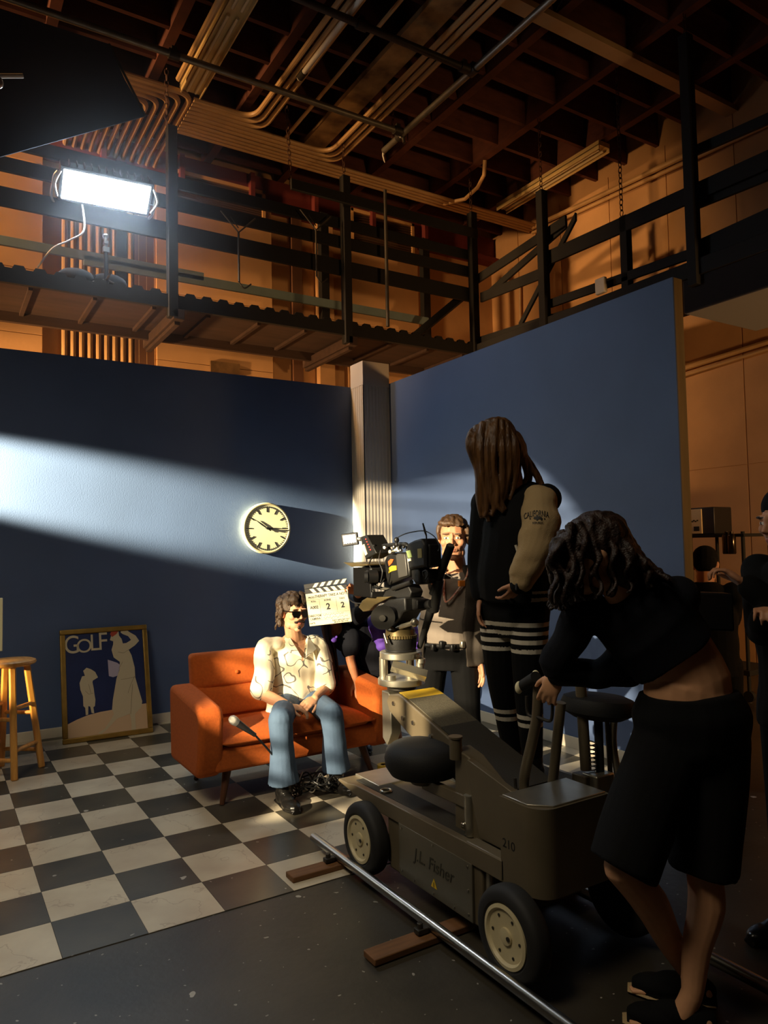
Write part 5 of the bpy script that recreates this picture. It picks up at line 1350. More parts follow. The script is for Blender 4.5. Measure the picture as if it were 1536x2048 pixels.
for k in range(30):
    a_ = rh.uniform(-1.25, 1.25); x1 = 0.078 * math.sin(a_); y1 = 0.028 + 0.062 * math.cos(a_)
    lock(b, [HM @ V((x1 * 0.4 + rh.uniform(-0.01, 0.01), y1 * 0.3, 0.130)), HM @ V((x1 * 0.85, y1 * 0.85, 0.118)), HM @ V((x1 * 1.08 + 0.008, y1 + 0.010, 0.090)), HM @ V((x1 * 1.12 - 0.008, y1 + 0.006, 0.056 + 0.016 * rh.random()))], 0.011, 0.005)
remesh(b, 'hair', M_hgry, h1, 0.004, 2, None, (0.008, 38, (1, 1, 0.6)))
b = MB(); b.add(*ellv((0, 0.096, -0.043), (0.030, 0.010, 0.006)), HM)
for s_ in (-1, 1): b.add(*ellv((s_ * 0.028, 0.086, -0.050), (0.010, 0.010, 0.008)), HM)
b.add(*ellv((0, 0.080, -0.085), (0.010, 0.010, 0.012)), HM)
remesh(b, 'moustache', M_hdk, h1, 0.003, 1)
sg = MB(HM); 
for s_ in (-1, 1):
    sg.prism([(s_ * x_, z_) for x_, z_ in ((0.008, 0.022), (0.060, 0.024), (0.062, 0.004), (0.050, -0.018), (0.022, -0.020), (0.010, -0.006))], -0.108, -0.098, Matrix.Rotation(R_(90), 4, 'X'))
    sg.tube([(s_ * 0.062, 0.100, 0.018), (s_ * 0.076, 0.06, 0.016), (s_ * 0.080, -0.01, 0.014)], 0.004, 6)
sg.bb((-0.012, 0.098, 0.010), (0.012, 0.106, 0.018))
sg.build('sunglasses', mat('dark_lens', lin((14, 13, 13)), 0.12, coat=0.5), h1)
# shirt
b = MB()
g = 0.022
torso(b, [(wa + V((0, 0, -0.085)), 0.205, 0.150), (wa, 0.195, 0.138), (ch_, 0.190, 0.132), (neck + V((0, 0.02, -0.055)), 0.150, 0.092), (neck + V((0, 0.012, -0.018)), 0.070, 0.070)], SX, SX)
for s_, e_ in ((shL, elL), (shR, elR)):
    limb(b, [neck + V((0, 0.02, -0.05)) + (s_ - neck) * 0.35, s_, s_.lerp(e_, 0.55), s_.lerp(e_, 0.93)], [0.058, 0.062, 0.070, 0.074])
    b.ell(s_.lerp(neck, 0.3), (0.070, 0.065, 0.048))
shp = HM @ V((0, 0.09, -0.16))
nx_, nz_ = neck.x, neck.z
def vneck(P):
    d = (nz_ + 0.0 - P[:, 2]); return (P[:, 1] < neck.y - 0.02) & (d > -0.05) & (d < 0.165) & (abs(P[:, 0] - nx_ - 0.004) < 0.052 * (1 - np.clip(d, 0, 1) / 0.165))
sh = remesh(b, 'shirt', [M_shirt, M_skA], h1, 0.006, 5, [(vneck, 1)], (0.012, 11, (1, 1, 0.8)))
# open collar
c0 = neck + V((0, -0.085, -0.06))
for s_ in (-1, 1):
    b = MB(); p0_ = neck + V((s_ * 0.062, 0.02, 0.005)); p1_ = neck + V((s_ * 0.066, -0.045, -0.005)); p2_ = neck + V((s_ * 0.012, -0.120, -0.135)); p3_ = neck + V((s_ * 0.105, -0.100, -0.085)); p4_ = neck + V((s_ * 0.100, -0.01, -0.02))
    vs = [p0_, p1_, p2_, p3_, p4_]; off = V((0, -0.007, 0.004)); b.add(vs + [p + off for p in vs], [(0, 1, 2, 3, 4), (9, 8, 7, 6, 5)] + [(i, (i + 1) % 5, 5 + (i + 1) % 5, 5 + i) for i in range(5)])
    b.build('collar', M_shirt, h1, bev=0.002)
# V of bare chest under the open collar
b = MB(); vs = [neck + V((-0.052, -0.050, -0.008)), neck + V((0.052, -0.050, -0.008)), neck + V((0.0, -0.122, -0.155)), neck + V((0, -0.088, -0.03))]
# jeans
b = MB(); torso(b, [(pe + V((0, 0, 0.07)), 0.160, 0.115), (pe, 0.170, 0.125), (pe + V((0, -0.02, -0.04)), 0.165, 0.12)], SX, SX)
for hh, kk, aa in ((hiL, knL, anL), (hiR, knR, anR)):
    limb(b, [hh, hh.lerp(kk, 0.5), kk], [0.088, 0.080, 0.070], 16)
    hem = V((aa.x, aa.y + 0.005, 0.135)); m_ = kk.lerp(hem, 0.5) + V((0, 0.0, 0))
    b.tube(smooth_path([kk + V((0, 0.005, 0.01)), kk.lerp(hem, 0.3), m_, kk.lerp(hem, 0.8), hem], 4), [0.070 + 0.0 * i if i < 6 else 0.071 + (i - 6) * 0.0024 for i in range(17)], 18)
remesh(b, 'jeans', M_denim, h1, 0.006, 5, None, (0.006, 11, (1, 1, 0.5)))
for aa, dx in ((anL, -0.01), (anR, 0.01)):
    b = MB(); shoe_mb(b, (aa.x, aa.y + 0.07, 0.004), (aa.x + dx, aa.y - 0.20, 0.004), 0.052); limb(b, [aa, aa + V((0, 0.01, 0.10))], [0.05, 0.045])
    remesh(b, 'shoe', M_shoe, h1, 0.004, 3)

# ---------------------------------------------------------------- 2. camera assistant standing behind the camera
h2 = thing('person', 'standing person in dark open jacket and grey t-shirt behind the film camera', 'person', (2.38, 0.68, 0))
D2 = 4.6
HM2 = head_matrix(PD(907, 1077, D2), (-0.66, -0.72, -0.05), (0.04, 0.02, 1), 1.20)
neck = PD(914, 1136, D2 + 0.04); ch_ = PD(905, 1210, D2 + 0.02); wa = PD(898, 1258, D2); pe = PD(898, 1308, D2)
side = V((0.62, -0.78, 0))          # toward his left, picture right
shL, shR = neck + side * -0.19 + V((0, 0, -0.055)), neck + side * 0.185 + V((0, 0, -0.05))
elR = PD(957, 1245, D2 - 0.05); wrR = PD(958, 1318, D2 - 0.10)
elL = PD(858, 1225, D2 + 0.15); wrL = PD(862, 1165, D2 - 0.05)
hiL, hiR = pe + side * -0.10, pe + side * 0.10
ftL, ftR = V((2.27, 0.82, 0.09)), V((2.48, 0.58, 0.09))
knL, knR = hiL.lerp(ftL, 0.5) + V((-0.03, -0.02, 0)), hiR.lerp(ftR, 0.5) + V((-0.03, -0.02, 0))
b = MB(); head(b, HM2); limb(b, [neck + V((0, 0, -0.04)), HM2 @ V((0, -0.025, -0.07))], [0.066, 0.062])
torso(b, [(pe, 0.155, 0.11), (wa, 0.145, 0.105), (ch_, 0.165, 0.115), (neck + V((0, 0, -0.055)), 0.13, 0.085), (neck, 0.062, 0.062)], side, side)
for s_, e_, w_ in ((shL, elL, wrL), (shR, elR, wrR)):
    limb(b, [s_, s_.lerp(e_, 0.5), e_], [0.052, 0.048, 0.040]); limb(b, [e_, e_.lerp(w_, 0.4), w_], [0.040, 0.042, 0.028])
for hh, kk, aa in ((hiL, knL, ftL), (hiR, knR, ftR)):
    limb(b, [hh, hh.lerp(kk, 0.5), kk], [0.085, 0.075, 0.056]); limb(b, [kk, kk.lerp(aa, 0.35), aa], [0.055, 0.056, 0.036])
hand_mb(b, wrR, PD(966, 1372, D2 - 0.10) - wrR, (-0.8, 0.1, -0.2), (-0.5, -0.75, 0.1), curl=[16, 18, 20, 24], s=1.05)
hand_mb(b, wrL, V((-0.3, -0.6, 0.35)), (0.5, -0.4, 0.2), (0, -0.2, 1), curl=30, s=1.0)
remesh(b, 'body', [M_skB, M_eyw, M_iris, M_lip, M_hbrn], h2, 0.0036, 5, face_paint(HM2))
rh = random.Random(4)
b = MB(); b.add(*ellv((0, -0.030, 0.050), (0.080, 0.096, 0.078)), HM2); b.add(*ellv((0, -0.06, 0.0), (0.074, 0.055, 0.07)), HM2)
for k in range(40):
    a_ = rh.uniform(-1.15, 1.15); x1 = 0.070 * math.sin(a_); y1 = 0.025 + 0.055 * math.cos(a_)
    lock(b, [HM2 @ V((x1 * 0.5 + rh.uniform(-0.01, 0.01), y1 * 0.35, 0.118)), HM2 @ V((x1 * 0.8, y1 * 0.75, 0.108)), HM2 @ V((x1 + 0.006, y1 + 0.004, 0.086)), HM2 @ V((x1 * 1.03 - 0.006, y1 + 0.004, 0.066 + 0.010 * rh.random()))], 0.010, 0.005)
for s_ in (-1, 1):
    lock(b, [HM2 @ V((s_ * 0.070, 0.02, 0.07)), HM2 @ V((s_ * 0.078, 0.025, 0.03)), HM2 @ V((s_ * 0.076, 0.024, -0.005))], 0.016, 0.008)
remesh(b, 'hair', M_hbrn, h2, 0.004, 2, None, (0.007, 42, (1, 1, 0.6)))
b = MB(); torso(b, [(pe + V((0, 0, 0.02)), 0.160, 0.118), (wa, 0.156, 0.128), (ch_, 0.172, 0.124), (neck + V((0, 0, -0.06)), 0.138, 0.090), (neck + V((0, 0, -0.02)), 0.072, 0.072)], side, side)
remesh(b, 'tshirt', M_grysh, h2, 0.006, 5, None, (0.006, 10, (1, 1, 1.6)))
# open jacket: shell around the back and both sides, front left open
fwd = V((-0.78, -0.62, 0))
def jacket(b, rings, side, fwd, open_deg, th=0.020, n=26):
    rows = []
    for c, a_, d_, op in rings:
        row = []
        for k in range(n + 1):
            an = R_(-90 + op) + R_(360 - 2 * op) * k / n      # angle 0 = side, -90 = front
            p = c + side * (a_ * math.cos(an)) - fwd * (d_ * math.sin(an)) ; row.append((p, (side * math.cos(an) - fwd * math.sin(an)).normalized()))
        rows.append(row)
    vs = []; fs = []; m = n + 1; R_n = len(rows)
    for row in rows: vs += [p for p, q in row]
    for row in rows: vs += [p - q * th for p, q in row]
    o = m * R_n
    for i in range(R_n - 1):
        for k in range(n):
            fs.append((i * m + k, i * m + k + 1, (i + 1) * m + k + 1, (i + 1) * m + k)); fs.append((o + i * m + k, o + (i + 1) * m + k, o + (i + 1) * m + k + 1, o + i * m + k + 1))
        fs.append((i * m, (i + 1) * m, o + (i + 1) * m, o + i * m)); k = n; fs.append((i * m + k, o + i * m + k, o + (i + 1) * m + k, (i + 1) * m + k))
    for k in range(n):
        fs.append((k, o + k, o + k + 1, k + 1)); i = (R_n - 1) * m; fs.append((i + k, i + k + 1, o + i + k + 1, o + i + k))
    b.add(vs, fs)
b = MB(); dn = V((0, 0, -0.06))
jacket(b, [(pe + dn, 0.205, 0.165, 46), (pe + V((0, 0, 0.05)), 0.200, 0.158, 44), (wa + V((0, 0, 0.05)), 0.195, 0.155, 40), (ch_, 0.195, 0.150, 36), (neck + V((0, 0, -0.075)), 0.175, 0.118, 30), (neck + V((0, 0, -0.025)), 0.105, 0.092, 36), (neck + V((0, 0, 0.02)), 0.080, 0.076, 44)], side, fwd, 40)
for s_, e_, w_ in ((shL, elL, wrL), (shR, elR, wrR)):
    limb(b, [s_, s_.lerp(e_, 0.5), e_, e_.lerp(w_, 0.5), e_.lerp(w_, 0.98)], [0.078, 0.072, 0.064, 0.058, 0.050])
remesh(b, 'jacket', M_jktg, h2, 0.0055, 4, None, (0.009, 9, (1, 1, 0.9)))
b = MB(); torso(b, [(pe + V((0, 0, 0.06)), 0.165, 0.122), (pe, 0.175, 0.13), (pe + V((0, 0, -0.09)), 0.16, 0.12)], side, side)
for hh, kk, aa in ((hiL, knL, ftL), (hiR, knR, ftR)):
    limb(b, [hh, hh.lerp(kk, 0.5), kk, kk.lerp(aa, 0.5), aa], [0.100, 0.092, 0.076, 0.070, 0.062], 16)
remesh(b, 'trousers', M_blkc, h2, 0.007, 5, None, (0.006, 8, (1, 1, 0.5)))
b = MB(); pts = [pe + V((0, 0, 0.065)) + side * (0.172 * math.cos(t)) + fwd * (0.130 * math.sin(t)) for t in [2 * math.pi * k / 32 for k in range(32)]]
b.tube(pts, 0.016, 8, closed=True); b.build('belt', M_shoe, h2)
b = MB()
for t in (0.9, 1.25, 1.6, 1.9):
    p = pe + V((0, 0, 0.07 + 0.01 * math.sin(t * 9))) + side * (0.190 * math.cos(t)) + fwd * (0.150 * math.sin(t)); b.box(tuple(p), (0.03, 0.03, 0.045))
    b.build('belt_clip', M_plas if t > 1 else M_alu, h2, bev=0.008); b = MB()
for a_, f_ in ((ftL, V((-0.14, -0.12, 0))), (ftR, V((-0.14, -0.14, 0)))):
    b = MB(); shoe_mb(b, (a_.x, a_.y, 0.004), (a_.x + f_.x, a_.y + f_.y, 0.004), 0.05); remesh(b, 'shoe', M_shoe, h2, 0.005, 3)
# lanyard of red and pale cord, with an orange tag on the jacket
b = MB(); b.tube(smooth_path([neck + side * -0.07 + V((0, 0, 0.01)), neck + side * -0.06 + fwd * 0.10 + V((0, 0, -0.07)), ch_ + fwd * 0.15 + V((0, 0, 0.03)), neck + side * 0.075 + fwd * 0.10 + V((0, 0, -0.07)), neck + side * 0.08 + V((0, 0, 0.03))]), 0.007, 8)
b.build('lanyard', mat('red_patterned_cord', lin((196, 92, 70)), 0.7, var=0.8, vscale=60, color2=lin((230, 214, 190))), h2)
tg = PD(923, 1167, D2 - 0.22); b = MB(); b.box(tuple(tg), (0.045, 0.02, 0.036), frame_from_z((0, 0, 1)).to_4x4()); b.build('orange_tag', mat('orange_tag', lin((232, 132, 30)), 0.5), h2, bev=0.004)
b = MB(); b.tube(smooth_path([tg + V((0, 0, 0.02)), PD(895, 1150, D2 - 0.2), PD(890, 1130, D2 - 0.17)]), 0.003, 6); b.build('tag_cord', M_cablew, h2)
b = MB(); b.box(tuple(PD(893, 1153, D2 - 0.18)), (0.05, 0.03, 0.03)); b.build('chest_clip', M_plas, h2, bev=0.006)

# ---------------------------------------------------------------- 3. woman in the varsity jacket standing on the dolly step
h3 = thing('person', 'person with long chestnut hair and beige-sleeved varsity jacket standing on the dolly step', 'person', (2.02, -0.45, 0.42))
D3 = 3.45
hc3 = PD(990, 898, D3)
HM3 = head_matrix(hc3, (-0.70, 0.42, -0.45), (-0.25, 0.12, 1), 1.05)
neck = PD(1030, 975, D3); ch_ = PD(1036, 1060, D3); wa = PD(1030, 1150, D3); pe = PD(1028, 1205, D3)
side3 = V((-0.42, -0.88, 0)).normalized()          # toward the camera (her left side faces us)
side3 = V((0.25, -0.95, 0)).normalized()
fw3 = V((-0.95, -0.25, 0)).normalized()
shN = neck + side3 * 0.178 + V((-0.020, 0.017, -0.07)); shF = neck - side3 * 0.165 + V((0, 0, -0.07))
elN = PD(1070, 1092, D3 - 0.24); wrN = PD(1040, 1166, D3 - 0.25)
elF = PD(960, 1130, D3 + 0.12); wrF = PD(962, 1195, D3 + 0.05)
hiN, hiF = pe + side3 * 0.09, pe - side3 * 0.09
ftN, ftF = V((2.03, -0.50, 0.50)), V((2.00, -0.36, 0.50))
ftN = PD(1066, 1548, D3 - 0.03); ftF = PD(1026, 1520, D3 + 0.12)
STEP = 0.425
ftN.z = ftF.z = STEP + 0.085
knN, knF = hiN.lerp(ftN, 0.48) + fw3 * 0.03, hiF.lerp(ftF, 0.48) + fw3 * 0.04
b = MB(); head(b, HM3, False); limb(b, [neck + V((0, 0, -0.04)), HM3 @ V((0, -0.03, -0.06))], [0.054, 0.05])
torso(b, [(pe, 0.155, 0.105), (wa, 0.125, 0.09), (ch_, 0.145, 0.105), (neck + V((0, 0, -0.06)), 0.11, 0.075), (neck, 0.05, 0.05)], side3, side3)
for s_, e_, w_ in ((shN, elN, wrN), (shF, elF, wrF)):
    limb(b, [s_, s_.lerp(e_, 0.5), e_], [0.044, 0.040, 0.034]); limb(b, [e_, e_.lerp(w_, 0.4), w_], [0.034, 0.034, 0.024])
for hh, kk, aa in ((hiN, knN, ftN), (hiF, knF, ftF)):
    limb(b, [hh, hh.lerp(kk, 0.5), kk], [0.080, 0.070, 0.052]); limb(b, [kk, kk.lerp(aa, 0.35), aa], [0.05, 0.05, 0.032])
hand_mb(b, wrN, PD(1018, 1195, D3 - 0.20) - wrN, (0, 0.9, -0.2), (-0.5, 0, 0.8), curl=[20, 22, 24, 28], s=0.92)
hand_mb(b, wrF, V((-0.05, 0, -1)), (0.3, -0.8, 0), (-0.9, 0, 0), curl=22, s=0.92)
remesh(b, 'body', [M_skB, M_eyw, M_iris, M_lip, M_hch], h3, 0.0045, 4, face_paint(HM3))
# long hair falling past the shoulder and hanging in front
rh = random.Random(9)
b = MB(); b.add(*ellv((0, -0.022, 0.045), (0.088, 0.108, 0.092)), HM3); b.add(*ellv((0, -0.06, -0.02), (0.080, 0.075, 0.10)), HM3)
def PXH(x, y, dd): return PD(900 + x * 300 / 1229.0, 800 + y * 500 / 2048.0, dd)
# locks traced down the visible side: (start, middle, end) columns from the front fringe to the back of the head
cols = [((200, 250), (165, 350), (200, 470), (230, 620), (250, 800), (270, 960)), ((240, 220), (215, 360), (235, 520), (250, 700), (290, 880), (330, 1000)),
        ((290, 190), (265, 380), (280, 560), (300, 740), (320, 880), (300, 960)), ((340, 170), (320, 380), (330, 580), (345, 760), (380, 880), (350, 950)),
        ((390, 160), (370, 380), (375, 580), (390, 760), (400, 850), (440, 920)), ((430, 170), (430, 380), (430, 560), (430, 720), (430, 820), (480, 900)),
        ((460, 190), (490, 380), (490, 540), (480, 660), (470, 780), (430, 870)), ((480, 210), (540, 380), (550, 520), (540, 640), (520, 740), (500, 820)),
        ((500, 250), (580, 400), (620, 520), (640, 620), (610, 680), (560, 720)), ((510, 280), (600, 430), (680, 560), (720, 640), (760, 700), (740, 720))]
for q, cpts in enumerate(cols):
    for k in range(4):
        dd = D3 - 0.115 + 0.055 * k + (0.06 if q > 7 else 0) + 0.03 * abs(q - 4) / 4
        j = lambda: rh.uniform(-9, 9)
        lock(b, [PXH(x + j() + 12 * (k - 1.5) * 0.5, y + (k * 6), dd + (0.05 if n_ == 0 else 0)) for n_, (x, y) in enumerate(cpts)], 0.021, 0.010)
remesh(b, 'hair', M_hch, h3, 0.0045, 1, None, (0.006, 40, (1, 1, 0.12)))
# jacket body (black), beige sleeves, rib hem with stripes
b = MB()
torso(b, [(pe + V((0, 0, 0.01)), 0.180, 0.150), (wa, 0.190, 0.165), (ch_, 0.178, 0.160), (neck + V((0.02, 0, -0.06)), 0.150, 0.115), (neck + V((0.01, 0, 0.0)), 0.075, 0.075)], side3, side3)
b.ell(shN + V((0.045, 0.02, 0.01)), 0.07); b.ell(shF, 0.08); b.ell(neck + V((0.06, 0.0, -0.03)), (0.11, 0.12, 0.06))
limb(b, [shF, shF.lerp(elF, 0.5), elF, wrF.lerp(elF, 0.1)], [0.075, 0.07, 0.062, 0.048])
zc1, zc2 = pe.z + 0.055, pe.z + 0.022
jk = remesh(b, 'jacket', [M_blkc, M_white], h3, 0.006, 4, [(lambda P: (abs(P[:, 2] - zc1) < 0.007) & (P[:, 0] > ch_.x - 0.06), 1), (lambda P: (abs(P[:, 2] - zc2) < 0.007) & (P[:, 0] > ch_.x - 0.06), 1)], (0.008, 8, (1, 1, 0.7)))
b = MB(); limb(b, [shN + V((0, 0, 0.0)) - side3 * 0.02, shN.lerp(elN, 0.5) + side3 * 0.01, elN, elN.lerp(wrN, 0.5), elN.lerp(wrN, 0.90)], [0.080, 0.088, 0.080, 0.070, 0.058], 18)
slv = remesh(b, 'sleeve', M_beige, h3, 0.006, 4, None, (0.010, 11, (1, 1, 1.3)))
b = MB(); limb(b, [elN.lerp(wrN, 0.88), elN.lerp(wrN, 1.05)], [0.05, 0.044]); remesh(b, 'cuff', M_blkc, h3, 0.005, 2)
# lettering, bear and stars printed on the sleeve: laid onto its surface
from mathutils.bvhtree import BVHTree
_m = WM[h3.name]
bvh = BVHTree.FromPolygons([_m @ v.co for v in slv.data.vertices], [list(p.vertices) for p in slv.data.polygons])
def decal(name, tris, parent=slv, lift=0.0022):
    """tris: (list of (px, py), faces); each corner is dropped onto the sleeve"""
    pts, fs = tris; vs = []
    for x, y in pts:
        d = ray(x, y).normalized(); h = bvh.ray_cast(CAM_LOC, d)
        q = h[0] + h[1] * lift if h[0] is not None else PD(x, y, D3 - 0.3)
        vs.append(q)
    b = MB(); b.add(vs, fs); return b.build(name, M_ink, parent, smooth=False)
def text_px(s, cx, cy, w, h, arch, tilt=0.0):
    cu = bpy.data.curves.new('t', 'FONT'); cu.body = s; cu.size = 1.0; cu.align_x = 'CENTER'; cu.align_y = 'CENTER'; cu.offset = 0.012; cu.resolution_u = 3; cu.space_character = 1.08
    t = bpy.data.objects.new('t', cu); COL.objects.link(t)
    me = bpy.data.meshes.new_from_object(t.evaluated_get(bpy.context.evaluated_depsgraph_get())); bpy.data.objects.remove(t)
    bm = bmesh.new(); bm.from_mesh(me); bmesh.ops.triangulate(bm, faces=bm.faces); 
    xs = [v.co.x for v in bm.verts]; ys = [v.co.y for v in bm.verts]; W = max(xs) - min(xs); x0 = (max(xs) + min(xs)) / 2; H = max(ys) - min(ys); y0 = (max(ys) + min(ys)) / 2
    bm.verts.ensure_lookup_table()
    P = []
    for v in bm.verts:
        u = (v.co.x - x0) / W; k = (v.co.y - y0) / H
        P.append((cx + u * w, cy - k * h + arch * 4 * u * u + tilt * u))
    F = [[v.index for v in f.verts] for f in bm.faces]; bm.free(); bpy.data.meshes.remove(me)
    return P, F
decal('lettering', text_px('CALIFORNIA', 1073, 1027, 49, 12, 5, -3))
decal('lettering', text_px('REPUBLIC', 1076, 1046, 21, 4.5, 0, -1))
bear = [(-9, 0), (-7, -4), (-3, -4.4), (2, -4.8), (6.5, -3.4), (9, -0.8), (8.2, 3.4), (5.2, 3.4), (4.6, 0.9), (1, 1.3), (-0.8, 3.8), (-3.2, 3.8), (-3.7, 0.9), (-6.5, 1.7)]
decal('bear_mark', ([(1076 + x, 1037.5 + y) for x, y in bear], [(0, 1, 13), (1, 2, 12), (1, 12, 13), (2, 3, 12), (3, 9, 12), (9, 10, 11), (9, 11, 12), (3, 4, 9), (4, 8, 9), (4, 5, 8), (5, 6, 8), (6, 7, 8)]))
for sx_ in (1061, 1089):
    decal('star_mark', ([(sx_, 1038)] + [(sx_ + 2.2 * (1 if k % 2 == 0 else 0.45) * math.sin(k * math.pi / 5), 1038 - 2.2 * (1 if k % 2 == 0 else 0.45) * math.cos(k * math.pi / 5)) for k in range(10)], [(0, 1 + k, 1 + (k + 1) % 10) for k in range(10)]))
# pocket stripes
for px_ in (1031, 1040):
    b = MB(); b.tube([PD(px_, 1090, D3 - 0.165), PD(px_ + 9, 1118, D3 - 0.175)], 0.006, 6); b.build('pocket_stripe', M_white, jk)
b = MB(); wq = wrN.lerp(elN, -0.10); b.torus(wq, 0.030, 0.009, (wrN - elN)); b.box(tuple(wq + (CAM_LOC - wq).normalized() * 0.034), (0.03, 0.012, 0.03), frame_from_z((0, 0, 1)).to_4x4()); b.build('wristwatch', M_plas, h3, bev=0.003)
# black trousers with white bands
b = MB(); torso(b, [(pe + V((0, 0, 0.03)), 0.160, 0.125), (pe + V((0, 0, -0.06)), 0.160, 0.12), (pe + V((0, 0, -0.16)), 0.09, 0.08)], side3, side3)
for hh, kk, aa in ((hiN, knN, ftN), (hiF, knF, ftF)):
    limb(b, [hh, hh.lerp(kk, 0.5), kk, kk.lerp(aa, 0.5), aa + V((0, 0, 0.03))], [0.098, 0.088, 0.070, 0.060, 0.050], 16)
zz = [PD(1045, y_, D3).z for y_ in (1244, 1261, 1278, 1296, 1426, 1442)]
def bands(P):
    k = np.zeros(len(P), bool)
    for z_ in zz: k |= abs(P[:, 2] - z_) < 0.0100
    return k
remesh(b, 'trousers', [M_blkc, M_white], h3, 0.0042, 5, [(bands, 1)], (0.004, 8, (1, 1, 0.5)))
for a_, dx in ((ftN, 0), (ftF, 0)):
    b = MB(); hl = V((a_.x + 0.05, a_.y - 0.01, STEP)); shoe_mb(b, hl, hl + V((-0.22, 0.10, 0)), 0.046); limb(b, [a_, a_ + V((0, 0, 0.06))], [0.05, 0.046]); remesh(b, 'shoe', M_shoe, h3, 0.005, 3)

# ---------------------------------------------------------------- 4. person leaning on the dolly in the foreground
h4 = thing('person', 'dark-haired person in black cropped top and shorts leaning on the dolly at right', 'person', (1.66, -1.55, 0))
D4 = 2.36
hc4 = PD(1185, 1112, 2.34)
HM4 = head_matrix(hc4, (-0.80, 0.50, -0.32), (-0.12, 0.05, 1), 1.02)
neck = PD(1240, 1185, 2.36); ch_ = PD(1300, 1250, 2.38); wa = PD(1375, 1345, D4); pe = PD(1380, 1430, D4); 
sideH = V((0.80, -0.55, 0.0)).normalized(); sideS = V((0.72, -0.62, 0.25)).normalized()
shN = neck + sideS * 0.155 + V((0.05, 0.0, -0.06)); shF = PD(1170, 1215, 2.42)
elF = PD(1112, 1335, 2.46); wrF = PD(1268, 1352, 2.50)
elN = PD(1215, 1340, 2.44); wrN = PD(1112, 1352, 2.58)
hiF, hiN = PD(1340, 1470, D4), PD(1425, 1480, D4)
knF, knN = PD(1243, 1735, 2.26), PD(1408, 1740, 2.33)
anF, anN = PD(1388, 1955, 2.42), PD(1385, 1985, 2.27)
b = MB(); head(b, HM4, False); limb(b, [neck, HM4 @ V((0, -0.03, -0.06))], [0.052, 0.05])
torso(b, [(pe + V((0, 0, -0.02)), 0.155, 0.115), (pe.lerp(wa, 0.6), 0.142, 0.102), (wa, 0.122, 0.092), (ch_, 0.142, 0.108), (neck.lerp(ch_, 0.4), 0.13, 0.085), (neck, 0.05, 0.05)], sideH, sideS)
for s_, e_, w_ in ((shN, elN, wrN), (shF, elF, wrF)):
    limb(b, [s_, s_.lerp(e_, 0.5), e_], [0.046, 0.042, 0.036]); limb(b, [e_, e_.lerp(w_, 0.4), w_], [0.036, 0.036, 0.025])
limb(b, [hiF, hiF.lerp(knF, 0.5), knF], [0.090, 0.080, 0.056]); limb(b, [hiN, hiN.lerp(knN, 0.5), knN], [0.092, 0.082, 0.056])
for kk, aa in ((knF, anF), (knN, anN)):
    limb(b, [kk, kk.lerp(aa, 0.3) + V((0.015, -0.01, 0)), kk.lerp(aa, 0.65), aa], [0.054, 0.057, 0.044, 0.033])
hand_mb(b, wrF, PD(1330, 1372, 2.5) - wrF, (0, 0.4, -1), (0, 1, 0.3), curl=[20, 22, 24, 26], s=0.92)
hand_mb(b, wrN, PD(1098, 1385, 2.60) - wrN, (0.6, 0.5, -0.3), (-0.5, 0.6, 0.3), curl=[22, 26, 28, 30], s=0.92)
for aa, f_ in ((anF, V((-0.12, 0.15, 0))), (anN, V((-0.12, 0.14, 0)))):
    hl = V((aa.x + 0.02, aa.y - 0.02, 0.035)); b.ell(hl + V((0, 0, 0.01)), (0.032, 0.036, 0.034)); limb(b, [aa, hl + f_ * 0.4 + V((0, 0, 0.01)), hl + f_ + V((0, 0, -0.015))], [0.033, 0.034, 0.026])
    for k in range(5):
        sx_ = V((f_.y, -f_.x, 0)).normalized() * (-0.028 + 0.014 * k); b.tube([hl + f_ * 0.9 + sx_ + V((0, 0, -0.014)), hl + f_ * (1.22 - 0.03 * abs(k - 1)) + sx_ * 1.1 + V((0, 0, -0.018))], [0.010, 0.008], 8)
remesh(b, 'body', [M_skD, M_eyw, M_iris, M_lip, M_hdk], h4, 0.0045, 4, face_paint(HM4))
rh = random.Random(31)
b = MB(); b.add(*ellv((0, -0.028, 0.045), (0.092, 0.110, 0.092)), HM4); b.add(*ellv((0, -0.07, -0.03), (0.085, 0.075, 0.11)), HM4)
cols4 = [((1120, 1080), (1108, 1120), (1115, 1170), (1110, 1215)), ((1130, 1065), (1115, 1110), (1128, 1170), (1125, 1220)), ((1145, 1050), (1138, 1110), (1140, 1165), (1150, 1205)),
         ((1165, 1042), (1165, 1100), (1160, 1160), (1170, 1200)), ((1185, 1038), (1195, 1100), (1195, 1150), (1190, 1195)), ((1205, 1042), (1222, 1100), (1230, 1150), (1222, 1190)),
         ((1222, 1050), (1250, 1105), (1262, 1150), (1262, 1185)), ((1232, 1060), (1270, 1110), (1290, 1145), (1300, 1175)), ((1240, 1075), (1280, 1115), (1310, 1145), (1335, 1160))]
for q, cp in enumerate(cols4):
    for k in range(13):
        j = lambda a=9: rh.uniform(-a, a); dd = 2.25 + 0.018 * k
        pts = []
        for n_, (x, y) in enumerate(cp):
            pts.append(PD(x + j(), y + j(4), dd + (0.03 if n_ == 0 else 0)))
        # curls: add a small wave
        pp_ = smooth_path(pts, 5); w_ = rh.uniform(0, 6)
        pp_ = [p + V((math.sin(i * 0.9 + w_), math.cos(i * 0.9 + w_), 0)) * 0.010 * min(1, i / 5) for i, p in enumerate(pp_)]
        N = len(pp_); b.tube(pp_, [0.013 + (0.0055 - 0.013) * i / (N - 1) for i in range(N)], 7)
remesh(b, 'hair', mat('hair_dark_auburn', lin((52, 32, 22)), 0.5, var=0.5, vscale=50, bump=0.5, bscale=160, color2=lin((30, 20, 16))), h4, 0.004, 1, None, (0.005, 50, (1, 1, 0.5)))
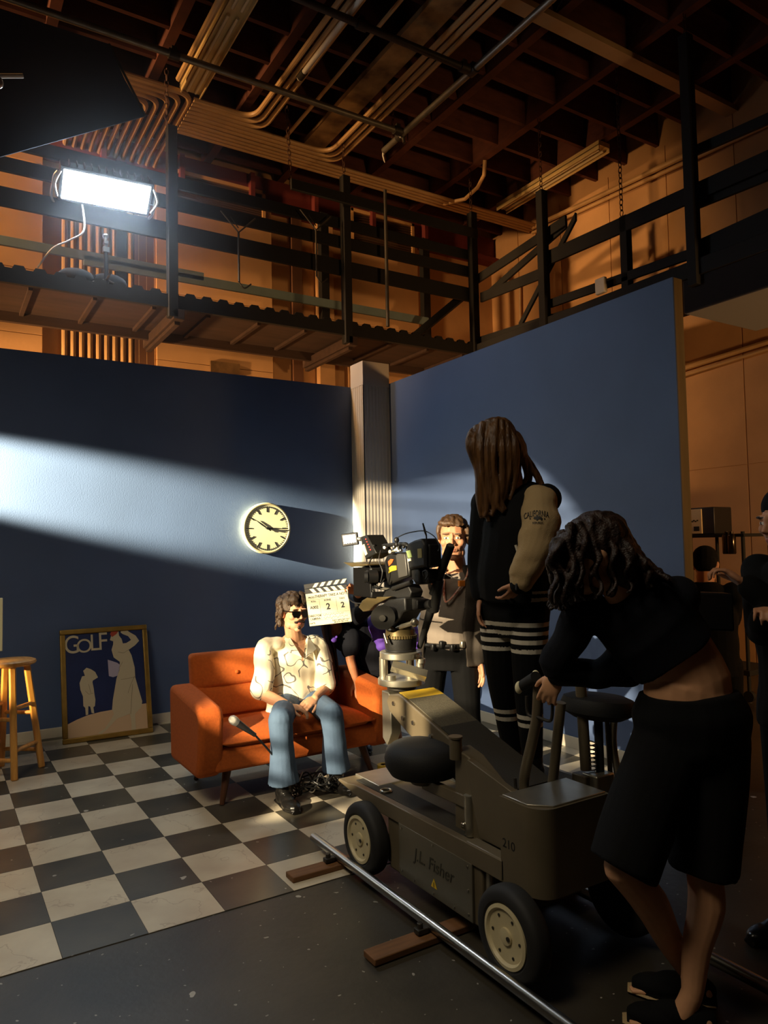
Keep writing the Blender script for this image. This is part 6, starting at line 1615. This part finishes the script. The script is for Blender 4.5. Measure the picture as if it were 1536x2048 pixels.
b = MB(); torso(b, [(wa.lerp(ch_, 0.34), 0.150, 0.120), (wa.lerp(ch_, 0.6), 0.152, 0.122), (ch_, 0.162, 0.130), (neck.lerp(ch_, 0.4), 0.155, 0.105), (neck, 0.065, 0.065)], sideH.lerp(sideS, 0.4), sideS)
b.ell(shN, 0.07); b.ell(shF, 0.07)
for s_, e_, w_ in ((shN, elN, wrN), (shF, elF, wrF)): limb(b, [s_, s_.lerp(e_, 0.5), e_, e_.lerp(w_, 0.5), e_.lerp(w_, 0.97)], [0.066, 0.060, 0.052, 0.044, 0.036])
remesh(b, 'cropped_top', M_blkn, h4, 0.006, 4, None, (0.006, 9, (1, 1, 1)))
b = MB(); torso(b, [(pe.lerp(wa, 0.55), 0.156, 0.122), (pe, 0.185, 0.145), (pe + V((0, 0, -0.09)), 0.175, 0.135), (pe + V((0, 0, -0.16)), 0.12, 0.10)], sideH, sideH)
for hh, kk in ((hiF, knF), (hiN, knN)):
    b.ell(hh, 0.112); b.tube([hh.lerp(kk, q_) for q_ in (0.0, 0.2, 0.4, 0.6, 0.8, 1.0)], [0.112, 0.114, 0.113, 0.110, 0.107, 0.106], 22)
remesh(b, 'shorts', M_blkc, h4, 0.007, 4, None, (0.009, 8, (1, 1, 0.6)))
for aa, f_ in ((anF, V((-0.12, 0.15, 0))), (anN, V((-0.12, 0.14, 0)))):
    d_ = f_.normalized(); hl = V((aa.x + 0.02, aa.y - 0.02, 0.004)) + d_ * 0.005
    b = MB(); shoe_mb(b, hl - d_ * 0.035, hl + d_ * 0.225, 0.046, 0.035); remesh(b, 'shoe', M_blkc, h4, 0.0045, 3)
    b = MB(); x_ = V((d_.y, -d_.x, 0)); b.tube([hl - d_ * 0.04 + V((0, 0, .007)), hl + d_ * 0.08 + V((0, 0, .007)), hl + d_ * 0.17 + V((0, 0, .007)), hl + d_ * 0.236 + V((0, 0, .007))], 0, 16, ell=[(0.034, 0.007), (0.040, 0.007), (0.049, 0.007), (0.026, 0.007)], up=tuple(x_))
    b.build('sole', M_beige, h4)

# ---------------------------------------------------------------- 5. slate holder bending beside the loveseat
h5 = thing('person', 'person in dark jacket bending behind the clapperboard beside the loveseat', 'person', (2.45, 1.70, 0))
D5 = 5.45
HM5 = head_matrix(PD(660, 1216, 5.22), (-0.55, -0.80, -0.15), (-0.2, 0, 1), 1.0)
pe = PD(738, 1292, D5 + 0.05); wa = PD(722, 1275, D5); ch_ = PD(700, 1268, D5 - 0.06); neck = PD(672, 1258, 5.30)
sd5 = V((0.35, -0.75, 0.45)).normalized(); sdh = V((0.5, -0.8, 0.1)).normalized()
shN = PD(700, 1275, 5.22); shF = PD(690, 1250, 5.42)
elF = PD(735, 1214, 5.08); wrF = PD(713, 1184, 4.82)
elN = PD(700, 1318, 5.16); wrN = PD(712, 1362, 5.14)
hiF, hiN = PD(728, 1305, D5 + 0.02), PD(748, 1308, D5 - 0.12)
knF, knN = V((2.36, 1.74, 0.42)), V((2.43, 1.52, 0.42))
anF, anN = V((2.38, 1.80, 0.09)), V((2.52, 1.54, 0.09))
b = MB(); head(b, HM5, False); limb(b, [neck, HM5 @ V((0, -0.03, -0.06))], [0.05, 0.048])
torso(b, [(pe, 0.14, 0.11), (wa, 0.12, 0.095), (ch_, 0.135, 0.10), (neck, 0.06, 0.055)], sdh, sd5)
for s_, e_, w_ in ((shN, elN, wrN), (shF, elF, wrF)):
    limb(b, [s_, s_.lerp(e_, 0.5), e_], [0.044, 0.040, 0.034]); limb(b, [e_, e_.lerp(w_, 0.4), w_], [0.034, 0.034, 0.024])
for hh, kk, aa in ((hiF, knF, anF), (hiN, knN, anN)):
    limb(b, [hh, hh.lerp(kk, 0.5), kk], [0.078, 0.070, 0.052]); limb(b, [kk, kk.lerp(aa, 0.35), aa], [0.05, 0.05, 0.032])
hand_mb(b, wrF, PD(688, 1170, 4.73) - wrF, (0.1, -0.7, -0.7), (-0.2, -0.7, 0.6), curl=[28, 30, 30, 34], s=0.95)
hand_mb(b, wrN, PD(722, 1395, 5.10) - wrN, (0.3, 0.6, -0.6), (-0.6, 0.4, 0.2), curl=18, s=0.92)
remesh(b, 'body', [M_skC, M_eyw, M_iris, M_lip, M_hdk], h5, 0.0045, 4, face_paint(HM5))
rh = random.Random(14)
b = MB(); b.add(*ellv((0, -0.028, 0.045), (0.090, 0.108, 0.090)), HM5); b.add(*ellv((0, -0.06, -0.03), (0.082, 0.07, 0.10)), HM5)
for k in range(16):
    x0_ = 648 + 14 * rh.random(); dd = 5.12 + 0.012 * k
    lock(b, [PD(x0_, 1205, dd), PD(x0_ - 3 + rh.uniform(-4, 4), 1255, dd - 0.02), PD(x0_ + 8 + rh.uniform(-4, 4), 1305, dd - 0.02), PD(x0_ + 14 + rh.uniform(-5, 5), 1345 + rh.uniform(-10, 30), dd - 0.01)], 0.016, 0.007)
remesh(b, 'hair', M_hdk, h5, 0.006, 1)
b = MB(); torso(b, [(pe + V((0, 0, -0.05)), 0.180, 0.150), (wa, 0.165, 0.14), (ch_, 0.165, 0.135), (neck, 0.075, 0.07)], sdh, sd5)
limb(b, [shN, shN.lerp(elN, 0.55)], [0.068, 0.066]); limb(b, [shF, shF.lerp(elF, 0.5), elF, elF.lerp(wrF, 0.7)], [0.066, 0.06, 0.054, 0.046]); b.ell(shN, 0.07); b.ell(shF, 0.068)
limb(b, [hiF, hiF.lerp(knF, 0.28)], [0.105, 0.105]); limb(b, [hiN, hiN.lerp(knN, 0.28)], [0.105, 0.105])
remesh(b, 'jacket', M_blkn, h5, 0.007, 4, None, (0.010, 8, (1, 1, 1)))
b = MB(); limb(b, [PD(748, 1245, 5.32), PD(765, 1270, 5.30), PD(765, 1305, 5.30)], [0.055, 0.085, 0.05]); limb(b, [PD(765, 1260, 5.35), PD(815, 1265, 5.45), PD(838, 1290, 5.45)], [0.07, 0.08, 0.06])
b.ell(PD(805, 1290, 5.45), (0.13, 0.10, 0.10))
remesh(b, 'tied_purple_top', M_purple, h5, 0.007, 3, None, (0.014, 12, (1, 1, 2.2)))
b = MB(); b.ell(PD(668, 1279, 5.11), (0.024, 0.012, 0.022)); b.ell(PD(673, 1274, 5.105), 0.009); b.build('purple_brooch', M_purple, h5)
for a_ in (anF, anN):
    b = MB(); shoe_mb(b, (a_.x + 0.04, a_.y + 0.05, 0.004), (a_.x - 0.08, a_.y - 0.17, 0.004), 0.045); remesh(b, 'shoe', M_shoe, h5, 0.005, 3)

# the clapperboard in that hand
sl = [PD(612, 1188, 4.76), PD(697, 1181, 4.71), PD(703, 1240, 4.71), PD(618, 1253, 4.76)]
cen = sum(sl, V((0, 0, 0))) / 4; exs = ((sl[1] - sl[0]) + (sl[2] - sl[3])).normalized(); ups = ((sl[0] - sl[3]) + (sl[1] - sl[2])); ups = (ups - exs * ups.dot(exs)).normalized(); nzs = exs.cross(ups)
MS = Matrix((exs, ups, nzs)).transposed().to_4x4(); MS.translation = cen
clap = thing('clapperboard', 'white clapperboard with striped sticks held up beside the seated person\'s head', 'clapperboard', MS)
sw = (sl[1] - sl[0]).length; shh = (sl[0] - sl[3]).length
M_slate = mat('slate_white_acrylic', lin((222, 216, 186)), 0.35)
MB(MS).bb((-sw / 2, -shh / 2, -0.004), (sw / 2, shh / 2, 0.004)).build('board', M_slate, clap, bev=0.006)
def stick(name, y0, y1, ang, piv):
    m = MS @ Matrix.Translation(piv) @ Matrix.Rotation(ang, 4, 'Z') @ Matrix.Translation(-V(piv))
    k = MB(m).bb((-sw / 2, y0, -0.006), (sw / 2, y1, 0.006)).build(name, M_ink, clap, bev=0.001)
    for q in range(5):
        x0_ = -sw / 2 + 0.055 + q * sw * 0.165; dxx = 0.022 * (1 if y0 < shh / 2 + 0.02 else -1)
        MB(m).prism([(x0_, y0 + 0.002), (x0_ + 0.026, y0 + 0.002), (x0_ + 0.026 - dxx, y1 - 0.002), (x0_ - dxx, y1 - 0.002)], 0.0062, 0.0072).build('stripe', M_slate, k, smooth=False)
stick('lower_stick', shh / 2, shh / 2 + 0.032, 0, (0, 0, 0)); stick('upper_stick', shh / 2 + 0.033, shh / 2 + 0.063, R_(1.5), (-sw / 2, shh / 2 + 0.033, 0))
b = MB(MS)
for (xa_, ya_, xb_, yb_) in ((-0.48, 0.30, 0.48, 0.30), (-0.48, -0.15, 0.48, -0.15), (-0.48, -0.34, 0.48, -0.34), (-0.19, 0.30, -0.19, -0.34), (0.2, 0.30, 0.2, -0.15)):
    b.bb((xa_ * sw - 0.0006, ya_ * shh - 0.0006, 0.004), (xb_ * sw + 0.0006, yb_ * shh + 0.0006, 0.0047))
b.build('ruled_lines', mat('grey_ink', lin((110, 104, 90)), 0.6), clap, smooth=False)
def st(s, x, y, size, name='lettering', sx=1.0): text_mesh(name, s, size, MS @ Matrix.Translation((x * sw, y * shh, 0.0045)), M_ink, clap, depth=0.0004, sx=sx, bold=size * 0.028)
st('PROD.', -0.36, 0.37, 0.016); st('THERAPY TAKE A NOTE', 0.10, 0.385, 0.024, sx=0.85)
st('ROLL', -0.33, 0.245, 0.014); st('SCENE', 0.0, 0.245, 0.016); st('TAKE', 0.34, 0.245, 0.016)
st('A002', -0.33, 0.06, 0.026); st('2', 0.0, 0.04, 0.055); st('2', 0.34, 0.04, 0.05)
st('DIRECTOR', -0.34, -0.20, 0.018); st('CAMERA', -0.34, -0.29, 0.018)
for y_, w_ in ((-0.20, 0.30), (-0.29, 0.36)):
    b = MB(MS); pts = [V((-0.15 * sw + w_ * sw * k / 24 * 1.6, y_ * shh + 0.006 * math.sin(k * 2.1) + 0.003 * math.sin(k * 5.3), 0.0048)) for k in range(25)]
    b.tube(pts, 0.0009, 5); b.build('handwriting', M_ink, clap)
st('DATE', -0.42, -0.42, 0.014); st('DAY NITE INT EXT', 0.26, -0.40, 0.014); st('MOS FILTER SYNC', 0.26, -0.455, 0.012)

# ---------------------------------------------------------------- 6. crew in the dark at the right edge
def crew(label, foot, hpos, face, sh_w, col, capm, D, arm_to=None):
    t = thing('person', label, 'person', tuple(foot)); hm = head_matrix(hpos, face, (0, 0, 1), 1.05)
    sd = V(face).cross(V((0, 0, 1))); sd.z = 0; sd.normalize(); f_ = V(face); f_.z = 0; f_.normalize()
    nk = hm @ V((0, -0.03, -0.14)); pe_ = V((foot[0], foot[1], nk.z - 0.58)); wa_ = nk.lerp(pe_, 0.75); ch2 = nk.lerp(pe_, 0.35)
    sA, sB = nk - sd * sh_w + V((0, 0, -0.06)), nk + sd * sh_w + V((0, 0, -0.06))
    if arm_to is None: arm_to = (ch2 + f_ * 0.28 - sd * 0.1, ch2 + f_ * 0.28 + sd * 0.1)
    eA, eB = sA.lerp(arm_to[0], 0.5) + V((0, 0, -0.14)), sB.lerp(arm_to[1], 0.5) + V((0, 0, -0.14))
    hA, hB = pe_ - sd * 0.1, pe_ + sd * 0.1; fA, fB = V((foot[0], foot[1], 0.09)) - sd * 0.12, V((foot[0], foot[1], 0.09)) + sd * 0.12
    b = MB(); head(b, hm); limb(b, [nk + V((0, 0, -0.05)), hm @ V((0, -0.025, -0.07))], [0.06, 0.058])
    torso(b, [(pe_, 0.15, 0.11), (wa_, 0.14, 0.10), (ch2, 0.16, 0.115), (nk + V((0, 0, -0.05)), 0.12, 0.08), (nk, 0.06, 0.06)], sd, sd)
    for s_, e_, w_ in ((sA, eA, arm_to[0]), (sB, eB, arm_to[1])):
        limb(b, [s_, s_.lerp(e_, 0.5), e_], [0.05, 0.046, 0.04]); limb(b, [e_, e_.lerp(w_, 0.4), w_], [0.04, 0.04, 0.027])
        hand_mb(b, w_, (w_ - e_), (0, 0, -1) if abs((w_ - e_).normalized().z) < 0.8 else f_, sd * (1 if s_ is sA else -1), curl=48)
    for hh, ff in ((hA, fA), (hB, fB)):
        limb(b, [hh, hh.lerp(ff, 0.25), hh.lerp(ff, 0.5), hh.lerp(ff, 0.7), ff], [0.08, 0.075, 0.055, 0.054, 0.034])
    remesh(b, 'body', [M_skB, M_eyw, M_iris, M_lip, M_hdk], t, 0.006, 4, face_paint(hm))
    b = MB(); b.add(*ellv((0, -0.025, 0.052), (0.084, 0.100, 0.082)), hm); b.add(*ellv((0, -0.06, 0.0), (0.076, 0.055, 0.07)), hm); remesh(b, 'hair', capm, t, 0.007, 2)
    b = MB(); torso(b, [(pe_ + V((0, 0, -0.06)), 0.19, 0.15), (wa_, 0.18, 0.145), (ch2, 0.19, 0.145), (nk + V((0, 0, -0.05)), 0.15, 0.10), (nk + V((0, 0, 0.01)), 0.075, 0.075)], sd, sd)
    for s_, e_, w_ in ((sA, eA, arm_to[0]), (sB, eB, arm_to[1])): b.ell(s_, 0.08); limb(b, [s_, s_.lerp(e_, 0.5), e_, e_.lerp(w_, 0.9)], [0.08, 0.072, 0.064, 0.05])
    remesh(b, 'jacket', col, t, 0.008, 4, None, (0.008, 8, (1, 1, 1)))
    b = MB(); torso(b, [(pe_ + V((0, 0, 0.04)), 0.165, 0.125), (pe_ + V((0, 0, -0.08)), 0.17, 0.13)], sd, sd)
    for hh, ff in ((hA, fA), (hB, fB)): limb(b, [hh, hh.lerp(ff, 0.5), ff + V((0, 0, 0.02))], [0.10, 0.078, 0.062])
    remesh(b, 'trousers', M_blkc, t, 0.008, 4)
    for ff in (fA, fB):
        b = MB(); shoe_mb(b, (ff.x, ff.y, 0.004) - f_ * 0.06 if False else tuple(V((ff.x, ff.y, 0.004)) - f_ * 0.06), tuple(V((ff.x, ff.y, 0.004)) + f_ * 0.21), 0.05); remesh(b, 'shoe', M_shoe, t, 0.006, 3)
    return t
hp = PD(1572, 1042, 2.75)
crew('person in black at the right edge, face half cut by the frame', (hp.x + 0.05, hp.y - 0.02, 0), hp, (-0.92, 0.25, -0.15), 0.19, M_blkc, M_blkn, 2.75, (PD(1490, 1168, 2.70), PD(1530, 1230, 2.55)))
hp = PD(1411, 1132, 5.2)
crew('dark hunched person behind the end of the right blue flat', (hp.x + 0.04, hp.y, 0), hp, (0.75, 0.45, -0.35), 0.18, M_blkc, M_blkc, 5.2)
t = thing('hand_monitor', 'flat black monitor case held out by the person at the right edge', 'monitor', tuple(PD(1400, 1190, 2.72)))
q0, q1 = PD(1355, 1182, 2.72), PD(1455, 1186, 2.72); b = MB(); dq = (q1 - q0).normalized(); MQ = mtx((q0 + q1) / 2 + V((0, 0, -0.07)), frame_from_z((0, 0, 1), (0.3, 1, 0)))
MQ = Matrix((dq, V((0, 0, 1)).cross(dq), V((0, 0, 1)))).transposed().to_4x4(); MQ.translation = (q0 + q1) / 2 + V((0, 0, -0.07))
b = MB(MQ); b.box((0, 0, 0), (0.20, 0.07, 0.14)); b.build('case', M_plas, t, bev=0.008)
b = MB(MQ); b.box((0, 0.036, 0), (0.17, 0.004, 0.11)); b.build('screen', mat('dark_screen', lin((18, 20, 24)), 0.15), t)
b = MB(MQ); b.cyl((-0.098, -0.02, 0.072), (-0.098, -0.02, 0.080), 0.006); b.build('button', M_alu, t)
# ================================================================== GEAR BEHIND THE RIGHT FLAT
XG = 6.2
t = thing('equipment_cart', 'black equipment cart with upright rails behind the end of the right blue flat', 'cart', (XG, 1.2, 0))
a, c = PX(1385, 1085, XG), PX(1500, 1070, XG)
y0_, y1_ = min(a.y, c.y), max(a.y, c.y)
zt_ = PX(1450, 1068, XG).z
MB().bb((XG - 0.1, y0_, zt_ - 0.03), (XG + 0.4, y1_, zt_)).build('shelf', M_black, t, bev=0.004)
MB().bb((XG - 0.1, y0_, 0.25), (XG + 0.4, y1_, 0.30)).build('shelf', M_black, t, bev=0.004)
for yy in (y0_ + 0.03, y1_ - 0.03):
    for xx in (XG - 0.07, XG + 0.37):
        MB().cyl((xx, yy, 0.10), (xx, yy, zt_ + 0.02), 0.018, n=10).build('upright', M_black, t); MB().cyl((xx - 0.02, yy, 0.055), (xx + 0.02, yy, 0.055), 0.052, n=20).build('caster', M_rub, t)
a, c, d = PX(1383, 1016, XG), PX(1404, 1080, XG), PX(1425, 1020, XG)
t = thing('road_case', 'cream-fronted black case standing on the cart beside the flat edge', 'case', (XG, a.y, c.z))
MB().bb((XG + 0.02, d.y, zt_ + 0.002), (XG + 0.32, a.y + 0.12, a.z)).build('shell', M_plas, t, bev=0.01)
MB().bb((XG + 0.005, c.y, zt_ + 0.012), (XG + 0.02, a.y + 0.12, a.z - 0.015)).build('front', mat('cream_panel', lin((236, 206, 150)), 0.5), t, bev=0.003)
q = PX(1393, 1052, XG + 0.004); MB().bb((XG - 0.001, q.y - 0.03, q.z - 0.05), (XG + 0.006, q.y + 0.03, q.z - 0.005)).build('label', M_ink, t)
q = PX(1390, 1045, XG + 0.004); b = MB()
for k in range(4): b.box((XG, q.y + 0.03 - k * 0.02, q.z + 0.01 + 0.01 * (k % 2)), (0.006, 0.014, 0.012))
b.build('stencil_mark', M_ink, t, smooth=False)
for k, (px_, lab) in enumerate(((1453, 'left of two dark shiny canisters hanging on the equipment cart'), (1463, 'right of two dark shiny canisters hanging on the equipment cart'))):
    q = PX(px_, 1085, XG - 0.142); o = MB(Matrix.Translation(q)).lathe([(0, -0.11), (0.035, -0.11), (0.04, -0.10), (0.04, 0.06), (0.03, 0.08), (0.018, 0.085), (0.018, 0.105), (0, 0.106)], n=28, caps=False).build('canister', mat('dark_chrome', lin((70, 62, 52)), 0.18, metal=0.9)); tag(o, lab, 'canister'); origin_to(o, q)
    MB().cyl((XG - 0.17, q.y, zt_ - 0.02), (XG - 0.08, q.y, zt_ - 0.02), 0.006)
# flags on stands out of frame that cut the key light on the set
def stand_flag(loc, corners, label, slats=()):
    t = thing('grip_flag', label, 'flag', loc)
    P = [V(p) for p in corners]; flat_poly('cloth', P, (P[1] - P[0]).cross(P[2] - P[0]), 0.01, M_cloth_blk, t)
    b = MB(); b.cyl((loc[0], loc[1], 0.02), (loc[0], loc[1], P[0].z), 0.016)
    for k in (30, 150, 270): b.cyl((loc[0], loc[1], 0.35), (loc[0] + 0.4 * math.cos(R_(k)), loc[1] + 0.4 * math.sin(R_(k)), 0.012), 0.011)
    b.build('stand', M_dpipe, t)
    return t

# window of light left open by four flags and a few slats: directions (azimuth, elevation in degrees) seen from the key lamp
def kp(az, el, r=1.6):
    a, e = R_(az), R_(el); return KEY + V((math.cos(a) * math.cos(e), math.sin(a) * math.cos(e), math.sin(e))) * r
def kflag(label, pts, r=1.6):
    P = [kp(*p, r) for p in pts]; c = sum(P, V((0, 0, 0))) / len(P); base = (c.x, c.y, 0)
    t = thing('grip_flag', label, 'flag', (c.x, c.y, 0)); flat_poly('cloth', P, (P[1] - P[0]).cross(P[2] - P[0]), 0.008, M_cloth_blk, t)
    b = MB(); zt = min(p.z for p in P) + 0.1; b.cyl((c.x - 0.06, c.y, 0.03), (c.x - 0.06, c.y, zt), 0.014)
    for k in (30, 150, 270): b.cyl((c.x - 0.06, c.y, 0.35), (c.x - 0.06 + 0.35 * math.cos(R_(k)), c.y + 0.35 * math.sin(R_(k)), 0.012), 0.010)
    b.build('stand', M_dpipe, t)
kflag('topmost black cloth flag on a stand, left of the set near the key lamp', [(-6, -2.6), (42, -2.6), (42, 8), (-6, 8)], 1.60)
kflag('black cloth flag on a stand, shading the left arm of the loveseat', [(33, -2), (32, -7.5), (28.2, -18.5), (24.2, -22.3), (20.6, -26.5), (20.6, -40), (46, -40), (46, -2)], 1.66)
kflag('lowest black cloth flag on a stand, shading the checkered floor', [(-8, -22.2), (9, -22.2), (21.3, -27), (21.3, -42), (-8, -42)], 1.72)
kflag('black cloth flag on a stand, shading the side of the dolly', [(17.5, -2), (14.8, -4), (11.8, -7), (9.4, -11), (7.0, -16.5), (7.0, -20.5), (9, -23), (-12, -23), (-12, -2)], 1.78)
t = thing('slat_screen', 'screen of tilted slats on a stand left of the set, striping the key lamp', 'screen', tuple(V((kp(20, -20, 1.9).x, kp(20, -20, 1.9).y, 0))))
for el, w, tl_ in ((-3.6, 0.007, 1.3), (-5.0, 0.011, 1.6), (-6.8, 0.007, 1.4), (-13.2, 0.022, 1.0), (-15.6, 0.03, -0.6), (-17.6, 0.018, 0.8), (-19.6, 0.034, 0.3), (-22.0, 0.024, -0.8), (-23.9, 0.03, 0.6)):
    MB().beam(kp(9, el - tl_, 1.9), kp(33, el + tl_, 1.9), w, 0.006).build('slat', M_black, t)
for az in (9, 33):
    MB().cyl(V((kp(az, -20, 1.9).x, kp(az, -20, 1.9).y, 0.004)), kp(az, -12, 1.9), 0.012).build('post', M_black, t)
